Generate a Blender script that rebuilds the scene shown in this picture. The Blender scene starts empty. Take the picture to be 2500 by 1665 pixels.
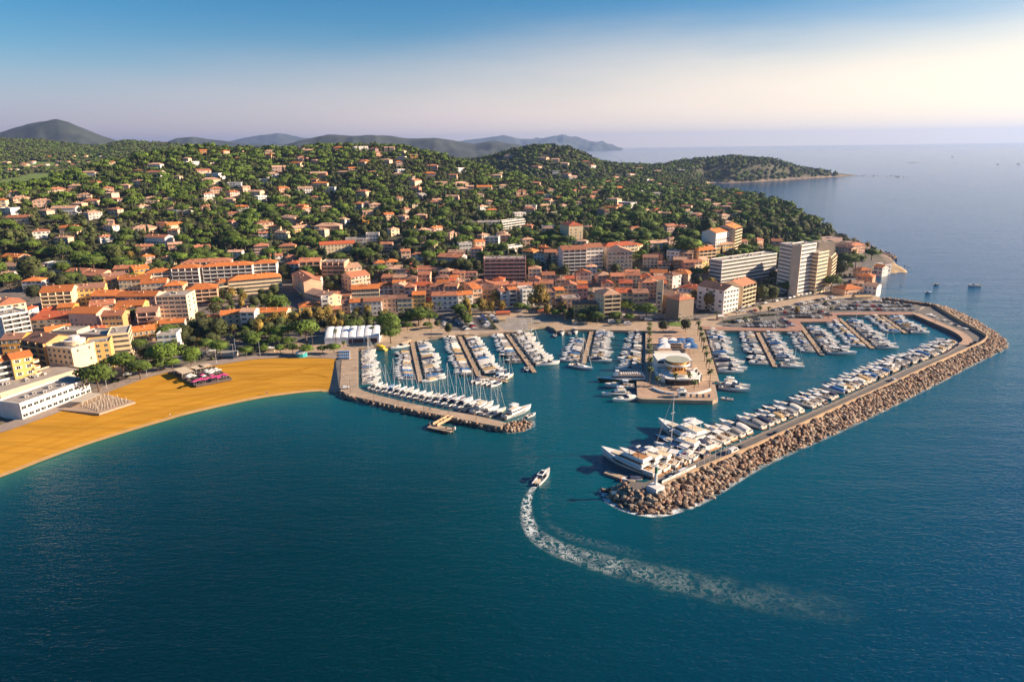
import bpy, bmesh, math, random
import numpy as np
from mathutils import Vector, Matrix, Euler
random.seed(7); np.random.seed(7)
sc = bpy.context.scene
C = sc.collection
# ------------------------------------------------------------------ camera, sky, sun, exposure
CAMH = 120.0; F = 1667.0; PITCH = math.radians(15.95); ROLL = math.radians(-0.73)
cam_d = bpy.data.cameras.new('camera'); cam = bpy.data.objects.new('camera', cam_d); C.objects.link(cam)
cam_d.sensor_width = 36.0; cam_d.lens = F * 36.0 / 2500.0; cam_d.clip_start = 1.0; cam_d.clip_end = 200000.0
RM = Matrix.Rotation(math.pi / 2 - PITCH, 3, 'X') @ Matrix.Rotation(ROLL, 3, 'Z')
cam.matrix_world = Matrix.Translation((0, 0, CAMH)) @ RM.to_4x4()
sc.camera = cam
SUN_AZ = math.radians(88.0); SUN_EL = math.radians(23.0)
SUN = Vector((math.sin(SUN_AZ) * math.cos(SUN_EL), math.cos(SUN_AZ) * math.cos(SUN_EL), math.sin(SUN_EL)))
world = bpy.data.worlds.new('World'); sc.world = world; world.use_nodes = True
wn = world.node_tree; wn.nodes.clear()
sky = wn.nodes.new('ShaderNodeTexSky'); sky.sky_type = 'NISHITA'; sky.sun_disc = False
sky.sun_elevation = SUN_EL; sky.sun_rotation = SUN_AZ; sky.altitude = 100; sky.air_density = 1.0; sky.dust_density = 0.6; sky.ozone_density = 3.0
bgn = wn.nodes.new('ShaderNodeBackground'); bgn.inputs['Strength'].default_value = 0.05
wout = wn.nodes.new('ShaderNodeOutputWorld')
tcw = wn.nodes.new('ShaderNodeTexCoord')
def wmath(op, a, b=None, clamp=False):
    m = wn.nodes.new('ShaderNodeMath'); m.operation = op; m.use_clamp = clamp
    for i, v in enumerate((a, b)):
        if v is None: continue
        if isinstance(v, (int, float)): m.inputs[i].default_value = v
        else: wn.links.new(v, m.inputs[i])
    return m.outputs[0]
# a thin layer of high veil cloud over the horizon, lavender away from the sun and cream towards it
sx = wn.nodes.new('ShaderNodeSeparateXYZ'); wn.links.new(tcw.outputs['Generated'], sx.inputs[0])
mpw = wn.nodes.new('ShaderNodeMapping'); mpw.inputs['Scale'].default_value = (1.3, 1.3, 9.0); wn.links.new(tcw.outputs['Generated'], mpw.inputs['Vector'])
nzw = wn.nodes.new('ShaderNodeTexNoise'); nzw.inputs['Scale'].default_value = 2.2; nzw.inputs['Detail'].default_value = 5; wn.links.new(mpw.outputs[0], nzw.inputs['Vector'])
hgt = wmath('ADD', sx.outputs['Z'], wmath('MULTIPLY', wmath('SUBTRACT', nzw.outputs['Fac'], 0.5), 0.06))
hgt = wmath('SUBTRACT', hgt, wmath('MULTIPLY', sx.outputs['X'], 0.05))
fv = wn.nodes.new('ShaderNodeMapRange'); fv.interpolation_type = 'SMOOTHSTEP'; fv.inputs['From Min'].default_value = 0.175; fv.inputs['From Max'].default_value = 0.015; fv.inputs['To Min'].default_value = 0.0; fv.inputs['To Max'].default_value = 0.82; wn.links.new(hgt, fv.inputs['Value'])
sdv = wn.nodes.new('ShaderNodeMapRange'); sdv.inputs['From Min'].default_value = -0.62; sdv.inputs['From Max'].default_value = 0.62; wn.links.new(sx.outputs['X'], sdv.inputs['Value'])
cmx = wn.nodes.new('ShaderNodeMix'); cmx.data_type = 'RGBA'; cmx.inputs[6].default_value = (4.9, 3.9, 5.7, 1); cmx.inputs[7].default_value = (14.0, 11.2, 7.9, 1); wn.links.new(sdv.outputs[0], cmx.inputs[0])
vmx = wn.nodes.new('ShaderNodeMix'); vmx.data_type = 'RGBA'; wn.links.new(fv.outputs[0], vmx.inputs[0]); hsw = wn.nodes.new('ShaderNodeHueSaturation'); hsw.inputs['Saturation'].default_value = 1.5; wn.links.new(sky.outputs[0], hsw.inputs['Color']); wn.links.new(hsw.outputs[0], vmx.inputs[6]); wn.links.new(cmx.outputs[2], vmx.inputs[7])
wn.links.new(vmx.outputs[2], bgn.inputs['Color']); wn.links.new(bgn.outputs[0], wout.inputs['Surface'])
sl = bpy.data.lights.new('sun', 'SUN'); sl.energy = 5.0; sl.angle = math.radians(0.5); sl.color = (1.0, 0.80, 0.58)
so = bpy.data.objects.new('sun', sl); C.objects.link(so); so.rotation_euler = SUN.to_track_quat('Z', 'Y').to_euler(); so.location = (0, 0, 300)
sc.view_settings.view_transform = 'Standard'; sc.view_settings.look = 'None'; sc.view_settings.exposure = 1.25; sc.view_settings.gamma = 1.0
sc.cycles.volume_bounces = 0; sc.cycles.max_bounces = 6; sc.cycles.use_denoising = True
HAZE = 5.0e-5
# ------------------------------------------------------------------ photograph pixel -> world
def ray(px, py):
    d = RM @ Vector(((px - 1250.0) / F, -(py - 832.5) / F, -1.0)); return d.normalized()
def G(px, py, z=0.0):
    d = ray(px, py); t = (z - CAMH) / d.z; return Vector((d.x * t, d.y * t, z))
REG = {'A': (0, 600, 3.68), 'B': (480, 600, 3.68), 'C': (1000, 600, 3.68), 'D': (1500, 500, 3.68), 'E': (1900, 600, 3.92), 'K': (1400, 900, 3.68),
       'J': (780, 750, 3.68), 'F': (0, 250, 3.68), 'H': (600, 330, 3.364), 'I': (1100, 330, 3.364), 'P': (1540, 780, 7.13), 'Q': (1450, 1000, 5.807), 'R': (1600, 330, 2.617), 'N': (0, 0, 1.0), 'W': (1200, 1100, 2.617)}
def Z(reg, zx, zy):
    x, y, s = REG[reg]; return (x + zx / s, y + zy / s)
def GZ(reg, zx, zy, z=0.0):
    return G(*Z(reg, zx, zy), z)
# ------------------------------------------------------------------ materials (procedural)
MATS = {}
def M(name, col, rough=0.7, var=0.18, scale=0.35, bump=0.0, bscale=2.0, metal=0.0, rnd=0.0, spec=0.5, stretch=None):
    if name in MATS: return MATS[name]
    m = bpy.data.materials.new(name); m.use_nodes = True; nt = m.node_tree; N = nt.nodes; L = nt.links
    b = N['Principled BSDF']; b.inputs['Roughness'].default_value = rough; b.inputs['Metallic'].default_value = metal
    b.inputs['Specular IOR Level'].default_value = spec
    geo = N.new('ShaderNodeNewGeometry'); src = geo.outputs['Position']
    if stretch:
        mp = N.new('ShaderNodeMapping'); mp.inputs['Scale'].default_value = stretch; L.new(src, mp.inputs['Vector']); src = mp.outputs[0]
    nz = N.new('ShaderNodeTexNoise'); nz.inputs['Scale'].default_value = scale; nz.inputs['Detail'].default_value = 4; nz.inputs['Roughness'].default_value = 0.65
    L.new(src, nz.inputs['Vector'])
    mr = N.new('ShaderNodeMapRange'); mr.inputs['From Min'].default_value = 0.28; mr.inputs['From Max'].default_value = 0.72
    mr.inputs['To Min'].default_value = 1 - var; mr.inputs['To Max'].default_value = 1 + var; L.new(nz.outputs['Fac'], mr.inputs['Value'])
    val = mr.outputs[0]
    if rnd:
        oi = N.new('ShaderNodeObjectInfo'); m2 = N.new('ShaderNodeMapRange'); m2.inputs['To Min'].default_value = 1 - rnd; m2.inputs['To Max'].default_value = 1 + rnd
        L.new(oi.outputs['Random'], m2.inputs['Value']); mu = N.new('ShaderNodeMath'); mu.operation = 'MULTIPLY'; L.new(val, mu.inputs[0]); L.new(m2.outputs[0], mu.inputs[1]); val = mu.outputs[0]
    vm = N.new('ShaderNodeVectorMath'); vm.operation = 'SCALE'; vm.inputs[0].default_value = col[:3]; L.new(val, vm.inputs['Scale'])
    L.new(vm.outputs[0], b.inputs['Base Color'])
    if bump:
        n2 = N.new('ShaderNodeTexNoise'); n2.inputs['Scale'].default_value = bscale; n2.inputs['Detail'].default_value = 3; L.new(src, n2.inputs['Vector'])
        bp = N.new('ShaderNodeBump'); bp.inputs['Strength'].default_value = bump; bp.inputs['Distance'].default_value = 0.3; L.new(n2.outputs['Fac'], bp.inputs['Height']); L.new(bp.outputs[0], b.inputs['Normal'])
    MATS[name] = m; return m
# ------------------------------------------------------------------ mesh helper
class MB:
    def __init__(s): s.v = []; s.f = []; s.m = []
    def add(s, vs, fs, mi=0):
        o = len(s.v); s.v += [tuple(q) for q in vs]; s.f += [tuple(i + o for i in q) for q in fs]; s.m += [mi] * len(fs); return s
    def box(s, x0, x1, y0, y1, z0, z1, mi=0, bottom=False):
        vs = [(x0, y0, z0), (x1, y0, z0), (x1, y1, z0), (x0, y1, z0), (x0, y0, z1), (x1, y0, z1), (x1, y1, z1), (x0, y1, z1)]
        fs = [(4, 5, 6, 7), (0, 1, 5, 4), (1, 2, 6, 5), (2, 3, 7, 6), (3, 0, 4, 7)]
        if bottom: fs.append((3, 2, 1, 0))
        return s.add(vs, fs, mi)
    def prism(s, poly, z0, z1, mi=0, top=True):
        n = len(poly); vs = [(p[0], p[1], z0) for p in poly] + [(p[0], p[1], z1) for p in poly]
        fs = [(i, (i + 1) % n, n + (i + 1) % n, n + i) for i in range(n)]
        if top:
            fs.append(tuple(range(n, 2 * n)))
        return s.add(vs, fs, mi)
    def cyl(s, x, y, z0, z1, r0, r1=None, n=10, mi=0, cap=True):
        r1 = r0 if r1 is None else r1
        vs = [(x + r0 * math.cos(6.2832 * i / n), y + r0 * math.sin(6.2832 * i / n), z0) for i in range(n)] + [(x + r1 * math.cos(6.2832 * i / n), y + r1 * math.sin(6.2832 * i / n), z1) for i in range(n)]
        fs = [(i, (i + 1) % n, n + (i + 1) % n, n + i) for i in range(n)]
        if cap: fs += [tuple(range(n, 2 * n)), tuple(range(n - 1, -1, -1))]
        return s.add(vs, fs, mi)
    def tube(s, a, b, r0, r1=None, n=6, mi=0):
        r1 = r0 if r1 is None else r1; a = Vector(a); b = Vector(b); d = (b - a).normalized()
        u = d.orthogonal().normalized(); w = d.cross(u)
        vs = [a + (u * math.cos(6.2832 * i / n) + w * math.sin(6.2832 * i / n)) * r0 for i in range(n)] + [b + (u * math.cos(6.2832 * i / n) + w * math.sin(6.2832 * i / n)) * r1 for i in range(n)]
        fs = [(i, (i + 1) % n, n + (i + 1) % n, n + i) for i in range(n)] + [tuple(range(n, 2 * n)), tuple(range(n - 1, -1, -1))]
        return s.add(vs, fs, mi)
    def loft(s, secs, mi=0, closed=True, caps=True):
        n = len(secs[0]); o = []
        for q in secs: o += list(q)
        fs = []
        for k in range(len(secs) - 1):
            for i in range(n if closed else n - 1):
                j = (i + 1) % n; fs.append((k * n + i, k * n + j, (k + 1) * n + j, (k + 1) * n + i))
        if caps: fs += [tuple(range(n - 1, -1, -1)), tuple(range((len(secs) - 1) * n, len(secs) * n))]
        return s.add(o, fs, mi)
    def mesh(s, name, mats):
        me = bpy.data.meshes.new(name); me.from_pydata(s.v, [], s.f)
        for q in (mats if isinstance(mats, (list, tuple)) else [mats]): me.materials.append(q)
        me.polygons.foreach_set('material_index', s.m); me.update(); return me
    def build(s, name, mats, parent=None, smooth=False):
        me = s.mesh(name, mats)
        if smooth: me.polygons.foreach_set('use_smooth', [True] * len(me.polygons))
        return link(name, me, parent)
def link(name, me, parent=None, loc=None, rz=None, scale=None):
    o = bpy.data.objects.new(name, me); C.objects.link(o)
    if parent is not None: o.parent = parent
    if loc is not None: o.location = loc
    if rz is not None: o.rotation_euler = (0, 0, rz)
    if scale is not None: o.scale = (scale,) * 3 if not isinstance(scale, (tuple, list)) else scale
    return o
LABELS = {}
def tag(o, label=None, cat=None, group=None, kind=None):
    if label: o['label'] = label; LABELS.setdefault(label, []).append((o.name, group))
    if cat: o['category'] = cat
    if group: o['group'] = group
    if kind: o['kind'] = kind
    return o
def empty(name, loc=(0, 0, 0), rz=0.0, scale=1.0):
    o = bpy.data.objects.new(name, None); C.objects.link(o); o.location = loc; o.rotation_euler = (0, 0, rz); o.scale = (scale,) * 3; o.empty_display_size = 0.5; return o
def dup(root, loc, rz=0.0, scale=1.0):
    r = root.copy(); C.objects.link(r); r.location = loc; r.rotation_euler = (0, 0, rz); r.scale = (scale,) * 3 if not isinstance(scale, (tuple, list)) else scale
    for ch in root.children:
        c = ch.copy(); C.objects.link(c); c.parent = r
        for g in ch.children:
            d = g.copy(); C.objects.link(d); d.parent = c
    return r
def proto(name):
    return empty(name)
ONES = ['', 'first', 'second', 'third', 'fourth', 'fifth', 'sixth', 'seventh', 'eighth', 'ninth', 'tenth', 'eleventh', 'twelfth', 'thirteenth', 'fourteenth', 'fifteenth', 'sixteenth', 'seventeenth', 'eighteenth', 'nineteenth']
TENS = {2: 'twent', 3: 'thirt', 4: 'fort', 5: 'fift', 6: 'sixt', 7: 'sevent', 8: 'eight', 9: 'ninet'}
def ordinal(n):
    if n < 20: return ONES[n]
    if n >= 100: return 'hundred-and-' + ordinal(n - 100) if n > 100 else 'hundredth'
    return TENS[n // 10] + ('ieth' if n % 10 == 0 else 'y-' + ONES[n % 10])
def bake(name, mats, parts):
    """ONE mesh from many placed copies: parts = [(verts Nx3, tris Mx3, matidx, P, scale(m,3), angle(m))]"""
    V = []; T = []; MI = []; off = 0
    for vs, ts, mi, P, S, A in parts:
        m = len(P)
        if not m: continue
        vs = np.asarray(vs, float); ts = np.asarray(ts, int); q = vs[None] * S[:, None, :]
        c = np.cos(A)[:, None]; s_ = np.sin(A)[:, None]
        x = q[:, :, 0] * c - q[:, :, 1] * s_; y = q[:, :, 0] * s_ + q[:, :, 1] * c
        q = np.stack([x, y, q[:, :, 2]], 2) + P[:, None, :]
        V.append(q.reshape(-1, 3)); n = len(vs)
        t = ts[None] + (np.arange(m) * n)[:, None, None] + off
        T.append(t.reshape(-1, 3)); mm = np.asarray(mi) if np.ndim(mi) else np.full(len(ts), mi); MI.append(np.tile(mm, m)); off += m * n
    V = np.concatenate(V); T = np.concatenate(T); MI = np.concatenate(MI)
    me = bpy.data.meshes.new(name); me.vertices.add(len(V)); me.vertices.foreach_set('co', V.astype(np.float32).ravel())
    me.loops.add(len(T) * 3); me.loops.foreach_set('vertex_index', T.astype(np.int32).ravel())
    me.polygons.add(len(T)); me.polygons.foreach_set('loop_start', np.arange(len(T), dtype=np.int32) * 3)
    for q in mats: me.materials.append(q)
    me.polygons.foreach_set('material_index', MI.astype(np.int32)); me.update(calc_edges=True); me.validate()
    return link(name, me)
def tris(mb):
    """MB -> verts, tris, material index arrays"""
    t = []; mi = []
    for f, m in zip(mb.f, mb.m):
        for k in range(1, len(f) - 1): t.append((f[0], f[k], f[k + 1])); mi.append(m)
    return np.array(mb.v), np.array(t), np.array(mi)
# ------------------------------------------------------------------ terrain
def interp(tab, px):
    xs = [t[0] for t in tab]; return [float(np.interp(px, xs, [t[k] for t in tab])) for k in range(1, len(tab[0]))]
NAZ, NR = 640, 300
AZ = np.radians(np.linspace(-44, 44, NAZ)); RR = np.geomspace(180, 5200, NR)
def px_at(az, R, py):          # photo column whose ray at row py has azimuth az
    px = 1250 + F * math.tan(az)
    for _ in range(6):
        d = ray(px, py); px += (az - math.atan2(d.x, d.y)) * F
    return px
def z_at(px, py, R):
    d = ray(px, py); return CAMH + R * d.z / math.hypot(d.x, d.y)
def R_at(px, py, z):
    p = G(px, py, z); return math.hypot(p.x, p.y)
T0 = [(-400, 910), (0, 900), (300, 860), (600, 800), (900, 770), (1300, 742), (1600, 725), (1800, 712), (2000, 672), (2150, 640), (2600, 640)]
T1 = [(-400, 660, 14), (0, 655, 14), (300, 650, 15), (640, 638, 15), (1000, 650, 14), (1300, 640, 16), (1500, 625, 18), (1700, 630, 18), (1850, 610, 14), (1960, 580, 8), (2100, 560, 4), (2600, 560, 4)]
T2 = [(-400, 560, 880), (0, 555, 880), (300, 520, 930), (640, 500, 960), (900, 490, 960), (1100, 500, 950), (1300, 525, 950), (1500, 525, 960), (1700, 522, 1000), (1850, 522, 1020), (2050, 510, 1150)]
T3 = [(-400, 490, 1050), (0, 474, 1100), (130, 449, 1200), (250, 415, 1250), (370, 380, 1300), (480, 367, 1350), (700, 368, 1380), (830, 358, 1370), (900, 355, 1350), (1000, 364, 1340), (1100, 390, 1300), (1200, 420, 1300), (1300, 443, 1300), (1450, 458, 1300), (1600, 472, 1340), (1750, 482, 1380), (2050, 470, 1500)]
T4 = [(-400, 1500, 30), (0, 1600, 36), (480, 1700, 55), (900, 1700, 55), (1100, 1550, 18), (1300, 1560, 22), (1450, 1580, 32), (1600, 1750, 42), (1750, 2050, 8), (2100, 2250, 1), (2600, 2250, 1)]
T5 = [(-400, 345, 3300), (0, 342, 3300), (130, 346, 3250), (250, 358, 3200), (300, 352, 3100), (345, 346, 3000), (400, 354, 3000), (520, 362, 2900), (700, 368, 2700), (900, 372, 2500), (1100, 396, 2000), (1200, 380, 1950), (1260, 362, 1920), (1300, 352, 1900), (1350, 350, 1900), (1400, 359, 1920), (1450, 386, 1960), (1500, 400, 2050), (1560, 404, 2200), (1620, 404, 2300), (1700, 392, 2420), (1780, 381, 2460), (1870, 391, 2500), (1950, 405, 2540), (2050, 414, 2580), (2112, 421, 2620), (2200, 434, 2640), (2600, 436, 2600)]
ZG = np.zeros((NAZ, NR))
for i, az in enumerate(AZ):
    px = px_at(az, 0, 500); px = min(max(px, -380), 2550); pl = px_at(az, 0, 800); pl = min(max(pl, -380), 2550)
    r0 = R_at(pl, interp(T0, pl)[0], 2.2); y1, z1 = interp(T1, px); r1 = max(R_at(px, y1, z1), r0 + 40)
    y2, r2 = interp(T2, px); z2 = max(z_at(px, y2, r2), z1 + 2 if px < 1850 else 3); y3, r3 = interp(T3, px); z3 = z_at(px, y3, r3)
    r4, z4 = interp(T4, px); y5, r5 = interp(T5, px); z5 = z_at(px, y5, r5)
    back = 25 if px < 1280 else -12; r6 = r5 + (1100 if px < 1150 else 420)
    r2 = max(r2, r1 + 60); r3 = max(r3, r2 + 80); r4 = max(r4, r3 + 120)
    rs = [0, r0, r1, r2, r3, r4, r5, r6, 6000]; zs = [1.4, 1.6, z1, z2, z3, z4, z5, back, back]
    ZG[i] = np.interp(RR, rs, zs)
def blur(a, n, ax):
    k = np.ones(2 * n + 1) / (2 * n + 1); return np.apply_along_axis(lambda v: np.convolve(np.pad(v, n, mode='edge'), k, 'valid'), ax, a)
AZ2, R2 = np.meshgrid(AZ, RR, indexing='ij'); XG = R2 * np.sin(AZ2); YG = R2 * np.cos(AZ2)
def vnoise(x, y, seed):
    xi = np.floor(x).astype(int); yi = np.floor(y).astype(int); fx = x - xi; fy = y - yi; fx = fx * fx * (3 - 2 * fx); fy = fy * fy * (3 - 2 * fy)
    def h(a, b): return np.modf(np.abs(np.sin(a * 127.1 + b * 311.7 + seed * 17.3) * 43758.5453))[0]
    return (h(xi, yi) * (1 - fx) + h(xi + 1, yi) * fx) * (1 - fy) + (h(xi, yi + 1) * (1 - fx) + h(xi + 1, yi + 1) * fx) * fy - 0.5
raw = ZG.copy()
ZG = blur(blur(ZG, 4, 0), 2, 1)
nz_ = vnoise(XG / 140, YG / 140, 1) * 12 + vnoise(XG / 55, YG / 55, 2) * 5
ZG = ZG + nz_ * np.clip((ZG - 14) / 30, 0, 1) * 0.8
# land polygon: photo pixels of the natural shore and of the line behind the quays
COAST = [(-500, 1100), (-200, 1075), (60, 1030), (270, 955), (394, 912), (538, 888), (640, 876), (820, 872), (1000, 815), (1230, 800), (1338, 790), (1576, 796), (1700, 790), (1850, 770), (2000, 740), (2100, 715), (2142, 716), (2140, 700), (2131, 684),
         (2138, 668), (2175, 667), (2216, 665), (2188, 646), (2176, 632), (2150, 620), (2110, 600), (2060, 580), (2010, 567), (1995, 556), (1960, 540), (1911, 521), (1850, 503), (1805, 489), (1765, 477), (1741, 468), (1712, 463), (1716, 455), (1732, 447),
         (1790, 447), (1850, 444), (1960, 437), (2060, 431), (2112, 427)]
BACK = [(2112, 424.5)]
poly = [G(*p) for p in COAST]
poly = [(p.x, p.y) for p in poly]
# back of the headland and the land far behind, in metres
tip = poly[-1]
poly += [(tip[0] + 45, tip[1] + 40), (tip[0] + 20, tip[1] + 150), (tip[0] - 200, tip[1] + 300), (700, 2950), (500, 2700), (330, 2450), (250, 2400), (100, 2700), (-100, 4000), (-300, 5600), (-6000, 5600), (-3000, 200), (-700, 180)]
PX = np.array([p[0] for p in poly]); PY = np.array([p[1] for p in poly])
def sdf(X, Y, PX=PX, PY=PY):
    X = np.asarray(X, float); Y = np.asarray(Y, float); d = np.full(X.shape, 1e18); ins = np.zeros(X.shape, bool); n = len(PX)
    for i in range(n):
        ax, ay, bx, by = PX[i], PY[i], PX[(i + 1) % n], PY[(i + 1) % n]
        ex, ey = bx - ax, by - ay; t = np.clip(((X - ax) * ex + (Y - ay) * ey) / (ex * ex + ey * ey + 1e-9), 0, 1)
        d = np.minimum(d, (X - ax - t * ex) ** 2 + (Y - ay - t * ey) ** 2)
        c = ((ay > Y) != (by > Y)) & (X < (bx - ax) * (Y - ay) / (by - ay + 1e-12) + ax); ins ^= c
    return np.where(ins, 1, -1) * np.sqrt(d)
SD = sdf(XG, YG)
front = (R2 < 700)
ZG = np.where(SD > 0, np.minimum(ZG, 1.0 + 0.5 * SD + np.maximum(SD - 30, 0) * 2.0), np.maximum(-5.0, -0.5 + 0.35 * SD))
def tz(x, y):
    az = math.atan2(x, y); r = math.hypot(x, y)
    fi = (az - AZ[0]) / (AZ[1] - AZ[0]); fj = math.log(max(r, 180.001) / 180.0) / math.log(RR[1] / RR[0])
    fi = min(max(fi, 0), NAZ - 1.001); fj = min(max(fj, 0), NR - 1.001); i = int(fi); j = int(fj); a = fi - i; b = fj - j
    return float((ZG[i, j] * (1 - b) + ZG[i, j + 1] * b) * (1 - a) + (ZG[i + 1, j] * (1 - b) + ZG[i + 1, j + 1] * b) * a)
def tzv(x, y):
    az = np.arctan2(x, y); r = np.hypot(x, y)
    fi = np.clip((az - AZ[0]) / (AZ[1] - AZ[0]), 0, NAZ - 1.001); fj = np.clip(np.log(np.maximum(r, 180.001) / 180.0) / math.log(RR[1] / RR[0]), 0, NR - 1.001)
    i = fi.astype(int); j = fj.astype(int); a = fi - i; b = fj - j
    return (ZG[i, j] * (1 - b) + ZG[i, j + 1] * b) * (1 - a) + (ZG[i + 1, j] * (1 - b) + ZG[i + 1, j + 1] * b) * a
def hit(px, py, up=0.0):
    """first point where the ray of a photo pixel meets terrain + up"""
    d = ray(px, py); hl = math.hypot(d.x, d.y); r = 200.0; prev = r
    while r < 5000:
        t = r / hl; x, y, z = d.x * t, d.y * t, CAMH + d.z * t
        if z <= max(tz(x, y), 1.2) + up:
            lo, hi = prev, r
            for _ in range(18):
                mid = (lo + hi) / 2; t = mid / hl
                if CAMH + d.z * t <= max(tz(d.x * t, d.y * t), 1.2) + up: hi = mid
                else: lo = mid
            t = hi / hl; return Vector((d.x * t, d.y * t, CAMH + d.z * t - up))
        prev = r; r += 4 + r * 0.004
    return None
# ground sheet with zone colours (pavement, garden soil, fairways, shore rock, sand)
town = np.clip(1 - (R2 - 0) * 0, 0, 1)
zone = np.zeros((NAZ, NR, 4)); zone[..., 3] = 1
soil = np.array([0.060, 0.058, 0.026]); pave = np.array([0.17, 0.135, 0.115]); rock = np.array([0.20, 0.145, 0.105]); grn = np.array([0.115, 0.17, 0.022]); sandc = np.array([0.52, 0.36, 0.20])
w_p = np.clip((17 - ZG) / 4, 0, 1) * (R2 < 820); nn = vnoise(XG / 18, YG / 18, 5) + vnoise(XG / 60, YG / 60, 6)
w_p = w_p * np.clip(1.1 - 1.2 * np.clip(nn, 0, 1), 0, 1)
col = soil[None, None] * (1 + 0.7 * nn[..., None]); col = col * (1 - w_p[..., None]) + pave * w_p[..., None]
rk = ((SD < 9) & (R2 > 560))[..., None]; col = np.where(rk, rock * (1 + 0.4 * nn[..., None]), col)
GOLF = [(50, 417, 170, 34), (90, 405, 110, 26), (195, 385, 150, 26), (115, 430, 110, 24), (215, 374, 120, 22), (10, 450, 120, 26), (75, 438, 120, 24)]
for gx, gy, gw, gd in GOLF:
    p = hit(gx, gy)
    if p is None: continue
    q = ((XG - p.x) / (gw * .5)) ** 2 + ((YG - p.y) / (gd * 2.2)) ** 2 + 0.7 * vnoise(XG / 60, YG / 60, 9)
    col = np.where((q < 1)[..., None], grn, col)
for sx, sy, sr in [(1722, 456, 26), (1716, 462, 22), (1732, 448, 24)]:
    p = G(sx, sy, 0.5); col = np.where((np.hypot(XG - p.x, YG - p.y) < sr)[..., None], sandc, col)
p = G(2195, 655, 1); col = np.where((np.hypot((XG - p.x), (YG - p.y)) < 26)[..., None], sandc * 0.8, col)
zone[..., :3] = np.clip(col, 0.004, 1)
me = bpy.data.meshes.new('ground')
V = np.stack([XG, YG, ZG], 2).reshape(-1, 3)
ii, jj = np.meshgrid(np.arange(NAZ - 1), np.arange(NR - 1), indexing='ij'); a = ii * NR + jj
Q = np.stack([a, a + NR, a + NR + 1, a + 1], 2).reshape(-1, 4)[:, ::-1]
me.vertices.add(len(V)); me.vertices.foreach_set('co', V.astype(np.float32).ravel())
me.loops.add(len(Q) * 4); me.loops.foreach_set('vertex_index', Q.astype(np.int32).ravel()); me.polygons.add(len(Q)); me.polygons.foreach_set('loop_start', np.arange(len(Q), dtype=np.int32) * 4)
me.polygons.foreach_set('use_smooth', [True] * len(Q))
me.update(calc_edges=True)
ca = me.color_attributes.new('zone', 'FLOAT_COLOR', 'POINT'); ca.data.foreach_set('color', zone.astype(np.float32).ravel())
def zone_mat(name, rough=0.9, var=0.35, scale=0.12):
    m = M(name, (1, 1, 1), rough, var, scale); nt = m.node_tree
    at = nt.nodes.new('ShaderNodeAttribute'); at.attribute_name = 'zone'
    vm = [n for n in nt.nodes if n.type == 'VECT_MATH'][0]; nt.links.new(at.outputs['Color'], vm.inputs[0]); return m
me.materials.append(zone_mat('ground_soil_and_paving'))
tag(link('ground', me), kind='structure')
# far hills, each a ridge of its own with a front and a back slope
def ridge(name, pts, R, depth, colr, seed, base=-20):
    n = 150; m = 24; px = np.linspace(pts[0][0], pts[-1][0], n); py = np.interp(px, [p[0] for p in pts], [p[1] for p in pts])
    vs = []
    for k in range(n):
        d = ray(px[k], py[k]); az = math.atan2(d.x, d.y); zc = z_at(px[k], py[k], R)
        for j in range(m):
            s = -1 + 2 * j / (m - 1); r = R + s * depth
            x, y = r * math.sin(az), r * math.cos(az)
            z = base + (zc - base) * (1 - abs(s) ** 1.25); vs.append((x, y, z))
    V = np.array(vs); amp = R * 0.010; s_ = np.abs(np.tile(np.linspace(-1, 1, m), n))
    ns = vnoise(V[:, 0] / (R * .05), V[:, 1] / (R * .05), seed) + 0.5 * vnoise(V[:, 0] / (R * .02), V[:, 1] / (R * .02), seed + 1) + 0.45 * vnoise(V[:, 0] / (R * .008), V[:, 1] / (R * .008), seed + 2)
    V[:, 2] += ns * amp * np.clip(s_ * 4, 0.1, 1) * np.clip((V[:, 2] - base) / 60, 0, 1)
    mb = MB(); mb.v = [tuple(v) for v in V]
    for k in range(n - 1):
        for j in range(m - 1): mb.f.append((k * m + j, (k + 1) * m + j, (k + 1) * m + j + 1, k * m + j + 1)); mb.m.append(0)
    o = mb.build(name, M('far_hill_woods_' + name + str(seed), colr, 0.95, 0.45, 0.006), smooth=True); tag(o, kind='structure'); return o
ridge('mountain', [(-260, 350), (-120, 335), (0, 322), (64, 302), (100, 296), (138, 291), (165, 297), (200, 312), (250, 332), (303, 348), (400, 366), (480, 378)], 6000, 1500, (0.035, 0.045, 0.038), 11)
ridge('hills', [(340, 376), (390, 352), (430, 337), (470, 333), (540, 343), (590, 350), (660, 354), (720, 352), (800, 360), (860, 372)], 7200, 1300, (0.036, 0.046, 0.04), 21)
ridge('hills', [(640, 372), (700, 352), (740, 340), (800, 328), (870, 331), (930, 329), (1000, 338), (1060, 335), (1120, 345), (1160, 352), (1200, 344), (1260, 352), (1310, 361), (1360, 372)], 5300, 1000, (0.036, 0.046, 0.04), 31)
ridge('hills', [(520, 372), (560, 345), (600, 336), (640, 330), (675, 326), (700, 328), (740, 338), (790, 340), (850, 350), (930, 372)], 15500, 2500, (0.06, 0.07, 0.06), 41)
ridge('hills', [(1080, 365), (1140, 340), (1180, 336), (1230, 330), (1270, 339), (1310, 338), (1340, 334), (1375, 328), (1400, 336), (1440, 347), (1465, 346), (1500, 358), (1520, 362)], 16500, 2500, (0.06, 0.07, 0.06), 51)
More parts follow.
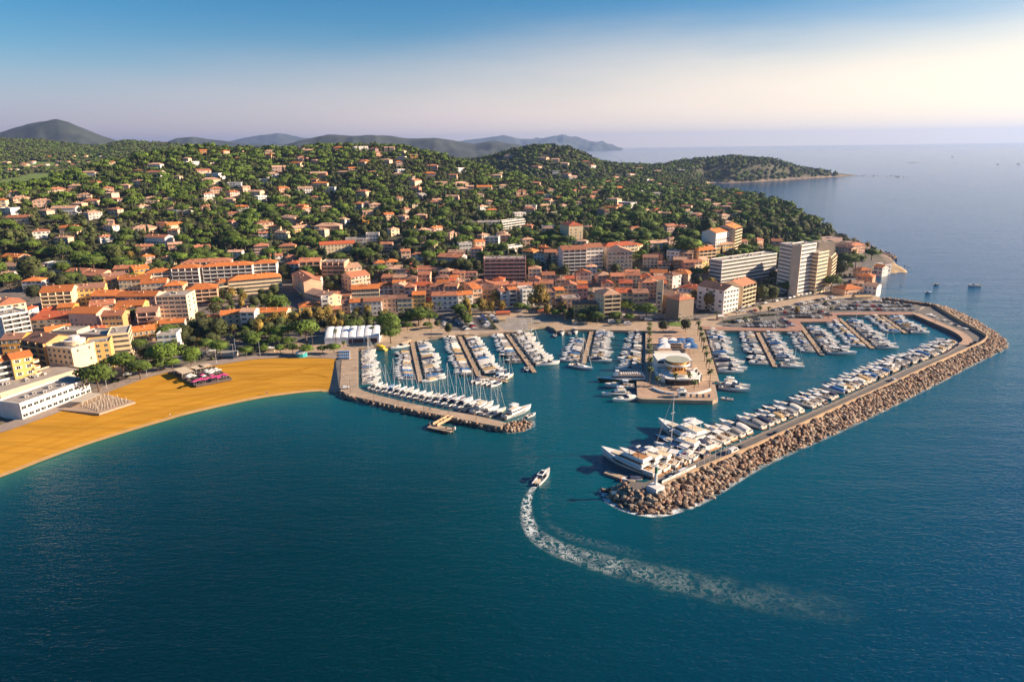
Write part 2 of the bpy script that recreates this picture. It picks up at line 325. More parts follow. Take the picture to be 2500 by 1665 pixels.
# ------------------------------------------------------------------ water
bw = [(1471, 1200), (1522, 1242), (1590, 1256), (1726, 1218), (1867, 1134), (2040, 1060), (2181, 990), (2308, 924), (2436, 863), (2456, 845), (2448, 827), (2346, 768), (2257, 745)]
hb = [G(*p) for p in [(802, 955), (848, 973), (1052, 1018), (1242, 1054), (1303, 1033), (1471, 1200), (1867, 1134), (2308, 924), (2448, 827), (2257, 745), (2000, 740), (1700, 790), (1338, 780), (1000, 800), (860, 840)]]
HPX = np.array([p.x for p in hb]); HPY = np.array([p.y for p in hb])
bl = [G(*p) for p in [(-400, 1310), (0, 1166), (106, 1126), (318, 1054), (456, 1014), (637, 974), (812, 951), (812, 930), (300, 980), (-400, 1200)]]
BPX = np.array([p.x for p in bl]); BPY = np.array([p.y for p in bl])
xs = [-24000, -18000, -12000, -5000, -2200, -1200] + list(np.arange(-800, 1400, 10.0)) + [2000, 3500, 6000, 12000, 18000, 24000]
ys = [-9000, -4000, -1500, -500] + list(np.arange(-60, 900, 10.0)) + list(np.arange(920, 2800, 60.0)) + [3500, 5000, 9000, 15000, 20000, 24000]
XW, YW = np.meshgrid(xs, ys, indexing='ij')
dh = -sdf(XW, YW, HPX, HPY); db = -sdf(XW, YW, BPX, BPY); ds = 0
navy = np.array([0.0001, 0.0085, 0.0155]); blue = np.array([0.0012, 0.050, 0.135]); teal = np.array([0.0008, 0.092, 0.122]); shal = np.array([0.040, 0.150, 0.090])
wh = np.exp(-np.clip(dh, 0, None) / 70.0)[..., None] * (dh[..., None] > -1e9); wb = np.exp(-np.clip(db, 0, None) / 40.0)[..., None]; wb2 = np.exp(-np.clip(db, 0, None) / 8.0)[..., None]
wr = np.clip((XW * 1.0 - YW * 0.25 + 60) / 260, 0, 1)[..., None]; wfar = np.clip((YW - 260) / 400, 0, 1)[..., None]; wr = np.maximum(wr, wfar)
wcol = navy * (1 - wr) + blue * wr
wcol = wcol * (1 - 0.75 * wh) + teal * 0.75 * wh; wcol = wcol * (1 - 0.55 * wb) + teal * 0.55 * wb; wcol = wcol * (1 - wb2) + shal * wb2
wz = np.ones(XW.shape + (4,)); wz[..., :3] = wcol
nx, ny = XW.shape; V = np.stack([XW, YW, np.zeros_like(XW)], 2).reshape(-1, 3); ii, jj = np.meshgrid(np.arange(nx - 1), np.arange(ny - 1), indexing='ij'); a = ii * ny + jj
Q = np.stack([a, a + ny, a + ny + 1, a + 1], 2).reshape(-1, 4)
me = bpy.data.meshes.new('sea'); me.vertices.add(len(V)); me.vertices.foreach_set('co', V.astype(np.float32).ravel()); me.loops.add(len(Q) * 4); me.loops.foreach_set('vertex_index', Q.astype(np.int32).ravel())
me.polygons.add(len(Q)); me.polygons.foreach_set('loop_start', np.arange(len(Q), dtype=np.int32) * 4); me.update(calc_edges=True)
ca = me.color_attributes.new('zone', 'FLOAT_COLOR', 'POINT'); ca.data.foreach_set('color', wz.astype(np.float32).ravel())
wm = bpy.data.materials.new('sea_water'); wm.use_nodes = True; nt = wm.node_tree; N = nt.nodes; L = nt.links; b = N['Principled BSDF']
b.inputs['IOR'].default_value = 1.33; b.inputs['Roughness'].default_value = 0.11; b.inputs['Specular IOR Level'].default_value = 0.5
at = N.new('ShaderNodeAttribute'); at.attribute_name = 'zone'; L.new(at.outputs['Color'], b.inputs['Base Color'])
geo = N.new('ShaderNodeNewGeometry')
def wave(scale, rot, sx, sy, det):
    mp = N.new('ShaderNodeMapping'); mp.inputs['Rotation'].default_value = (0, 0, rot); mp.inputs['Scale'].default_value = (sx, sy, 1); L.new(geo.outputs['Position'], mp.inputs['Vector'])
    nz = N.new('ShaderNodeTexNoise'); nz.inputs['Scale'].default_value = scale; nz.inputs['Detail'].default_value = det; nz.inputs['Roughness'].default_value = 0.6; L.new(mp.outputs[0], nz.inputs['Vector']); return nz.outputs['Fac']
def madd(a, k, c):
    m = N.new('ShaderNodeMath'); m.operation = 'MULTIPLY_ADD'; L.new(a, m.inputs[0]); m.inputs[1].default_value = k
    if c is None: m.inputs[2].default_value = 0
    else: L.new(c, m.inputs[2])
    return m.outputs[0]
h = madd(wave(0.36, 0.35, 0.55, 1.5, 3), 0.55, None); h = madd(wave(0.95, -0.2, 0.7, 1.4, 2), 0.36, h); h = madd(wave(0.045, 0.5, 0.35, 1.3, 2), 1.2, h)
bp = N.new('ShaderNodeBump'); bp.inputs['Strength'].default_value = 1.0; bp.inputs['Distance'].default_value = 0.55; L.new(h, bp.inputs['Height']); L.new(bp.outputs[0], b.inputs['Normal'])
me.materials.append(wm); tag(link('sea', me), kind='structure')
# ------------------------------------------------------------------ haze: one closed box of even thin air
mb = MB(); mb.box(-25000, 25000, -10000, 25000, -7, 480, 0, True); hz = mb.build('haze', []); hz.data.materials.clear()
hm = bpy.data.materials.new('haze_air'); hm.use_nodes = True; nt = hm.node_tree; nt.nodes.clear()
pv = nt.nodes.new('ShaderNodeVolumePrincipled'); pv.inputs['Color'].default_value = (0.38, 0.54, 0.93, 1); pv.inputs['Density'].default_value = HAZE; pv.inputs['Anisotropy'].default_value = 0.35
ot = nt.nodes.new('ShaderNodeOutputMaterial'); nt.links.new(pv.outputs[0], ot.inputs['Volume']); hz.data.materials.append(hm); tag(hz, kind='stuff')
# ------------------------------------------------------------------ quays, moles, roads, beach
def W(pts, z=0.0, reg=None):
    out = []
    for p in pts:
        q = GZ(reg, *p, z) if reg else G(*p, z); out.append((q.x, q.y))
    return out
def slab(name, pts, z0, z1, mat):
    from mathutils.geometry import tessellate_polygon
    n = len(pts); mb = MB(); area = sum(pts[i][0] * pts[(i + 1) % n][1] - pts[(i + 1) % n][0] * pts[i][1] for i in range(n))
    if area < 0: pts = pts[::-1]
    vs = [(p[0], p[1], z0) for p in pts] + [(p[0], p[1], z1) for p in pts]
    fs = [(i, (i + 1) % n, n + (i + 1) % n, n + i) for i in range(n)]
    for t in tessellate_polygon([[Vector((p[0], p[1], 0)) for p in pts]]):
        a, b_, c = t; cr = (pts[b_][0] - pts[a][0]) * (pts[c][1] - pts[a][1]) - (pts[b_][1] - pts[a][1]) * (pts[c][0] - pts[a][0])
        fs.append((n + a, n + b_, n + c) if cr > 0 else (n + a, n + c, n + b_))
    mb.add(vs, fs); return mb.build(name, mat)
def ribbon(name, pts, w, z, mat, th=0.0, terr=False):
    """strip of width w along pts (world xy); flat at z or draped on the terrain at +z"""
    P = [Vector((p[0], p[1], 0)) for p in pts]; Q = []
    for a, b_ in zip(P[:-1], P[1:]):
        k = max(1, int((b_ - a).length / 8)) if terr else 1
        for t in range(k): Q.append(a.lerp(b_, t / k))
    Q.append(P[-1]); mb = MB(); vs = []
    for i, q in enumerate(Q):
        d = (Q[min(i + 1, len(Q) - 1)] - Q[max(i - 1, 0)]).normalized(); nrm = Vector((-d.y, d.x, 0))
        for s in (-1, 1):
            e = q + nrm * w / 2 * s; zz = (max(tz(q.x, q.y), tz(e.x, e.y), 1.8) + z) if terr else z; vs.append((e.x, e.y, zz))
    fs = [(2 * i, 2 * i + 1, 2 * i + 3, 2 * i + 2)[::-1] for i in range(len(Q) - 1)]
    mb.add(vs, fs)
    if th:
        n = len(vs); low = [(v[0], v[1], v[2] - th) for v in vs]
        f2 = []
        for i in range(len(Q) - 1):
            f2 += [(2 * i, 2 * i + 2, n + 2 * i + 2, n + 2 * i), (2 * i + 3, 2 * i + 1, n + 2 * i + 1, n + 2 * i + 3)]
        f2 += [(1, 0, n, n + 1), (n - 2, n - 1, 2 * n - 1, 2 * n - 2)]
        mb = MB(); mb.add(vs + low, fs + f2)
    return mb.build(name, mat)
concrete = M('pale_concrete', (0.40, 0.29, 0.20), 0.85, 0.22, 0.25); asphalt = M('grey_asphalt', (0.13, 0.115, 0.105), 0.9, 0.2, 0.2); terra = M('terracotta_paving', (0.34, 0.18, 0.13), 0.85, 0.2, 0.3)
plaza = M('pink_plaza_paving', (0.42, 0.27, 0.18), 0.85, 0.22, 0.2); white_line = M('white_road_paint', (0.75, 0.73, 0.7), 0.7, 0.1, 0.5)
QZ = 1.9
QUAY = [(640, 876), (700, 872), (817, 878), (833, 877), (836, 874), (874, 850), (910, 848), (959, 846), (1003, 829), (1049, 823), (1117, 817), (1158, 817), (1231, 811), (1258, 811), (1290, 800), (1338, 796), (1364, 806), (1413, 804), (1576, 808),
        (1576, 931), (1554, 931), (1556, 970), (1566, 974), (1740, 978), (1753, 973), (1743, 924), (1709, 803), (1750, 806), (1845, 807), (1948, 808), (1940, 786), (2034, 785), (2026, 769), (2117, 768), (2231, 768), (2240, 762), (2285, 752), (2257, 746), (2206, 738), (2155, 731),
        (2120, 712), (2020, 718), (1900, 736), (1800, 752), (1700, 768), (1500, 762), (1300, 748), (1000, 780), (850, 800), (640, 862)]
o = slab('quay', W(QUAY, QZ), -3, QZ, concrete); tag(o, kind='structure')
JETTY = [(834, 876), (829, 948), (836, 955), (861, 967), (916, 979), (1025, 1003), (1106, 1019), (1222, 1042), (1238, 1032), (1160, 1014), (1079, 1000), (997, 983), (916, 963), (886, 953), (874, 945), (874, 851)]
o = slab('jetty', W(JETTY, 2.0), -3, 2.0, concrete); tag(o, kind='structure')
BWIN = [(2231, 766), (2283, 789), (2334, 812), (2355, 827), (2352, 838), (2308, 863), (2216, 898), (2036, 981), (1862, 1055), (1672, 1139), (1574, 1177), (1543, 1175), (1521, 1188)]
BWOUT = [(1560, 1203), (1600, 1206), (1616, 1196), (1699, 1155), (1835, 1098), (2040, 1003), (2206, 928), (2334, 869), (2398, 840), (2409, 829), (2402, 818), (2346, 787), (2308, 764), (2285, 750), (2260, 750)]
o = slab('breakwater', W(BWIN + BWOUT, 2.0), -3, 2.0, asphalt); tag(o, kind='structure')
# sea wall along the outer edge of the breakwater
wallm = M('tan_sea_wall_concrete', (0.50, 0.33, 0.19), 0.85, 0.2, 0.3)
def wallline(name, pts, w, z0, z1, mat):
    P = [Vector((p[0], p[1], 0)) for p in pts]; mb = MB(); vs = []
    for i, q in enumerate(P):
        d = (P[min(i + 1, len(P) - 1)] - P[max(i - 1, 0)]).normalized(); nrm = Vector((-d.y, d.x, 0)) * w / 2
        vs += [(q.x - nrm.x, q.y - nrm.y, z0), (q.x + nrm.x, q.y + nrm.y, z0), (q.x + nrm.x, q.y + nrm.y, z1), (q.x - nrm.x, q.y - nrm.y, z1)]
    secs = [vs[4 * i:4 * i + 4] for i in range(len(P))]; mb.loft(secs); return mb.build(name, mat)
def smoothpts(pts, k=4):
    P = [Vector((p[0], p[1])) for p in pts]; out = []
    for i in range(len(P) - 1):
        p0, p1, p2, p3 = P[max(i - 1, 0)], P[i], P[i + 1], P[min(i + 2, len(P) - 1)]
        for j in range(k):
            t = j / k; out.append(0.5 * ((2 * p1) + (p2 - p0) * t + (2 * p0 - 5 * p1 + 4 * p2 - p3) * t * t + (3 * p1 - p0 - 3 * p2 + p3) * t ** 3))
    out.append(P[-1]); return [(q.x, q.y) for q in out]
WL = [(1613, 1197), (1699, 1155), (1835, 1098), (2040, 1003), (2206, 928), (2334, 869), (2385, 846), (2402, 836), (2409, 828), (2402, 818), (2346, 787), (2308, 764), (2285, 750)]
WLW = W(WL, 2.0)
WLW = WLW[:5] + smoothpts(WLW[5:11], 5)[:-1] + WLW[10:]
o = wallline('sea_wall', WLW, 1.2, 0.0, 3.8, wallm); tag(o, 'long tan concrete sea wall along the outer edge of the breakwater', 'wall')
# kerb walk at the wall foot inside, road edge line
o = ribbon('pavement', [(x, y) for x, y in W([(1700, 1147), (1835, 1089), (2040, 995), (2206, 920), (2334, 862)], 2.0)], 1.2, 2.13, M('worn_grey_concrete', (0.24, 0.19, 0.15), 0.9, 0.2, 0.3), 0.2); tag(o, kind='structure')
o = ribbon('pavement', W([(1600, 1170), (1672, 1142), (1862, 1058), (2036, 984), (2216, 901), (2308, 866), (2346, 842)], 2.0), 1.0, 2.12, MATS['worn_grey_concrete'], 0.2); tag(o, kind='structure')
o = ribbon('pavement', smoothpts(W([(2350, 842), (2362, 830), (2340, 811), (2283, 786), (2236, 766)], 2.0)), 5.0, 2.11, plaza, 0.2); tag(o, kind='structure')
# coastal road through the town front
ROAD = [(-150, 1075), (60, 985), (300, 905), (420, 880), (560, 850), (700, 832), (760, 822), (900, 790), (1010, 776), (1200, 752), (1400, 760), (1622, 783), (1700, 772), (1800, 752), (1900, 728), (1985, 708), (2060, 690), (2090, 676), (2110, 655), (2120, 640), (2090, 618)]
rp = W(ROAD, 2.0); rp = smoothpts(rp, 5); ROADW = rp
o = ribbon('road', rp, 11, 0.12, asphalt, 0.0, True); tag(o, kind='structure')
for off in (0,):
    for i in range(0, len(rp) - 1):
        pass
mb = MB()
for a_, b_ in zip(rp[40:-1], rp[41:]):
    a_ = Vector((*a_, 0)); b_ = Vector((*b_, 0)); d = b_ - a_; n = max(1, int(d.length / 9))
    for k in range(n):
        q = a_.lerp(b_, k / n); e = a_.lerp(b_, (k + 0.45) / n); u = d.normalized(); w_ = Vector((-u.y, u.x, 0)) * 0.12; zz = max(tz(q.x, q.y), 1.8) + 0.14; z2 = max(tz(e.x, e.y), 1.8) + 0.14
        mb.add([(q.x - w_.x, q.y - w_.y, zz), (q.x + w_.x, q.y + w_.y, zz), (e.x + w_.x, e.y + w_.y, z2), (e.x - w_.x, e.y - w_.y, z2)], [(3, 2, 1, 0)])
o = mb.build('road_markings', white_line); tag(o, kind='structure')
# car parks
for nm, pts in (('car_park', [(1790, 800), (1940, 803), (1930, 778), (2030, 778), (2030, 764), (2240, 763), (2250, 748), (2150, 735), (2050, 728), (1960, 742), (1880, 757), (1780, 772), (1745, 792)]), ('car_park', [(1090, 808), (1220, 806), (1190, 772), (1060, 778)])):
    o = slab(nm, W(pts, QZ), 1.0, QZ + 0.006, asphalt); tag(o, kind='structure')
o = slab('slipway', W([(1232, 806), (1262, 808), (1296, 803), (1330, 790), (1320, 778), (1240, 776), (1205, 786)], QZ), 0.5, QZ + 0.012, M('grey_slip_concrete', (0.27, 0.24, 0.21), 0.9, 0.25, 0.2)); tag(o, kind='structure')
o = slab('small_beach', W([(1290, 802), (1336, 796), (1330, 785), (1290, 786)], 1.9), 0.5, QZ + 0.03, M('grey_sand', (0.33, 0.25, 0.17), 0.95, 0.3, 0.3)); tag(o, kind='structure')
# terracotta quay strips by the eastern car park
for pts, w in (([(1712, 800), (1845, 804), (1948, 805)], 7), ([(1944, 806), (1934, 780)], 9), ([(1938, 782), (2036, 782)], 7), ([(2033, 784), (2022, 764)], 9), ([(2030, 766), (2117, 765), (2229, 765)], 7)):
    o = ribbon('quay_pavement', W(pts, QZ), w, QZ + 0.02 + 0.004 * random.random(), terra); tag(o, kind='structure')
# plaza on the central pier: paving, promenade strips
o = slab('plaza', W([(1560, 935), (1562, 966), (1570, 970), (1738, 973), (1746, 970), (1735, 926), (1708, 812), (1640, 800), (1582, 802), (1582, 934)], QZ), 1.0, QZ + 0.004, plaza); tag(o, kind='structure')
o = ribbon('promenade', W([(1696, 806), (1727, 930)], QZ), 12, QZ + 0.05, M('beige_promenade_paving', (0.44, 0.31, 0.20), 0.85, 0.15, 0.4), 0.1); tag(o, kind='structure')
mb = MB(); A_ = G(1696, 806, QZ); B_ = G(1727, 930, QZ)
for k in range(22):
    q = A_.lerp(B_, k / 21.0); d = (B_ - A_).normalized(); n = Vector((-d.y, d.x, 0)) * 6; d = d * 0.3; zz = QZ + 0.054
    mb.add([tuple(q - n - d), tuple(q + n - d), tuple(q + n + d), tuple(q - n + d)], [(0, 1, 2, 3)])
mb.v = [(v[0], v[1], QZ + 0.055) for v in mb.v]
o = mb.build('promenade_bands', M('brown_paving_band', (0.25, 0.16, 0.11), 0.85, 0.15, 0.4)); tag(o, kind='structure')
# beach: sheet from promenade edge down to below the water line
BTOP = [(-500, 1135), (-250, 1100), (0, 1055), (90, 1026), (180, 992), (266, 957), (330, 936), (394, 915), (470, 902), (538, 891), (636, 879), (700, 877), (760, 879), (818, 882)]
BLOW = [(-500, 1345), (-250, 1255), (0, 1163), (106, 1122), (210, 1085), (318, 1051), (390, 1030), (456, 1011), (550, 989), (637, 971), (700, 962), (750, 956), (790, 954), (803, 957)]
mb = MB(); n = len(BTOP); K = 14; sub = 5
tp = smoothpts(W(BTOP, 2.0), sub); lw = smoothpts(W(BLOW, 0.0), sub)
tp = [tuple(Vector(a_) + (Vector(a_) - Vector(b_)).normalized() * 7.0) for a_, b_ in zip(tp, lw)]
for a_, b_ in zip(tp, lw):
    a_ = Vector(a_); b_ = Vector(b_); e = (b_ - a_).normalized()
    for k in range(K + 1):
        t = k / (K - 2); q = a_.lerp(b_, t) if t <= 1 else b_ + e * (t - 1) * 90; mb.v.append((q.x, q.y, 2.06 - 2.01 * t ** 1.6 if t <= 1 else 0.05 - (t - 1) * 9))
K1 = K + 1
for i in range(len(tp) - 1):
    for k in range(K): mb.f.append((i * K1 + k, i * K1 + k + 1, (i + 1) * K1 + k + 1, (i + 1) * K1 + k)); mb.m.append(0)
sandm = M('golden_sand', (0.48, 0.235, 0.026), 0.95, 0.22, 0.30, 0.6, 1.0, spec=0.05, stretch=(0.10, 0.9, 1))
o = mb.build('beach', sandm, smooth=True); tag(o, kind='structure')
# wheel tracks of the beach rake, along the shore
trk = M('raked_sand_track', (0.40, 0.175, 0.010), 0.95, 0.2, 0.4, spec=0.05)
for t0, i0, i1, am in ((.22, 18, 64, .06), (.36, 30, 60, .10), (.50, 8, 58, .05), (.62, 20, 64, .08), (.74, 4, 50, .04), (.86, 14, 62, .03), (.44, 46, 65, .16)):
    for off in (0, 1.7):
        mbt = MB(); vs = []
        for i in range(i0, min(i1, len(tp))):
            a_, b_ = Vector(tp[i]), Vector(lw[i]); e_ = (b_ - a_); tt = t0 + am * math.sin(i * .21 + t0 * 9); Ln_ = e_.length
            for w_ in (0, .45): t = tt + (off + w_) / Ln_; q = a_ + e_ * t; vs.append((q.x, q.y, 2.06 - 2.01 * t ** 1.6 + .05))
        mbt.add(vs, [(2 * k, 2 * k + 1, 2 * k + 3, 2 * k + 2) for k in range(len(vs) // 2 - 1)]); o = mbt.build('sand_track', trk); tag(o, kind='structure')
# wet strip at the waterline
wet = [Vector(b_) + (Vector(a_) - Vector(b_)).normalized() * 2.5 for a_, b_ in zip(tp, lw)]
o = ribbon('wet_sand', [(q.x, q.y) for q in wet], 7.0, 0.17, M('pale_wet_sand', (0.58, 0.34, 0.12), 0.5, 0.15, 0.2)); tag(o, kind='structure')
# stone slope between beach and jetty
mb = MB(); s0 = [G(819, 880, 2.3), G(803, 956, 0.2), G(812, 962, -0.6)]; s1 = [G(833, 877, 2.6), G(828, 949, 2.2), G(834, 958, 1.6)]
mb.add([tuple(q) for q in s0 + s1], [(0, 1, 4, 3), (1, 2, 5, 4)]); mb.v = [(v[0], v[1], v[2] + (0.0 if i < 3 else 0.2)) for i, v in enumerate(mb.v)]
o = mb.build('sloping_sea_wall', M('grey_stone_slope', (0.22, 0.19, 0.16), 0.9, 0.25, 0.6)); tag(o, 'grey sloping stone wall between the sand and the sailboat jetty', 'wall')
# beach promenade (paved strip behind the sand) and its low wall
o = ribbon('promenade', smoothpts([(p[0], p[1]) for p in W([(-500, 1115), (-100, 1070), (90, 1016), (266, 947), (394, 906), (538, 884), (636, 870), (760, 867), (835, 870)], 2.2)], 4), 10, 0.42, M('pinkish_walk_paving', (0.30, 0.23, 0.19), 0.85, 0.15, 0.4), 0, True); tag(o, kind='structure')
# ------------------------------------------------------------------ buildings
WALLC = {'white': (0.72, 0.66, 0.60), 'cream': (0.72, 0.55, 0.35), 'yellow': (0.66, 0.42, 0.13), 'ochre': (0.56, 0.32, 0.13), 'orange': (0.66, 0.30, 0.05), 'peach': (0.68, 0.42, 0.27), 'pink': (0.62, 0.39, 0.31), 'beige': (0.56, 0.43, 0.31), 'grey': (0.42, 0.38, 0.35), 'stone': (0.25, 0.19, 0.14), 'salmon': (0.58, 0.27, 0.16)}
ROOFC = {'orange': (0.52, 0.155, 0.035), 'terracotta': (0.40, 0.15, 0.075), 'brown': (0.24, 0.115, 0.075), 'pale': (0.50, 0.29, 0.185), 'red': (0.46, 0.10, 0.035)}
def wmat(c): return M(c + '_render', WALLC[c], 0.85, 0.12, 0.25, rnd=0.10)
def rmat(c): return M(c + '_roof_tiles', ROOFC[c], 0.85, 0.36, 0.9, rnd=0.28)
flatm = M('grey_roof_membrane', (0.33, 0.28, 0.24), 0.9, 0.25, 0.3)
darkglass = M('dark_window_glass', (0.035, 0.042, 0.05), 0.12, 0.3, 0.4); frame_w = M('white_window_frame', (0.7, 0.66, 0.6), 0.6, 0.05)
bandglass = M('ribbon_glass_and_blinds', (0.085, 0.085, 0.085), 0.3, 0.95, 0.6)
shut = {'blue': M('blue_shutter', (0.18, 0.30, 0.38), 0.7, 0.1), 'brown': M('brown_shutter', (0.20, 0.10, 0.06), 0.7, 0.1), 'white': M('white_shutter', (0.62, 0.58, 0.53), 0.7, 0.1), 'green': M('green_shutter', (0.12, 0.2, 0.14), 0.7, 0.1)}
def win_mesh(kind):
    mb = MB()
    if kind == 'band':
        mb.box(-0.5, 0.5, -0.06, 0.02, 0.0, 1.0, 0, True); return mb.mesh('window_band', [bandglass])
    w, h = (0.55, 1.5) if kind != 'wide' else (1.1, 1.4)
    mb.box(-w, w, -0.05, 0.02, 0, h, 0, True); mb.box(-w - .08, w + .08, -0.10, 0.02, -0.12, 0, 1, True); mb.box(-0.04, 0.04, -0.08, 0.0, 0, h, 1)
    if kind in shut:
        for s in (-1, 1): mb.box(s * (w + .28) - .26, s * (w + .28) + .26, -0.10, 0.02, 0, h, 2, True)
    else:
        mb.box(-w - .1, w + .1, -0.09, 0.02, h, h + .1, 1, True)
    return mb.mesh('window', [darkglass, frame_w] + ([shut[kind]] if kind in shut else []))
WIN = {k: win_mesh(k) for k in ('band', 'wide', 'plain', 'blue', 'brown', 'white', 'green')}
chim = MB(); chim.box(-.4, .4, -.3, .3, -1, 1.5); chim.box(-.5, .5, -.4, .4, 1.5, 1.65, 1, True); chim = chim.mesh('chimney', [wmat('peach'), rmat('terracotta')])
ac = MB(); ac.box(-.9, .9, -.7, .7, 0, 1.1); ac.box(-.6, .6, -.72, -.7, .2, .9, 1); ac = ac.mesh('roof_unit', [wmat('grey'), darkglass])
BOXES = []     # footprints: (centre, ux, uy, hw, hd, label)
def obb(c, u, hw, hd): return (Vector((c.x, c.y)), Vector((u.x, u.y)), Vector((-u.y, u.x)), hw, hd)
def overlap(a, b, m=0.0):
    d = b[0] - a[0]
    if d.length > (a[3] + a[4] + b[3] + b[4] + m): return False
    for ax in (a[1], a[2], b[1], b[2]):
        ra = a[3] * abs(a[1].dot(ax)) + a[4] * abs(a[2].dot(ax)); rb = b[3] * abs(b[1].dot(ax)) + b[4] * abs(b[2].dot(ax))
        if abs(d.dot(ax)) > ra + rb + m: return False
    return True
def blocked(x, y, r):
    p = Vector((x, y))
    for b in BOXES:
        d = p - b[0]
        if abs(d.dot(b[1])) < b[3] + r and abs(d.dot(b[2])) < b[4] + r: return True
    return False
def roof_mesh(kind, w, d, h, rh, ov, mats, px0=0.0, px1=0.0):
    mb = MB(); x0, x1, y0, y1 = -ov, w + ov, -ov, d + ov; t = 0.25
    if kind == 'flat':
        mb.box(0, w, 0, d, h - 0.05, h + 0.12, 0); p = 0.28
        for a in ((-.06, w + .06, -.06, p), (-.06, w + .06, d - p, d + .06), (-.06, p, p, d - p), (w - p, w + .06, p, d - p)): mb.box(*a, h - 0.3, h + 0.75, 1, True)
        return mb
    if kind == 'gable':
        m = d / 2; zz = h - rh * ov / m
        vs = [(x0, y0, zz), (x1, y0, zz), (x1, m, h + rh), (x0, m, h + rh), (x0, y1, zz), (x1, y1, zz)]
        fs = [(0, 1, 2, 3), (3, 2, 5, 4)]
        mb.add(vs, fs); mb.add([(a, b, c + t) for a, b, c in vs], fs); mb.f = mb.f[:]
        mb.add([(0, 0, h), (0, d, h), (0, m, h + rh), (w, 0, h), (w, d, h), (w, m, h + rh)], [(1, 0, 2), (3, 4, 5)], 1)
        n = 6; mb.f += [(0, 6, 7, 1), (1, 7, 8, 2), (2, 8, 11, 5), (5, 11, 10, 4), (4, 10, 9, 3), (3, 9, 6, 0)]; mb.m += [0] * 6
    elif kind == 'gable_d':
        m = w / 2; zz = h - rh * ov / m
        vs = [(x0, y0, zz), (m, y0, h + rh), (m, y1, h + rh), (x0, y1, zz), (x1, y0, zz), (x1, y1, zz)]
        fs = [(0, 1, 2, 3), (1, 4, 5, 2)]
        mb.add(vs, fs); mb.add([(a, b, c + t) for a, b, c in vs], fs)
        mb.add([(0, 0, h), (w, 0, h), (m, 0, h + rh), (0, d, h), (w, d, h), (m, d, h + rh)], [(0, 1, 2), (4, 3, 5)], 1)
        mb.f += [(0, 6, 7, 1), (1, 7, 10, 4), (4, 10, 11, 5), (5, 11, 8, 2), (2, 8, 9, 3), (3, 9, 6, 0)]; mb.m += [0] * 6
    elif kind == 'hip':
        k = min(w, d) / 2
        if w >= d: r0, r1 = (k, d / 2), (w - k, d / 2)
        else: r0, r1 = (w / 2, k), (w / 2, d - k)
        zz = h - rh * ov / k
        vs = [(x0, y0, zz), (x1, y0, zz), (x1, y1, zz), (x0, y1, zz), (*r0, h + rh), (*r1, h + rh)]
        if w >= d: fs = [(0, 1, 5, 4), (1, 2, 5), (2, 3, 4, 5), (3, 0, 4)]
        else: fs = [(0, 1, 4), (1, 2, 5, 4), (2, 3, 5), (3, 0, 4, 5)]
        mb.add([(a, b, c + t) for a, b, c in vs], fs); mb.add(vs[:4], [(3, 2, 1, 0)])
        mb.add([(x0, y0, zz), (x1, y0, zz), (x1, y1, zz), (x0, y1, zz), (x0, y0, zz + t), (x1, y0, zz + t), (x1, y1, zz + t), (x0, y1, zz + t)], [(0, 1, 5, 4), (1, 2, 6, 5), (2, 3, 7, 6), (3, 0, 4, 7)])
    elif kind == 'shed':
        vs = [(x0, y0, h), (x1, y0, h), (x1, y1, h + rh), (x0, y1, h + rh)]
        mb.add(vs + [(a, b, c + t) for a, b, c in vs], [(3, 2, 1, 0), (4, 5, 6, 7), (0, 1, 5, 4), (1, 2, 6, 5), (2, 3, 7, 6), (3, 0, 4, 7)])
        mb.add([(0, 0, h), (0, d, h), (0, d, h + rh), (w, 0, h), (w, d, h), (w, d, h + rh)], [(1, 0, 2), (3, 4, 5)], 1)
    return mb
NB = [0]
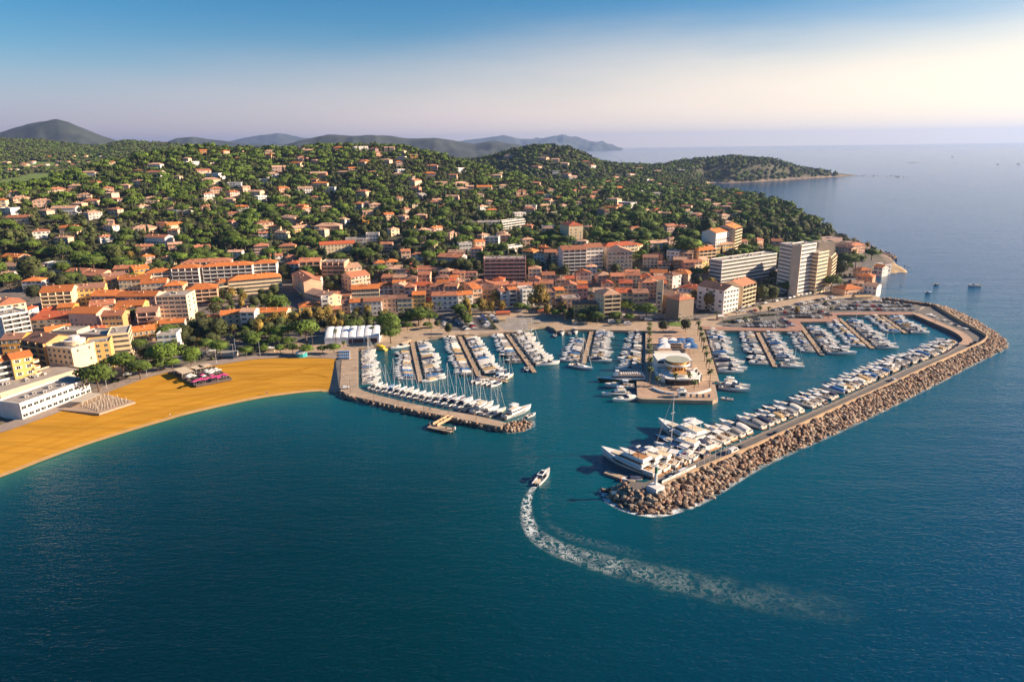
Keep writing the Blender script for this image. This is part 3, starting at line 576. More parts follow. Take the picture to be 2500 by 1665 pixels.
def raw_building(name, p0, p1, d, h, roof, wall, roofc, label, cat, group=None, style='win', shutc=None, rh=None, sides=True, detail=True, maxwin=60, wsp=3.2, grd=None, balc=None, far=False):
    """p0->p1: ground line of the facade that faces the harbour; the body reaches d metres behind it"""
    u = Vector((p1.x - p0.x, p1.y - p0.y, 0)); w = u.length; u.normalize(); v = Vector((-u.y, u.x, 0)); c = Vector((p0.x, p0.y, 0)) + u * w / 2 + v * d / 2
    if grd is None: grd = max(min(tz(*(Vector((p0.x, p0.y, 0)) + u * a + v * b_).xy) for a, b_ in ((0, 0), (w, 0), (w, d), (0, d))), 1.8)
    BOXES.append(obb(c, u, w / 2, d / 2)); NB[0] += 1
    root = empty(name, (p0.x, p0.y, grd), math.atan2(u.y, u.x)); tag(root, label, cat, group)
    zf = max(tz(p0.x, p0.y), 1.8) if grd is None else grd
    mb = MB(); mb.box(0, w, 0, d, -4, h); mb.build('wall', wmat(wall), root)
    rh = rh if rh is not None else (min(w, d) * 0.5 * 0.36 if roof in ('gable', 'hip') else (w * .5 * .36 if roof == 'gable_d' else d * 0.22))
    if roof == 'gable': rh = min(rh, d * 0.18)
    ro = roof_mesh(roof, w, d, h, rh, 0.4 if roof != 'flat' else 0.0, None).build('roof', [rmat(roofc) if roof != 'flat' else flatm, wmat(wall)], root)
    if detail and roof != 'flat':
        for k in range(1 if w < 12 else 2):
            fx = w * (0.25 + 0.5 * random.random()); fy = d * (0.3 if random.random() < .5 else .7)
            top = h + rh * (0.6 if roof in ('gable', 'hip') else 0.4)
            if roof == 'gable_d': fx = w * (0.3 if random.random() < .5 else .7)
            ch = link('chimney', chim, ro, (fx, fy, top))
    elif detail and w > 9:
        for k in range(max(1, int(w * d / 90))):
            link('roof_unit', ac, ro, (w * random.uniform(.2, .8), d * random.uniform(.25, .75), h + 0.1), random.choice((0, 1.57)))
    fl = max(1, int(round((h - 0.4) / 3.05))); fh = h / fl; made = 0
    faces = [(0, 0, 0.0, w), (w, 0, math.pi / 2, d), (0, d, -math.pi / 2, d)] if sides else [(0, 0, 0.0, w)]
    if style == 'win':
        for fi, (ox, oy, rz, ln) in enumerate(faces):
            n = max(1, int(ln / wsp)); n = n if fi == 0 else max(1, int(ln / (wsp * 1.5)))
            if far and fi: n = min(n, 1)
            for f in range(fl):
                for k in range(n):
                    if made >= maxwin or (fi and random.random() < 0.25): continue
                    s = ln * (k + .5) / n; ca_, sa = math.cos(rz), math.sin(rz); z = f * fh + fh * 0.32
                    kind = shutc or random.choice(('plain', 'white', 'blue', 'brown'))
                    o = link('window', WIN[kind], root, (ox + s * ca_ + 0.0, oy + s * sa, z), rz)
                    if n * 3.4 < ln and fi == 0: o.scale = (1.4, 1, 1)
                    made += 1
    elif style in ('band', 'balcony'):
        bm_ = balc or wmat(wall)
        for fi, (ox, oy, rz, ln) in enumerate(faces):
            if fi and style == 'balcony':
                n = max(1, int(ln / 4.5))
                for f in range(fl):
                    for k in range(n):
                        s = ln * (k + .5) / n; link('window', WIN['plain'], root, (ox + s * math.cos(rz), oy + s * math.sin(rz), f * fh + fh * .3), rz)
                continue
            for f in range(fl):
                z = f * fh; ca_, sa = math.cos(rz), math.sin(rz)
                if style == 'band':
                    o = link('window_band', WIN['band'], root, (ox + ln / 2 * ca_, oy + ln / 2 * sa, z + fh * 0.42), rz); o.scale = (ln - 0.8, 1, fh * 0.44)
                else:
                    o = link('window_band', WIN['band'], root, (ox + ln / 2, oy, z + fh * 0.12), rz); o.scale = (ln - 1.2, 1, fh * 0.70)
                    mq = MB(); mq.box(0.4, ln - .4, -1.5, 0, -0.12, 0.06, 0, True); mq.box(0.4, ln - .4, -1.56, -1.46, 0.06, 0.95, 0, True)
                    for k in range(max(1, int(ln / 5)) + 1): x = 0.4 + (ln - .8) * k / max(1, int(ln / 5)); mq.box(x - .1, x + .1, -1.45, 0, 0.06, fh - 0.13, 0)
                    if f > 0 or True: q = mq.build('balcony', bm_, root); q.location = (0, 0, z + 0.001 * f)
    return root
def eave(reg, a, b, h):
    out = []
    for q in (a, b):
        px, py = Z(reg, *q); p = hit(px, py, h)
        if p is None:
            p = hit(px, py + 14, h * .5) or hit(px, py + 30, 0); print('eave fallback', reg, q)
        out.append(p)
    return out
def B(reg, x0, y0, x1, y1, d, h, roof, wall, roofc, label, cat='house', name=None, gz=None, **k):
    if gz is not None:
        p0 = G(*Z(reg, x0, y0), gz + h); p1 = G(*Z(reg, x1, y1), gz + h); k['grd'] = gz
    else: p0, p1 = eave(reg, (x0, y0), (x1, y1), h)
    name = name or {'house': 'house', 'apartment block': 'apartment_building', 'hotel': 'hotel', 'villa': 'villa'}.get(cat, 'building')
    return raw_building(name, p0, p1, d, h, roof, wall, roofc, label, cat, **k)
AP = 'apartment block'
# --- west side of the town, above the beach
B('A', 180, 1440, 800, 1212, 14, 7.5, 'flat', 'white', 'pale', 'long white two-storey beach hotel with glazed upper gallery', 'hotel', shutc='wide', wsp=2.9, sides=False, maxwin=70)
B('A', 0, 1340, 740, 1110, 20, 6, 'flat', 'beige', 'pale', 'low beige flat-roofed block with roof units behind the white beach hotel', 'hotel', sides=False, style='win', maxwin=4)
YB = B('A', 100, 1025, 290, 990, 13, 17, 'gable', 'yellow', 'orange', 'yellow apartment block with curved corner balconies behind the beach hotel', AP, shutc='white')
B('A', -60, 1060, 98, 1026, 13, 16, 'gable', 'white', 'orange', 'white balcony block with orange roof adjoining the yellow block', AP, style='balcony', sides=False)
B('A', 415, 912, 640, 940, 14, 15.5, 'flat', 'cream', 'pale', 'cream corner hotel west wing with small balconies and round tower', 'hotel', shutc='plain')
B('A', 765, 896, 985, 872, 13, 15, 'flat', 'yellow', 'pale', 'pale yellow hotel wing with arched top windows beside round tower', 'hotel', shutc='plain')
B('A', 195, 850, 410, 880, 16, 17, 'gable', 'ochre', 'brown', 'ochre block with brown balconies beside the cream corner hotel', AP, style='balcony')
B('A', 965, 812, 1155, 792, 20, 15, 'flat', 'cream', 'pale', 'cream office block with white window grid beside tall pines', 'office', style='band')
B('A', 700, 800, 955, 812, 14, 13, 'flat', 'grey', 'pale', 'grey flat-roofed block behind the pale yellow hotel wing', AP, maxwin=12)
B('A', 0, 850, 190, 838, 16, 10, 'gable', 'orange', 'brown', 'bright orange house with brown roof at the west edge', 'house')
B('A', 460, 770, 690, 775, 12, 12, 'flat', 'cream', 'pale', 'cream penthouse block behind the corner hotel', AP, maxwin=10)
B('A', 0, 640, 250, 590, 20, 18, 'flat', 'white', 'pale', 'big white stepped apartment block with long terraces at the west edge', AP, style='balcony')
B('A', -20, 540, 230, 500, 18, 17, 'hip', 'cream', 'terracotta', 'cream apartment block with terracotta hip roof above white terraces', AP, style='win')
B('A', 270, 668, 600, 660, 13, 6, 'shed', 'cream', 'red', 'long low cream hall with bright red tiled edge', 'hall', wsp=4)
B('A', 410, 775, 640, 740, 11, 8, 'gable', 'cream', 'orange', 'cream house with big chimneys and vivid orange roof', 'house')
B('A', 770, 775, 945, 752, 10, 7, 'gable', 'cream', 'red', 'low cream house with bright red roof behind the grey block', 'house')
B('A', 1030, 790, 1390, 748, 11, 7.5, 'gable', 'ochre', 'orange', 'long ochre villa with vivid orange roof and dormer', 'villa', shutc='white')
B('A', 1405, 805, 1585, 795, 11, 10, 'flat', 'white', 'pale', 'white house with big pine before its roof terrace', 'house', shutc='blue')
B('A', 1430, 700, 1650, 688, 10, 8, 'gable', 'grey', 'orange', 'grey house with patched orange roof below the tall cream block', 'house')
B('A', 1395, 452, 1670, 452, 17, 21, 'flat', 'cream', 'pale', 'tall cream seven-storey block with balconies and roof terrace', AP, style='win', maxwin=70, shutc='wide', wsp=4)
B('A', 1222, 602, 1408, 592, 15, 13, 'gable', 'pink', 'brown', 'pink block with brown roof and oval balconies by the tall cream block', AP, style='balcony')
B('A', 905, 632, 1095, 625, 13, 14, 'gable', 'ochre', 'terracotta', 'ochre block with terracotta roof and rounded corner balconies', AP, shutc='wide')
B('A', 610, 605, 860, 612, 16, 12.5, 'gable', 'pink', 'orange', 'pale pink block with orange roof and big sun-lit balconies', AP, shutc='plain', maxwin=14)
B('A', 1035, 545, 1280, 535, 14, 9, 'gable', 'yellow', 'orange', 'yellow gabled house with orange roof behind the ochre block', 'house')
B('A', 800, 540, 1015, 520, 13, 10, 'gable', 'cream', 'terracotta', 'cream gabled house with terracotta roof behind the pink block', 'house')
B('A', 510, 560, 650, 552, 12, 8, 'gable', 'orange', 'orange', 'small orange house beside the long hall', 'house')
B('A', 355, 425, 640, 405, 18, 15, 'gable', 'cream', 'orange', 'cream balcony block with broad orange roof on the west rise', AP, style='balcony')
B('A', 660, 395, 935, 370, 15, 13, 'gable', 'yellow', 'brown', 'yellow apartment block with brown roof and arched porch', AP, style='win', shutc='brown')
B('A', 810, 452, 1030, 452, 16, 10, 'gable', 'pink', 'orange', 'pinkish terrace with sloping orange roofs, its western half', AP)
B('A', 1040, 455, 1390, 455, 15, 10, 'gable', 'pink', 'orange', 'pinkish terrace with sloping orange roofs, its eastern half', AP)
B('A', 1465, 362, 1640, 356, 14, 9, 'hip', 'peach', 'orange', 'peach block with hipped orange roof behind the peach balcony block', AP)
B('A', 1660, 402, 1950, 382, 17, 12, 'hip', 'peach', 'orange', 'peach block with projecting balconies and orange hip roof', AP, style='balcony')
B('A', 1258, 345, 1490, 332, 15, 10, 'gable', 'beige', 'orange', 'beige gabled block with orange roof in the west quarter', AP)
B('A', 1060, 312, 1340, 300, 15, 10, 'gable', 'cream', 'orange', 'cream gabled block beside the deep orange houses', AP)
B('A', 945, 312, 1045, 303, 14, 9, 'gable', 'orange', 'terracotta', 'deep orange house with loggia and terracotta roof', 'house')
B('A', 1200, 215, 1340, 195, 14, 11, 'gable', 'orange', 'orange', 'vivid orange tall house on the slope behind town', 'house')
B('A', 1015, 212, 1195, 203, 12, 8, 'gable', 'orange', 'terracotta', 'orange house with terracotta roof beside the tall orange house', 'house')
B('A', 920, 285, 1160, 250, 12, 8, 'gable', 'yellow', 'brown', 'yellow house with long brown roof and loggias', 'house')
B('A', 555, 250, 715, 258, 22, 5, 'gable', 'peach', 'terracotta', 'low market hall with wide terracotta roof, western bay', 'hall', maxwin=4)
B('A', 720, 262, 880, 275, 22, 5, 'gable', 'peach', 'terracotta', 'low market hall with wide terracotta roof, eastern bay', 'hall', maxwin=4)
B('A', 0, 185, 375, 190, 14, 8, 'gable', 'white', 'pale', 'long white terrace with pale stepped roofs at the west edge', AP)
B('A', 392, 160, 545, 165, 11, 10, 'flat', 'white', 'pale', 'white cube villa with two rows of large windows', 'villa', shutc='wide')
B('A', 0, 262, 112, 255, 11, 7, 'gable', 'white', 'pale', 'white gabled house with pale roof at the west edge', 'house')
B('A', 20, 312, 185, 305, 10, 6, 'hip', 'yellow', 'terracotta', 'small yellow villa with hip roof near the west edge', 'villa')
B('A', 190, 322, 365, 315, 12, 9, 'hip', 'white', 'orange', 'white villa with pyramid orange roof and chimney', 'villa')
B('A', 370, 590, 508, 585, 12, 6, 'gable', 'salmon', 'red', 'low salmon house with red roof by the long hall', 'house')
# --- long white blocks with red stair panels, and the school below them
for x0, y0, x1, y1, h, lb in ((1300, 250, 1530, 232, 13, 'first from the west'), (1535, 205, 1785, 198, 16, 'second from the west'), (1812, 192, 2265, 172, 16, 'third from the west, the longest')):
    B('A', x0, y0, x1, y1, 13, h, 'hip', 'white', 'orange', f'white balcony block with red panels, {lb} in its row', AP, style='balcony', group='white balcony blocks with red stair panels', sides=False)
B('B', 502, 165, 715, 155, 13, 15, 'hip', 'white', 'orange', 'white balcony block with red panels, easternmost in its row', AP, style='balcony', group='white balcony blocks with red stair panels', sides=False)
B('A', 1625, 160, 2075, 138, 13, 12, 'hip', 'white', 'terracotta', 'white block half hidden behind the row with red panels', AP, style='balcony', group='white balcony blocks with red stair panels', sides=False)
SCH = B('B', 285, 318, 760, 275, 15, 12, 'hip', 'cream', 'orange', 'long school with orange roof and tall white fins before red panels', 'school', style='band', name='school_building', sides=False)
B('B', 190, 335, 283, 325, 14, 11, 'hip', 'cream', 'orange', 'cream school wing with tall window slots', 'school', name='school_building', style='balcony', sides=False)
# --- quarter east of the avenue
B('B', 850, 225, 960, 330, 14, 14, 'gable', 'peach', 'terracotta', 'peach terrace running back along the avenue', AP, maxwin=24)
B('B', 925, 320, 1105, 315, 14, 12, 'gable', 'white', 'terracotta', 'white corner house with terracotta roof on the avenue', 'house', shutc='brown')
B('B', 918, 150, 1110, 140, 14, 14, 'gable', 'peach', 'terracotta', 'peach block with arched loggias and stepped roof', AP, style='balcony')
B('B', 1118, 150, 1330, 150, 14, 17, 'flat', 'peach', 'pale', 'tall peach block with square loggias round a garden court', AP, style='balcony')
B('B', 1335, 205, 1480, 180, 16, 12, 'gable', 'peach', 'pale', 'peach house row with pale roof east of the court, back one', 'house')
B('B', 1385, 285, 1555, 250, 16, 12, 'gable', 'peach', 'terracotta', 'peach house row with terracotta roof east of the court, front one', 'house')
B('B', 1390, 395, 1640, 385, 13, 12, 'gable', 'cream', 'orange', 'cream house with three large windows under an orange roof', 'house', shutc='wide')
B('B', 975, 405, 1170, 470, 14, 9, 'gable', 'peach', 'pale', 'peach house with pale gable roof near the avenue corner', 'house')
B('B', 1180, 445, 1380, 450, 12, 8, 'gable', 'peach', 'terracotta', 'low peach house with wide terracotta roof', 'house')
B('B', 918, 552, 1112, 536, 11, 8, 'hip', 'yellow', 'orange', 'pale yellow house with orange hip roof at the park corner', 'house', shutc='plain')
B('B', 1118, 482, 1185, 478, 9, 13, 'flat', 'white', 'pale', 'narrow white four-storey house with balconies', 'house', shutc='wide')
B('B', 1192, 576, 1300, 572, 10, 6, 'gable', 'ochre', 'terracotta', 'low ochre restaurant house facing the park', 'house')
B('B', 1302, 520, 1372, 516, 10, 9, 'gable', 'cream', 'brown', 'cream house with brown roof in the park-front row', 'house')
B('B', 1375, 512, 1494, 506, 10, 10, 'gable', 'white', 'orange', 'white house with orange roof in the park-front row', 'house', shutc='blue')
B('B', 1497, 504, 1660, 498, 10, 10.5, 'gable', 'white', 'terracotta', 'long white house with balconies in the park-front row', 'house', shutc='white')
B('B', 1668, 480, 1790, 478, 10, 10, 'gable', 'peach', 'brown', 'peach house with brown roof in the park-front row', 'house')
B('B', 1800, 478, 1935, 474, 10, 10, 'gable', 'cream', 'brown', 'cream house with blue shutters and brown roof', 'house', shutc='blue')
B('B', 1937, 445, 2055, 442, 12, 12, 'gable', 'ochre', 'orange', 'ochre house with green shutters in the harbour-front row', 'house', shutc='green')
B('B', 2000, 505, 2105, 500, 8, 6, 'gable', 'white', 'red', 'low white house with red roof before the ochre house', 'house')
B('B', 1595, 160, 1700, 150, 11, 9, 'hip', 'peach', 'orange', 'peach town house with orange hip roof on the hill foot', 'house')
B('B', 1702, 150, 1810, 140, 11, 9, 'hip', 'peach', 'orange', 'peach town house twin with orange roof and white quoins', 'house')
B('B', 1690, 215, 1900, 205, 13, 8, 'hip', 'beige', 'pale', 'beige house with wide pale hip roof and round front', 'house')
B('B', 1912, 168, 1975, 165, 8, 6, 'hip', 'orange', 'orange', 'small bright orange house at the hill foot', 'house')
B('B', 118, 652, 208, 640, 9, 6, 'gable', 'peach', 'orange', 'small peach house with orange roof behind the palms', 'house')
B('B', 212, 622, 385, 612, 11, 10, 'gable', 'cream', 'orange', 'cream house with orange roof behind the palms', 'house', shutc='plain')
B('B', 388, 600, 515, 598, 11, 13, 'gable', 'white', 'pale', 'white four-storey house with grey pediment behind the palms', 'house', shutc='wide')
B('B', 530, 600, 805, 598, 11, 10, 'gable', 'cream', 'orange', 'cream house with dormers and orange roof at the park edge', 'house', shutc='green')
B('B', 800, 160, 915, 165, 11, 9, 'hip', 'white', 'red', 'white villa with steep red hip roof behind the peach block', 'villa')
# --- harbour front, middle
B('C', 200, 452, 430, 448, 11, 11, 'gable', 'white', 'terracotta', 'white hotel front with arched windows, western half', 'hotel', shutc='white')
B('C', 432, 448, 568, 436, 11, 11, 'gable', 'white', 'orange', 'white hotel front with arched windows, eastern half', 'hotel', shutc='white')
B('C', 570, 392, 650, 385, 26, 13, 'gable', 'peach', 'orange', 'peach house with tall white gable end', 'house')
B('C', 655, 392, 815, 398, 13, 11, 'gable', 'ochre', 'brown', 'ochre house with rounded corner on the old square', 'house')
B('C', 818, 412, 888, 406, 11, 12, 'gable', 'white', 'terracotta', 'white narrow house on the quay beside plane trees', 'house')
B('C', 890, 396, 960, 392, 11, 13, 'gable', 'white', 'orange', 'white narrow house with dark balconies on the quay', 'house', style='balcony', sides=False)
B('C', 962, 408, 1012, 404, 11, 11, 'gable', 'beige', 'terracotta', 'beige narrow house between two white houses on the quay', 'house')
B('C', 1014, 400, 1120, 390, 12, 13, 'flat', 'white', 'pale', 'white corner house with roof terrace on the quay', 'house', shutc='blue')
B('C', 1225, 420, 1310, 418, 12, 10, 'gable', 'grey', 'brown', 'grey house with brown roof behind the big plane tree', 'house')
B('C', 1312, 402, 1390, 398, 12, 11, 'gable', 'ochre', 'orange', 'ochre narrow house with green shutters and orange roof', 'house', shutc='green')
B('C', 1320, 505, 1378, 500, 9, 7, 'gable', 'peach', 'brown', 'low peach house beside the pale yellow tall house', 'house')
B('C', 1380, 482, 1535, 476, 11, 10, 'flat', 'pink', 'pale', 'pinkish house with arched windows and roof terrace', 'house', shutc='plain')
B('C', 1475, 532, 1690, 528, 11, 10, 'hip', 'yellow', 'brown', 'pale yellow tall house with dark brown hip roof on the quay', 'house', shutc='plain')
B('C', 1740, 450, 1895, 440, 17, 18, 'hip', 'cream', 'pale', 'cream six-storey balcony block on the harbour front', AP, style='balcony')
B('C', 1858, 425, 2005, 424, 12, 11, 'gable', 'cream', 'red', 'cream long house with red roof behind the harbour pines', 'house', shutc='blue')
B('C', 2010, 432, 2150, 428, 12, 11, 'gable', 'beige', 'brown', 'beige long house with brown roof behind the harbour pines', 'house', shutc='green')
B('C', 665, 122, 1045, 118, 14, 19, 'flat', 'pink', 'pale', 'large pink six-storey slab with loggias behind the old town', AP, style='balcony')
B('C', 1372, 42, 1588, 30, 15, 21, 'gable', 'white', 'terracotta', 'tall white slab with square windows behind the old town', AP, style='balcony')
B('C', 1592, 20, 1740, 8, 15, 20, 'gable', 'white', 'terracotta', 'tall white stepped block beside the white slab', AP, shutc='wide')
B('C', 1785, 60, 2005, 50, 16, 17, 'gable_d', 'beige', 'pale', 'beige residence with painted gable facade behind the old town', AP, style='win')
B('C', 1760, 12, 2050, -30, 14, 15, 'hip', 'cream', 'red', 'cream residence with red hip roof behind the painted gable', AP)
B('C', 250, 95, 460, 110, 14, 6, 'gable', 'white', 'terracotta', 'long white villa with grey terraces behind a hedge', 'villa')
B('C', 60, 215, 290, 215, 12, 6, 'gable', 'white', 'terracotta', 'white tent-roofed cafe house in the old town back', 'house')
B('C', 1005, 45, 1110, 55, 12, 10, 'hip', 'ochre', 'orange', 'ochre house with orange roof beside the pink slab', 'house')
B('C', 1115, 65, 1205, 72, 11, 10, 'hip', 'white', 'terracotta', 'white house with balconies between ochre house and white slab', 'house')
B('C', 1210, 60, 1318, 62, 12, 12, 'gable', 'cream', 'terracotta', 'cream gabled house with wide balconies by the white slab', 'house')
B('C', 1322, 85, 1400, 82, 12, 11, 'gable', 'salmon', 'brown', 'salmon red house against the tall white slab', 'house')
# --- east: stone tower, church, hotel, slabs
B('D', 583, 868, 716, 842, 13, 14.5, 'hip', 'stone', 'terracotta', 'square stone watch tower with low tiled roof on the quay road', 'tower', name='watch_tower', shutc='plain', maxwin=5)
B('D', 375, 800, 585, 840, 14, 12, 'gable', 'ochre', 'pale', 'ochre stone church nave with pale roof beside the watch tower', 'church', name='church', maxwin=4)
B('D', 380, 700, 440, 702, 5.5, 23, 'flat', 'cream', 'pale', 'cream square bell tower of the church with open top', 'bell tower', name='bell_tower', maxwin=5, detail=False)
B('D', 578, 745, 770, 765, 13, 11, 'hip', 'white', 'red', 'bluish white town house with red hip roof behind the stone tower', 'house', shutc='plain')
B('D', 988, 775, 1122, 748, 24, 17, 'gable_d', 'white', 'brown', 'white hotel with curved balconies narrow to the quay road', 'hotel', shutc='wide')
B('D', 1142, 735, 1265, 700, 16, 16, 'gable', 'cream', 'terracotta', 'cream balcony hotel beside the narrow white hotel', 'hotel', style='balcony')
B('D', 970, 500, 1462, 440, 13, 22, 'flat', 'white', 'pale', 'long white six-storey slab with ribbon windows and yellow awnings', AP, style='band', sides=True)
B('D', 1686, 372, 1818, 350, 11, 40, 'flat', 'white', 'pale', 'white twelve-storey tower with ribbon windows, its sunlit eastern half', 'tower block', style='band', name='tower_block', sides=False)
B('D', 1607, 374, 1682, 376, 8, 40.5, 'flat', 'beige', 'pale', 'blind tan stair tower between the two halves of the white tower', 'tower block', name='stair_tower', maxwin=0, detail=False)
B('D', 1490, 352, 1603, 374, 11, 39.5, 'flat', 'white', 'pale', 'white twelve-storey tower with ribbon windows, its shaded western half', 'tower block', style='band', name='tower_block', sides=False)
B('D', 1818, 512, 1938, 485, 15, 23, 'flat', 'cream', 'pale', 'cream curved terrace block adjoining the white tower', AP, style='band', sides=True)
B('D', 1945, 480, 1990, 440, 22, 24, 'flat', 'cream', 'pale', 'cream rounded end with wrap-around terraces beside curved block', AP, style='balcony')
B('D', 1838, 440, 1930, 420, 14, 33, 'flat', 'cream', 'pale', 'upper cream terrace block stepping down from the tower', AP, style='band')
B('D', 1840, 345, 1985, 340, 10, 35, 'flat', 'beige', 'pale', 'beige blank slab behind the terrace blocks', AP, maxwin=0)
B('D', 915, 245, 1060, 232, 16, 21, 'gable', 'white', 'orange', 'white lit apartment block with orange roof above the slab', AP, style='win', maxwin=40)
B('D', 1075, 215, 1140, 195, 18, 24, 'gable', 'cream', 'orange', 'cream tall block end with balconies above the slab', AP, style='balcony')
B('D', 850, 345, 1075, 350, 14, 10, 'gable', 'yellow', 'pale', 'yellow gabled hotel with terrace above the long slab', 'hotel')
B('D', 470, 415, 580, 425, 10, 10, 'flat', 'white', 'pale', 'white cube house with roof terrace at the old town edge', 'house')
B('D', 585, 430, 705, 440, 11, 9, 'gable', 'peach', 'pale', 'peach house with pale roof beside the white cube house', 'house')
B('D', 755, 395, 910, 400, 12, 12, 'gable', 'cream', 'orange', 'cream three-storey house with loggia above the slab', 'house', style='balcony')
B('D', 80, 360, 215, 372, 12, 10, 'hip', 'cream', 'orange', 'cream villa with orange hip roof near the small car park', 'villa', shutc='green')
B('D', 440, 610, 525, 640, 12, 11, 'hip', 'white', 'brown', 'white town house with mansard brown roof near the church', 'house')
B('D', 500, 585, 665, 625, 13, 10, 'hip', 'peach', 'orange', 'peach town house with broad orange roof near the church', 'house')
B('D', 630, 520, 725, 520, 10, 12, 'gable', 'salmon', 'terracotta', 'salmon facade house in the street above the church', 'house')
B('D', 728, 515, 790, 512, 10, 12, 'gable', 'cream', 'terracotta', 'cream facade house with tall windows above the church', 'house')
B('D', 792, 500, 850, 490, 10, 12, 'gable', 'yellow', 'pale', 'yellow facade house with tall windows above the church', 'house')
B('D', 1415, 305, 1510, 330, 12, 8, 'gable', 'peach', 'terracotta', 'peach twin-gabled villa behind the white tower', 'villa')
B('D', 1990, 370, 2130, 395, 12, 9, 'gable', 'peach', 'brown', 'peach house with dark pitched roofs right of the tower', 'villa')
B('D', 2140, 372, 2255, 360, 12, 9, 'hip', 'salmon', 'terracotta', 'salmon villa near the eastern shore', 'villa')
B('D', 1825, 300, 2050, 300, 14, 6, 'flat', 'pink', 'pale', 'long low pink resort building by the sea, back one', 'hotel', maxwin=12)
B('D', 1900, 335, 2180, 340, 10, 5, 'flat', 'peach', 'pale', 'long low peach resort building by the sea, front one', 'hotel', maxwin=12)
B('E', 640, 430, 815, 415, 14, 5, 'hip', 'peach', 'orange', 'low peach sailing club house with orange roof by the car park', 'club house', maxwin=6)
B('E', 710, 365, 820, 375, 10, 5, 'gable', 'white', 'pale', 'white low house row by the water east of the road', 'house', maxwin=5)
B('E', 822, 385, 945, 400, 11, 7, 'gable', 'white', 'pale', 'white boat house at the water edge with stone base', 'house', maxwin=8)
B('E', 750, 290, 905, 305, 12, 7, 'hip', 'salmon', 'orange', 'salmon house with orange roof on the eastern shore', 'house')
B('E', 790, 240, 900, 235, 10, 7, 'hip', 'peach', 'orange', 'peach house stepping behind the salmon house', 'house')
B('E', 915, 200, 1000, 215, 10, 7, 'gable', 'white', 'orange', 'white house with orange roof on the sandy spit, nearer one', 'house')
B('E', 1010, 195, 1085, 190, 10, 7, 'flat', 'white', 'pale', 'white house with arches on the sandy spit', 'house')
# --- hill foot and hillside landmarks
B('H', 610, 905, 895, 870, 13, 10, 'gable', 'cream', 'red', 'long cream school with bright red roof at the hill foot', 'school', name='school_building', shutc='plain')
B('H', 820, 860, 990, 845, 14, 6, 'flat', 'grey', 'pale', 'low grey house with green planted roof above the cream school', 'villa')
B('H', 985, 815, 1090, 810, 11, 8, 'flat', 'white', 'pale', 'white modern villa with flat roof beside the hill street', 'villa', shutc='wide')
B('H', 65, 915, 185, 905, 11, 9, 'hip', 'pink', 'terracotta', 'pinkish villa with terracotta hip roof at the hill foot', 'villa', shutc='wide')
B('H', 265, 915, 405, 905, 11, 9, 'hip', 'yellow', 'terracotta', 'yellow villa with terracotta hip roof at the hill foot', 'villa', shutc='wide')
B('H', 560, 750, 770, 745, 15, 8, 'hip', 'peach', 'pale', 'large peach house with arched terrace on the slope', 'villa')
B('H', 400, 765, 530, 735, 10, 5, 'gable', 'yellow', 'pale', 'bright yellow walled villa on the slope', 'villa')
B('H', 430, 440, 550, 430, 12, 9, 'gable', 'white', 'pale', 'big white terraced villa on a retaining wall mid hill', 'villa', shutc='wide')
B('H', 1210, 175, 1305, 180, 10, 7, 'flat', 'white', 'pale', 'white modern villa with long terraces near the hilltop', 'villa', shutc='wide')
B('H', 1210, 130, 1300, 132, 11, 7, 'hip', 'cream', 'pale', 'cream villa just below the hilltop', 'villa')
B('H', 1005, 45, 1065, 45, 6, 7, 'hip', 'pink', 'terracotta', 'pink turret house on the hill crest', 'villa')
B('H', 1745, 275, 1810, 272, 10, 7, 'flat', 'white', 'pale', 'white cube villa with dark openings high on the east shoulder', 'villa')
B('H', 1910, 700, 2090, 712, 12, 9, 'flat', 'white', 'pale', 'white terraced apartment row in the pines, west part', AP, style='balcony', sides=False)
B('H', 2100, 712, 2290, 690, 12, 9, 'flat', 'white', 'pale', 'white terraced apartment row in the pines, east part', AP, style='balcony', sides=False)
B('H', 1690, 700, 1900, 720, 12, 7, 'flat', 'beige', 'pale', 'beige terraced apartment row in the pines', AP, style='balcony', sides=False)
B('I', 900, 720, 972, 745, 16, 19, 'hip', 'cream', 'red', 'ornate cream belle epoque mansion with corner turret in the park', 'mansion', name='mansion', shutc='plain')
B('I', 1280, 520, 1370, 530, 12, 10, 'hip', 'cream', 'pale', 'cream villa with pediment above the wooded park', 'villa')
B('I', 1385, 540, 1485, 560, 12, 9, 'flat', 'white', 'pale', 'white curved modern villa above the wooded park', 'villa', style='balcony')
B('I', 1250, 590, 1355, 600, 11, 8, 'gable', 'peach', 'orange', 'peach villa with orange roofs above the wooded park', 'villa')
B('I', 1205, 605, 1265, 620, 7, 13, 'hip', 'stone', 'terracotta', 'grey stone tower house above the wooded park', 'villa')
B('I', 1640, 890, 1790, 880, 11, 7, 'gable', 'cream', 'pale', 'cream house with arches below the hill wood', 'villa')
B('I', 1780, 750, 1855, 745, 11, 9, 'gable', 'pink', 'terracotta', 'pink stepped house on the east slope street', 'villa')
B('I', 1680, 615, 1750, 610, 10, 7, 'hip', 'peach', 'orange', 'peach villa with orange pyramid roof east slope', 'villa')
B('I', 1480, 770, 1570, 760, 9, 6, 'hip', 'cream', 'terracotta', 'cream cottage among the park trees', 'villa')
B('I', 70, 895, 175, 890, 11, 8, 'flat', 'white', 'pale', 'white flat-roofed villa above the pink slab', 'villa', shutc='wide')
B('I', 165, 935, 255, 935, 11, 9, 'hip', 'pink', 'terracotta', 'pinkish villa with balustrade above the pink slab', 'villa')
B('I', 465, 925, 590, 905, 11, 8, 'flat', 'white', 'pale', 'white flat villa half hidden in trees above pink slab', 'villa')
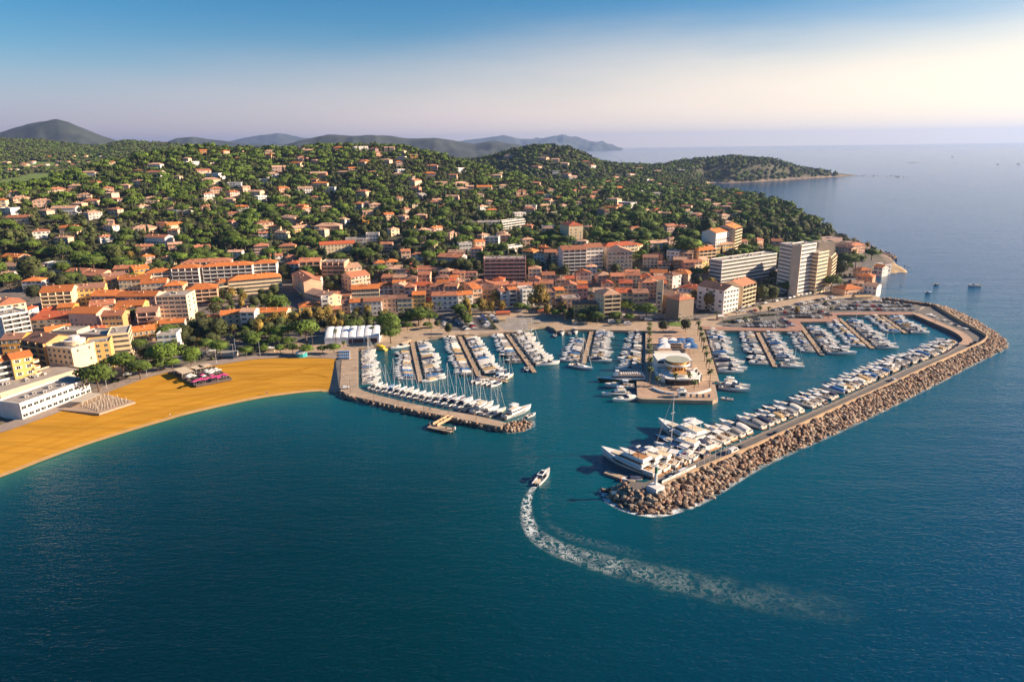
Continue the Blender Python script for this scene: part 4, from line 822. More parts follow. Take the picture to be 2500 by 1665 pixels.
for k in range(4):
    m = MB(); pts = [(2.6 * math.cos(a), 2.6 * math.sin(a)) for a in np.linspace(-1.75, 1.75, 9)]; m.prism(pts, 0, .2); m.loft([[(x, y, .2), (x, y, 1.1), (x * .95, y * .95, 1.1), (x * .95, y * .95, .2)] for x, y in pts], 0, True, True); q = m.build('balcony', [wmat('cream')], YB); q.location = ((B_W := [c for c in YB.children if c.name.startswith('wall')][0].dimensions.x) + .1, 1.5, 3.2 + 3.3 * k)
p = hit(*Z('A', 700, 1000), 8); g_ = max(tz(p.x, p.y), 2); r = empty('corner_tower', (p.x, p.y, g_)); tag(r, 'round cream corner tower joining the two hotel wings', 'tower'); m = MB(); m.cyl(0, 0, -2, 17.5, 5.0, 5.0, 20); m.build('wall', [wmat('cream')], r); m = MB(); m.cyl(0, 0, 17.5, 17.9, 5.4, 5.4, 20); m.cyl(0, 0, 17.9, 20, 2.6, 2.6, 14); m.build('roof', [wmat('white')], r)
for f_ in range(5):
    for a in (-2.9, -2.2, -1.5, -.8, -.1): o = link('window', WIN['plain'], r, (5.0 * math.cos(a), 5.0 * math.sin(a), 1.2 + 3.3 * f_), a + math.pi / 2)
print('manual buildings', NB[0])
# --- old town: rows of joined houses, row by row from the harbour
WORDS3 = {2: 'two-storey', 3: 'three-storey', 4: 'four-storey'}
def old_rows(rows, area, wch, rch):
    for ri, (x0, y0, x1, y1, h0) in enumerate(rows):
        n = 0; x = x0
        while x < x1:
            wpx = random.uniform(22, 44); xa, xb = x, min(x + wpx, x1 + 8); ya = y0 + (y1 - y0) * (xa - x0) / (x1 - x0); yb = y0 + (y1 - y0) * (xb - x0) / (x1 - x0); x = xb + random.choice((0, 0, 0, 3))
            j = random.uniform(-2.5, 2.5); fl = random.choice((2, 3, 3, 3, 4)); h = fl * 3.0 + random.uniform(-.2, .9)
            p0 = hit(xa, ya + j, h); p1 = hit(xb, yb + j, h)
            if p0 is None or p1 is None or (p1 - p0).length < 4: continue
            rot = random.uniform(-.13, .13); c = (p0 + p1) / 2; p0 = c + Matrix.Rotation(rot, 3, 'Z') @ (p0 - c); p1 = c + Matrix.Rotation(rot, 3, 'Z') @ (p1 - c)
            d = random.uniform(9, 13); u = (p1 - p0); u.z = 0; w = u.length; u.normalize(); v = Vector((-u.y, u.x, 0)); cc = p0 + u * w / 2 + v * d / 2
            ob = obb(cc, u, w / 2, d / 2)
            ob2 = obb(cc, u, w / 2 - .6, d / 2 - .6)
            if any(overlap(ob2, b) for b in BOXES): continue
            n += 1; wc = random.choice(wch); rc = random.choice(rch); kind = random.choice(('gable', 'gable', 'gable', 'gable_d', 'hip'))
            if w < 6.5 and kind == 'gable_d': kind = 'gable'
            raw_building('house', p0, p1, d, h, kind, wc, rc, f'{wc} {WORDS3[fl]} house, {rc} roof, {ordinal(n)} from the west in {area} row {ONES[ri + 1] if False else ""}'.replace(' row ', f' {ordinal(ri + 1)} row').strip(), 'house', f'houses of the {area}', maxwin=16)
WC = ['cream', 'peach', 'pink', 'ochre', 'white', 'beige', 'peach', 'salmon', 'cream']; RC = ['terracotta', 'terracotta', 'orange', 'pale', 'brown', 'terracotta', 'red']
old_rows([(1125, 698, 1500, 694, 10), (1120, 690, 1620, 690, 10), (1120, 682, 1640, 683, 10), (1110, 674, 1650, 675, 10), (1105, 666, 1660, 668, 10), (1290, 659, 1660, 661, 10), (1400, 652, 1640, 654, 10), (1120, 706, 1480, 702, 10), (1300, 714, 1500, 712, 10)], 'old town', WC, RC)
old_rows([(925, 700, 1110, 698, 10), (930, 690, 1105, 688, 10), (930, 680, 1110, 680, 10), (980, 670, 1110, 672, 10), (990, 662, 1100, 664, 10)], 'west old quarter', WC, RC)
old_rows([(1560, 640, 1720, 650, 9), (1570, 630, 1740, 640, 9), (1590, 621, 1760, 628, 9), (1580, 650, 1700, 660, 9), (1560, 662, 1640, 668, 9)], 'east old quarter', WC, RC)
old_rows([(230, 790, 380, 785, 9), (150, 760, 400, 752, 9), (20, 760, 140, 755, 8), (230, 735, 300, 733, 8), (300, 720, 420, 715, 8), (100, 735, 200, 730, 8)], 'beach quarter', ['cream', 'yellow', 'peach', 'ochre', 'white'], ['orange', 'orange', 'terracotta', 'red', 'brown'])
print('with old town', NB[0])
# --- hillside villas: seen ones by pixel, then scattered ones to the same density
VIL = {'F': "1390,640,150,white;800,640,110,white;1255,720,100,cream;510,790,110,cream;180,865,110,peach;310,860,120,white;375,895,110,peach;820,890,100,cream;590,960,190,white;180,1040,150,beige;80,965,120,white;1285,945,100,cream;1620,960,260,white;1000,1115,100,white;1290,1130,170,peach;1560,1110,180,cream;1430,1220,200,white;950,1215,100,white;1300,1300,120,peach;1815,1310,120,peach;1320,1400,100,pink;630,1130,120,peach;370,1165,110,white;450,1205,130,cream;1890,700,140,cream;1400,565,100,white;1240,620,60,yellow;1720,540,100,white;1830,440,60,orange;1820,620,110,peach;1930,650,150,white;2080,670,100,cream;2110,730,110,white;1940,780,90,peach;1870,830,80,white;2090,810,90,pink;2310,810,100,cream;2050,880,100,peach;1360,870,100,peach;830,1000,110,grey;1000,830,100,beige;760,840,90,peach;830,825,70,cream;680,760,80,pink;970,780,70,salmon;1040,880,90,pink;2180,945,100,white;2090,1010,70,salmon;2080,1085,80,pink;2340,1130,70,cream;140,1380,160,peach;30,1370,70,peach;120,820,80,white;60,545,120,cream;420,495,70,salmon",
       'H': "200,140,80,cream;200,170,80,peach;430,235,110,cream;270,270,100,pink;570,215,60,pink;600,320,120,salmon;215,325,90,white;160,375,110,white;610,400,120,cream;690,440,90,white;300,440,90,salmon;90,470,100,cream;130,510,90,white;320,590,100,peach;460,590,90,peach;660,600,80,yellow;380,690,140,peach;150,730,120,peach;240,760,80,cream;120,780,80,cream;300,810,100,cream;800,310,80,salmon;970,215,80,orange;880,215,60,white;1150,210,90,pink;1270,290,70,white;1380,170,60,orange;1530,255,90,pink;1510,320,110,pink;1700,335,70,peach;1390,380,100,cream;960,470,110,cream;1000,565,90,peach;930,575,80,grey;1260,525,50,cream;970,690,70,orange;1000,640,80,peach;800,700,90,white;1170,660,80,peach;1290,680,80,pink;1340,720,100,ochre;1440,670,90,salmon;1210,785,80,cream;1440,820,130,white;1550,820,120,white;1600,400,100,peach;1760,400,120,peach;1780,450,90,peach;1960,435,120,cream;2060,340,80,cream;2110,420,70,cream;2260,470,100,peach;1700,510,100,pink;1920,495,60,cream;1540,560,80,pink;1390,575,70,cream;1060,580,90,peach;1310,620,80,peach;1620,600,60,pink;1990,555,80,peach;2160,530,80,white;2250,515,70,white;1410,990,90,white;1310,965,60,peach;1740,970,140,peach;1950,830,90,peach;480,940,100,peach;250,1000,90,white;940,100,150,white;1180,110,80,cream;770,110,90,salmon;530,130,100,pink;460,190,90,pink;1440,490,70,grey",
       'I': "700,260,100,pink;770,190,70,peach;480,170,80,pink;860,200,60,peach;930,235,80,cream;1110,220,70,yellow;1540,280,90,white;1700,300,70,peach;1880,290,80,white;1480,330,100,white;1330,370,90,white;1440,380,70,peach;1590,370,80,white;1650,380,60,peach;1850,410,70,salmon;980,400,60,pink;1000,345,70,white;950,325,70,pink;700,400,70,peach;300,430,130,cream;420,420,80,cream;580,470,110,peach;270,480,120,peach;720,430,60,peach;1010,465,80,peach;1180,480,70,peach;800,500,70,white;790,540,80,cream;490,525,80,cream;560,520,70,white;660,590,90,white;560,650,100,white;670,660,120,beige;380,340,90,cream;110,400,90,peach;860,300,50,white;1290,390,60,peach;1570,450,90,white;1380,440,80,peach;1230,440,70,pink;1720,410,50,peach;2040,420,80,white;2000,450,60,peach;1970,690,90,cream;1770,655,70,salmon;2020,660,80,peach;1940,630,90,grey;2200,640,80,grey;2260,600,70,salmon;2180,580,70,pink;2280,550,60,cream;1590,580,60,peach;1690,560,70,peach;1160,250,60,white;1350,350,60,peach;2140,735,70,salmon;1540,990,80,peach"}
def villa(px, py, wm, wall, i, roofc=None, h=None):
    h = h or random.choice((5.5, 6.5, 7))
    p = hit(px, py, h * 0.7)
    if p is None: return False
    w = wm * math.hypot(p.x, p.y) / F; w = min(max(w, 9), 26); d = min(max(w * 0.62, 8), 13)
    fx = (tz(p.x + 9, p.y) - tz(p.x - 9, p.y)); fy = (tz(p.x, p.y + 9) - tz(p.x, p.y - 9)); a = math.atan2(-fx, max(fy, 3)) * 0.6 + random.uniform(-.75, .75)
    u = Vector((math.cos(a), math.sin(a), 0)); ob = obb(Vector((p.x, p.y)), u, w / 2 + 1, d / 2 + 1)
    if any(overlap(ob, b) for b in BOXES): return False
    v = Vector((-u.y, u.x, 0)); p0 = p - u * w / 2 - v * d / 2; p1 = p0 + u * w
    flat = wall in ('white', 'grey', 'beige') and random.random() < .4
    g = (tz(p0.x, p0.y) + tz(p1.x, p1.y)) / 2 + 0.2
    VQ.append((px, py, p.y, dict(name='villa', p0=p0, p1=p1, d=d, h=h, roof='flat' if flat else random.choice(('gable', 'hip', 'hip')), wall=wall, roofc=roofc or random.choice(('terracotta', 'pale', 'pale', 'pale', 'terracotta', 'orange')), maxwin=8, far=True, detail=(p.y < 1000), wsp=3.6, grd=g)))
    BOXES.append(ob); return True
VQ = []
for reg, s in VIL.items():
    for q in s.split(';'):
        x, y, w, c = q.split(','); px, py = Z(reg, float(x), float(y)); villa(px, py, float(w) / REG[reg][2], c, 0)
nseen = len(VQ); tries = 0
while len(VQ) < 285 and tries < 6000:
    tries += 1; az = math.radians(random.uniform(-37, 20)); r = random.uniform(660, 1500); x, y = r * math.sin(az), r * math.cos(az); z = tz(x, y)
    if z < 13 or sdf(np.array([x]), np.array([y]))[0] < 25: continue
    q = RM.transposed() @ (Vector((x, y, z + 5)) - Vector((0, 0, CAMH))); px, py = 1250 - q.x / q.z * F, 832.5 + q.y / q.z * F
    h_ = hit(px, py, 5)
    if not (-20 < px < 2500) or h_ is None or (h_ - Vector((x, y, z))).length > 40: continue
    villa(px, py, random.uniform(10, 15) * F / r, random.choice(('cream', 'peach', 'white', 'pink', 'peach', 'salmon', 'cream', 'beige')), 0)
# name the villas band by band up the slope, from the west
BANDS = [(0, 760, 'foot of the hill'), (760, 860, 'lower slope'), (860, 960, 'middle slope'), (960, 1080, 'upper slope'), (1080, 1230, 'high slope'), (1230, 1420, 'hill crest'), (1420, 9999, 'second hill')]
for lo, hi, nm in BANDS:
    rows = sorted([q for q in VQ if lo <= q[2] < hi], key=lambda q: q[0])
    for k, q in enumerate(rows):
        kw = q[3]; rr = 'flat roof' if kw['roof'] == 'flat' else f"{kw['roofc']} {'hip' if kw['roof'] == 'hip' else 'gable'} roof"
        ob = BOXES[:]; raw_building(label=f"{kw['wall']} villa with {rr}, {ordinal(k + 1)} from the west on the {nm}", cat='villa', group=f'villas on the {nm}', **kw); BOXES.pop()
print('villas', len(VQ), 'seen', nseen, 'all', NB[0])
# distant village on the far hills: one mass of small houses
P = []; 
while len(P) < 190:
    if random.random() < .6: px, py = random.uniform(-20, 360), random.uniform(335, 420)
    else: px, py = random.uniform(240, 720), random.uniform(352, 412)
    p = hit(px, py, 2)
    if p is None or math.hypot(p.x, p.y) < 1700: continue
    P.append(p)
for c_ in ((45, 365, 26), (110, 362, 14), (185, 352, 10)):
    for k in range(c_[2]):
        p = hit(c_[0] + random.gauss(0, 22), c_[1] + random.gauss(0, 5), 3)
        if p: P.append(p)
for px, py, n in ():
    for k in range(n):
        az = ray(px + random.gauss(0, 45), py); R = 4700 + random.uniform(-150, 300); hl = math.hypot(az.x, az.y); z = z_at(px, py + random.uniform(-4, 10), R); P.append(Vector((az.x / hl * R, az.y / hl * R, z - 5)))
hb_ = MB(); hb_.box(-.5, .5, -.5, .5, -1.2, 1, 0); hb_.add([(-.55, -.55, 1), (.55, -.55, 1), (.55, .55, 1), (-.55, .55, 1), (-.4, 0, 1.5), (.4, 0, 1.5)], [(0, 1, 5, 4), (1, 2, 5), (2, 3, 4, 5), (3, 0, 4)], 1)
vs, ts, mi = tris(hb_); n = len(P); Pn = np.array([tuple(p) for p in P]); sc_ = np.stack([np.random.uniform(8, 16, n), np.random.uniform(7, 10, n), np.random.uniform(2.6, 4.5, n)], 1)
o = bake('far_houses', [wmat('cream'), rmat('terracotta')], [(vs, ts, mi, Pn[0::2], sc_[0::2], np.random.uniform(-.5, .5, len(Pn[0::2])))]); tag(o, kind='stuff')
o = bake('far_houses', [wmat('white'), rmat('pale')], [(vs, ts, mi, Pn[1::2], sc_[1::2], np.random.uniform(-.5, .5, len(Pn[1::2])))]); tag(o, kind='stuff')
# ------------------------------------------------------------------ trees
pine_l = M('pine_needles', (0.066, 0.104, 0.008), 0.9, 0.6, 0.05, rnd=0.25); pine_d = M('pine_needles_inner', (0.030, 0.050, 0.010), 0.95, 0.3, 0.2)
leaf_g = M('broad_leaves', (0.047, 0.056, 0.012), 0.9, 0.6, 0.05, rnd=0.3); leaf_y = M('autumn_plane_leaves', (0.20, 0.135, 0.022), 0.9, 0.5, 0.25, rnd=0.25); cyp_m = M('cypress_leaves', (0.022, 0.040, 0.016), 0.95, 0.4, 0.3, rnd=0.2)
bark = M('grey_brown_bark', (0.13, 0.085, 0.06), 0.95, 0.35, 0.8); palm_m = M('palm_fronds', (0.085, 0.105, 0.022), 0.8, 0.4, 0.5, rnd=0.2); oliv = M('grey_green_scrub', (0.048, 0.052, 0.020), 0.95, 0.5, 0.1)
def blob(rx, ry, rz, cz, seed, sub=2, amp=0.25):
    bm = bmesh.new(); bmesh.ops.create_icosphere(bm, subdivisions=sub, radius=1); r = random.Random(seed); ph = [r.uniform(0, 6.28) for _ in range(9)]
    mb = MB()
    for v in bm.verts:
        n = v.co.normalized(); k = 1 + amp * (math.sin(4 * n.x + ph[0]) * math.sin(4 * n.y + ph[1]) + .6 * math.sin(8 * n.x + ph[2]) * math.sin(8 * n.y + ph[3]) + .5 * math.sin(9 * n.z + ph[4] + 5 * n.x)); mb.v.append((n.x * rx * k, n.y * ry * k, cz + n.z * rz * k))
    for f in bm.faces: mb.f.append(tuple(v.index for v in f.verts)); mb.m.append(0)
    bm.free(); return mb
def leaves(mb, n, fn, size, r, up=0.5, mi=0):
    for _ in range(n):
        p, nr = fn(r); a = r.uniform(0, 6.283); t = Vector((r.gauss(0, 1), r.gauss(0, 1), r.gauss(0, 1))); nn = (Vector(nr) + t * 0.45 + Vector((0, 0, up))).normalized()
        u = nn.orthogonal().normalized(); w = nn.cross(u); c, s = math.cos(a), math.sin(a); u, w = u * c + w * s, w * c - u * s; s1 = size * r.uniform(.6, 1.3); s2 = s1 * r.uniform(.5, .9); p = Vector(p)
        mb.add([p - u * s1, p + w * s2 * .8 - u * s1 * .1, p + u * s1, p - w * s2], [(0, 3, 2, 1)], mi)
def pine_crown(seed, n, size, core=2):
    """crown of radius 1, an umbrella: lobed dome, flat underneath; base of the crown at z=0"""
    r = random.Random(seed); mb = blob(.80, .80, .22, .25, seed, core, .14); lob = [(r.uniform(-.6, .6), r.uniform(-.6, .6), r.uniform(.30, .46)) for _ in range(9)]
    def fn(r):
        if r.random() < .72:
            lx, ly, lr = r.choice(lob); th = r.uniform(0, 6.283); e = r.uniform(-.15, 1.0); ce = math.sqrt(max(0, 1 - e * e)); hz_ = .46 - .30 * (lx * lx + ly * ly)
            p = (lx + lr * ce * math.cos(th), ly + lr * ce * math.sin(th), hz_ * .75 + lr * .40 * e); nr = (ce * math.cos(th), ce * math.sin(th), e)
        else:
            th = r.uniform(0, 6.283); q = math.sqrt(r.uniform(.3, 1)); p = (q * math.cos(th), q * math.sin(th), .10 + .40 * (1 - q ** 2.2) * r.uniform(.3, 1.0)); nr = (math.cos(th) * q, math.sin(th) * q, .6)
        return p, nr
    leaves(mb, n, fn, size, r); return mb
def round_crown(seed, n, size, sub=2, flat=1.0):
    r = random.Random(seed); mb = blob(.72, .72, .75 * flat, .95 * flat, seed, sub, .2); lob = [(Vector((r.gauss(0, 1), r.gauss(0, 1), r.gauss(0, .8))).normalized() * .5, r.uniform(.38, .55)) for _ in range(11)]
    def fn(r):
        c, lr = r.choice(lob); d = Vector((r.gauss(0, 1), r.gauss(0, 1), r.gauss(0.25, 1))).normalized(); p = c + d * lr; return (p.x, p.y, .95 * flat + p.z * flat * 1.05), d
    leaves(mb, n, fn, size, r, .3); return mb
def cypress_crown(seed, n, size):
    r = random.Random(seed); mb = MB(); mb.cyl(0, 0, 0.0, .5, .10, .15, 8); mb.cyl(0, 0, .5, .97, .15, .015, 8)
    def fn(r):
        t = r.random(); th = r.uniform(0, 6.283); q = (.13 + .06 * math.sin(t * 3)) * (1 - t ** 3) + .015; return (q * math.cos(th), q * math.sin(th), t), (math.cos(th), math.sin(th), .4)
    leaves(mb, n, fn, size, r, .2); return mb
def trunk_mb(h, r0, r1, seed, spread=.5, lean=.06):
    r = random.Random(seed); mb = MB(); a = (0, 0, -.3); b = (r.uniform(-lean, lean) * h, r.uniform(-lean, lean) * h, h * .62); mb.tube(a, b, r0, r1, 7)
    for k in range(4):
        th = k * 1.57 + r.uniform(-.4, .4); mb.tube(b, (b[0] + math.cos(th) * spread, b[1] + math.sin(th) * spread, h * r.uniform(1.0, 1.12)), r1 * .75, r1 * .3, 5)
    return mb
# prototypes: unit crown radius 1, trunk made for a crown radius of 1
PINE = []; ROUND = []; PLANE = []; CYP = []; PALM = []
def tree_proto(name, crown, trunk, mats, cz, cs=(1, 1, 1)):
    cm_ = crown.mesh(name + '_crown', mats); cm_.polygons.foreach_set('use_smooth', [len(f) == 3 for f in crown.f])
    return (cm_, trunk.mesh(name + '_trunk', [bark]), cz, cs)
for s in range(4): PINE.append(tree_proto('umbrella_pine', pine_crown(s + 1, 950, .078), trunk_mb(1.0, .065, .045, s, .5), [pine_l], .78))
for s in range(3): ROUND.append(tree_proto('broadleaf', round_crown(s + 11, 620, .105), trunk_mb(.75, .06, .04, s, .35), [leaf_g], .35))
for s in range(3): PLANE.append(tree_proto('plane', round_crown(s + 21, 420, .12, 1, 1.1), trunk_mb(.8, .055, .04, s, .35), [leaf_y], .45))
for s in range(2): CYP.append(tree_proto('cypress', cypress_crown(s + 31, 160, .045), (lambda m: (m.cyl(0, 0, -.05, .1, .03, .03, 6), m)[1])(MB()), [cyp_m], .04))
def palm_fr(seed, n=26):
    r = random.Random(seed); mb = MB()
    for k in range(n):
        th = k * 2.399 + r.uniform(-.2, .2); el = r.uniform(-.5, 1.1); L_ = r.uniform(.85, 1.1); pts = []
        for j in range(5):
            t = j / 4; q = L_ * t * math.cos(el * .6) * (1 - .12 * t); z = L_ * (t * math.sin(el) - .62 * t * t); pts.append(Vector((q * math.cos(th), q * math.sin(th), z)))
        sd = Vector((-math.sin(th), math.cos(th), 0)); wd = [.03, .15, .17, .13, .02]; vs = []
        for p, w in zip(pts, wd): vs += [p - sd * w + Vector((0, 0, -w * .5)), p, p + sd * w + Vector((0, 0, -w * .5))]
        mb.add(vs, [q for j in range(4) for q in ((3 * j, 3 * j + 1, 3 * j + 4, 3 * j + 3), (3 * j + 1, 3 * j + 2, 3 * j + 5, 3 * j + 4))])
    mb.cyl(0, 0, -.18, .05, .09, .12, 7, 1); return mb
pt = MB(); [pt.cyl(0, 0, z / 6 - (.05 if z == 0 else 0), (z + 1) / 6, .032 - .002 * z, .030 - .002 * z, 7, cap=False) for z in range(6)]
ptm = pt.mesh('palm_trunk', [bark]); PALMC = [palm_fr(s).mesh('palm_crown', [palm_m, bark]) for s in range(3)]
TREES = []
def tree(kind, protos, x, y, z, rad, label, group, hz=None, name=None, cat='tree'):
    me, tr, cz, cs = random.choice(protos); a = random.uniform(0, 6.28)
    r = empty(name or kind, (x, y, z), a); tag(r, label, cat, group)
    hz = hz or rad
    link('trunk', tr, r, scale=(rad, rad, hz)); link('crown', me, r, (0, 0, cz * hz), scale=(rad * random.uniform(.93, 1.07), rad, rad * random.uniform(.9, 1.15) * (1.5 if protos is PINE else 1))); TREES.append((x, y, rad)); return r
def palm(x, y, z, h, label, group, cr=2.3):
    r = empty('palm_tree', (x, y, z), random.uniform(0, 6.28)); tag(r, label, 'palm', group); link('trunk', ptm, r, scale=(cr * 2.6, cr * 2.6, h)); link('crown', random.choice(PALMC), r, (0, 0, h), scale=cr); return r
def crownpos(reg, zx, zy, wz, f):
    """photo pixel of a crown centre and its width -> ground point, crown radius; f = crown centre height / radius"""
    px, py = Z(reg, zx, zy); R = math.hypot(*G(px, py + 8, 6).xy); rad = wz / REG[reg][2] / 2 * math.hypot(R, 110) / F
    p = hit(px, py, f * rad); p.z = max(tz(p.x, p.y), 1.9) - 0.1; return p, rad
def trees_from(s, protos, kind, f, lab, group, hz=None, name=None):
    pts = []
    for reg, q in s:
        for t in q.split(';'):
            x, y, w = map(float, t.split(',')); p, rad = crownpos(reg, x, y, w, f); pts.append((p, rad, Z(reg, x, y)[0]))
    pts.sort(key=lambda q: q[2])
    for k, (p, rad, px) in enumerate(pts): tree(kind, protos, p.x, p.y, p.z, rad, lab.format(o=ordinal(k + 1)), group, hz and hz * rad, name)
PINES_A = [('A', '860,1130,270;1085,1010,230;1240,1075,200;1410,1055,140;1545,1040,130;1450,945,260;1240,865,150;1715,955,170;1710,1015,120;1490,755,190;1840,865,150;1965,890,170;2205,930,130;2280,850,120;750,110,150;400,35,120;540,20,140;720,75,130;820,110,160;880,85,110;550,1000,0.1'[:-13]),
           ('B', '595,915,110;520,850,120;605,870,100;750,910,110;860,910,120;985,920,130;1130,920,100;1230,910,120;745,745,200;700,825,150;820,840,140;480,800,170;970,705,260;1400,690,160;1560,660,120;1720,650,220;1740,700,190;1740,770,190;1880,660,120;1895,705,100;1990,600,200;2090,615,160;2070,700,90;720,490,220;640,600,0.2'[:-12]),
           ('C', '450,545,150;470,590,120;510,640,110;525,675,80;985,530,110;1050,545,90;1310,590,110;1685,625,140;1950,520,150;2130,545,200'), ('D', '745,585,140;830,560,80;1560,715,150;1960,662,170;2080,475,180;2180,468,140;2320,415,120;680,340,190;60,150,130;325,170,130;220,90,170')]
trees_from(PINES_A, PINE, 'umbrella_pine', 1.25, 'umbrella pine of the town front and harbour gardens, {o} from the west', 'town umbrella pines')
trees_from([('B', '1110,620,170;1290,625,100;1000,630,120;1180,600,110;700,680,120;560,740,110;780,660,120;640,700,100;1220,700,110;2080,545,80;1530,590,100;1440,600,90'), ('C', '770,470,110;650,545,130;830,550,100;740,560,90;1170,460,170;1100,500,120;1220,490,110;510,520,110;430,510,90;190,545,70;130,550,80;1130,420,100'), ('D', '720,830,110;860,870,130;800,830,130;1640,960,60;1800,740,70')], PLANE, 'plane_tree', 1.3, 'autumn yellow plane tree of the town front, {o} from the west', 'autumn plane trees')
trees_from([('B', '200,740,180;110,700,120;150,800,100;570,670,110;40,720,130;270,750,70;330,690,60;1060,580,80;1230,480,70;1800,190,90;1730,250,90;1880,220,90;1950,250,110;1260,230,120;1330,290,120;1180,330,80;790,210,90;800,270,70;450,390,60;1650,310,60;20,800,100;90,640,60'), ('A', '1150,640,130;1930,560,110;1800,620,80;300,410,120;270,220,160;450,280,110;730,300,80;550,320,110;1410,160,80;1040,80,110;1750,720,120;1660,820,110;1850,760,90'), ('D', '1330,790,130;1380,770,120;1430,800,110;1700,200,110;840,200,130;880,880,100;900,840,110;1250,230,110;1340,240,90;1610,200,100;1400,170,100;690,620,70;760,680,80;690,650,80;2050,560,120;2010,580,90;1450,220,90;1300,260,80;1180,240,80'), ('C', '580,325,90;300,170,120;370,180,120;440,185,120;520,190,120;600,185,100;250,700,70;350,750,90;1060,120,60')], ROUND, 'broadleaf_tree', 1.2, 'dark green broadleaf tree of the town gardens, {o} from the west', 'town broadleaf trees')
# palms: crown pixel and ground pixel
PAL = [('A', '880,1000,1075;465,1075,1130;95,1270,1320;1590,880,950;1580,860,940'), ('B', '300,560,710;340,560,700;450,580,720;515,565,715;350,740,830;270,810,860;1225,825,880;1255,770,890;1480,715,860;1590,740,850;1325,870,920;1045,790,910;390,800,900;945,440,500;1850,570,640;2185,510,570;2110,735,830;310,805,860;620,740,830'), ('C', '270,520,590;1155,560,630;1395,590,700;1615,575,625;2000,570,630;1145,510,560;1880,685,720;630,480,540;1300,545,590'),
       ('D', '915,975,1040;1095,955,1000;580,1035,1080;1175,1025,1095;1385,935,985;1890,885,930;1945,935,975;2070,705,750;1310,940,975;1400,765,830;1300,930,960;25,1050,1095'), ('P', '765,985,1180;1010,985,1170;1100,1100,1240;460,1040,1180')]
for k, (x, y) in enumerate(((560, 215), (945, 215))):
    p = GZ('P', x, y, QZ); tree('olive_tree', ROUND, p.x, p.y, QZ, 3.8, f'round olive tree on the pier plaza, {("western", "eastern")[k]} one', 'olive trees on the pier plaza')
k = 0
allp = []
for reg, q in PAL:
    for t in q.split(';'):
        x, y0, y1 = map(float, t.split(',')); px, py = Z(reg, x, y1); g = hit(px, py, 0); g.z = max(tz(g.x, g.y), QZ if reg in 'PD' else 1.9); d = math.hypot(g.length, 0)
        h = (y1 - y0) / REG[reg][2] * math.hypot(math.hypot(g.x, g.y), 118) / F / math.cos(math.atan2(118, math.hypot(g.x, g.y))); allp.append((px, g, max(h, 3.5)))
allp.sort(key=lambda q: q[0])
for k, (px, g, h) in enumerate(allp): palm(g.x, g.y, g.z, h, f'palm tree of the seafront, {ordinal(k + 1)} from the west', 'seafront palms', 2.1 if h < 9 else 2.4)
for nm, pts in (('west', [(330, 70), (325, 145), (335, 225), (330, 350), (330, 440), (325, 550), (340, 685), (340, 850)]), ('east', [(1180, 50), (1210, 145), (1240, 240), (1270, 330), (1300, 475), (1330, 580), (1370, 705), (1390, 890)])):
    for k, (x, y) in enumerate(pts):
        p = GZ('P', x, y, QZ + 8.6); palm(p.x, p.y, QZ, 8.6, f'palm on the {nm} edge of the central pier, {ordinal(k + 1)} from the quay', 'palms along the central pier', 2.5)
# hillside umbrella pines (largest in view), then the woods as one mass
# park and street trees that fill the green belt behind the beach and harbour
QP = W(QUAY, QZ); QPX = np.array([p[0] for p in QP]); QPY = np.array([p[1] for p in QP])
def qsd(x, y): return -float(sdf(np.array([x]), np.array([y]), QPX, QPY)[0])
RDP = np.array(ROADW)
def in_poly(x, y, pl):
    c = False; n = len(pl)
    for i in range(n):
        (ax, ay), (bx, by) = pl[i], pl[(i + 1) % n]
        if (ay > y) != (by > y) and x < (bx - ax) * (y - ay) / (by - ay) + ax: c = not c
    return c
PARKS = [('beach park', [(440, 815), (600, 790), (720, 775), (790, 790), (760, 822), (700, 836), (560, 862), (440, 880), (300, 915), (250, 945), (240, 915), (330, 885)], 60), ('harbour gardens', [(770, 800), (900, 775), (1000, 765), (1060, 760), (1060, 785), (1000, 800), (900, 812), (800, 820)], 34), ('school gardens', [(590, 700), (700, 725), (690, 760), (640, 770), (520, 745), (560, 715)], 26), ('tower gardens', [(1780, 735), (1850, 690), (1900, 680), (1945, 715), (1880, 735), (1830, 755)], 26), ('shore gardens', [(2000, 655), (2040, 630), (2110, 600), (2140, 615), (2090, 650), (2040, 690), (2010, 690)], 26), ('court gardens', [(785, 690), (850, 672), (880, 690), (860, 712), (800, 712)], 14), ('quay square', [(1110, 765), (1200, 745), (1330, 748), (1500, 758), (1560, 770), (1560, 790), (1420, 792), (1350, 775), (1290, 770), (1200, 768), (1120, 790)], 26), ('tower street', [(1650, 790), (1600, 690), (1700, 700), (1760, 690), (1745, 720), (1700, 735)], 12), ('west slope edge', [(0, 670), (140, 655), (270, 650), (330, 640), (330, 625), (0, 640)], 26)]
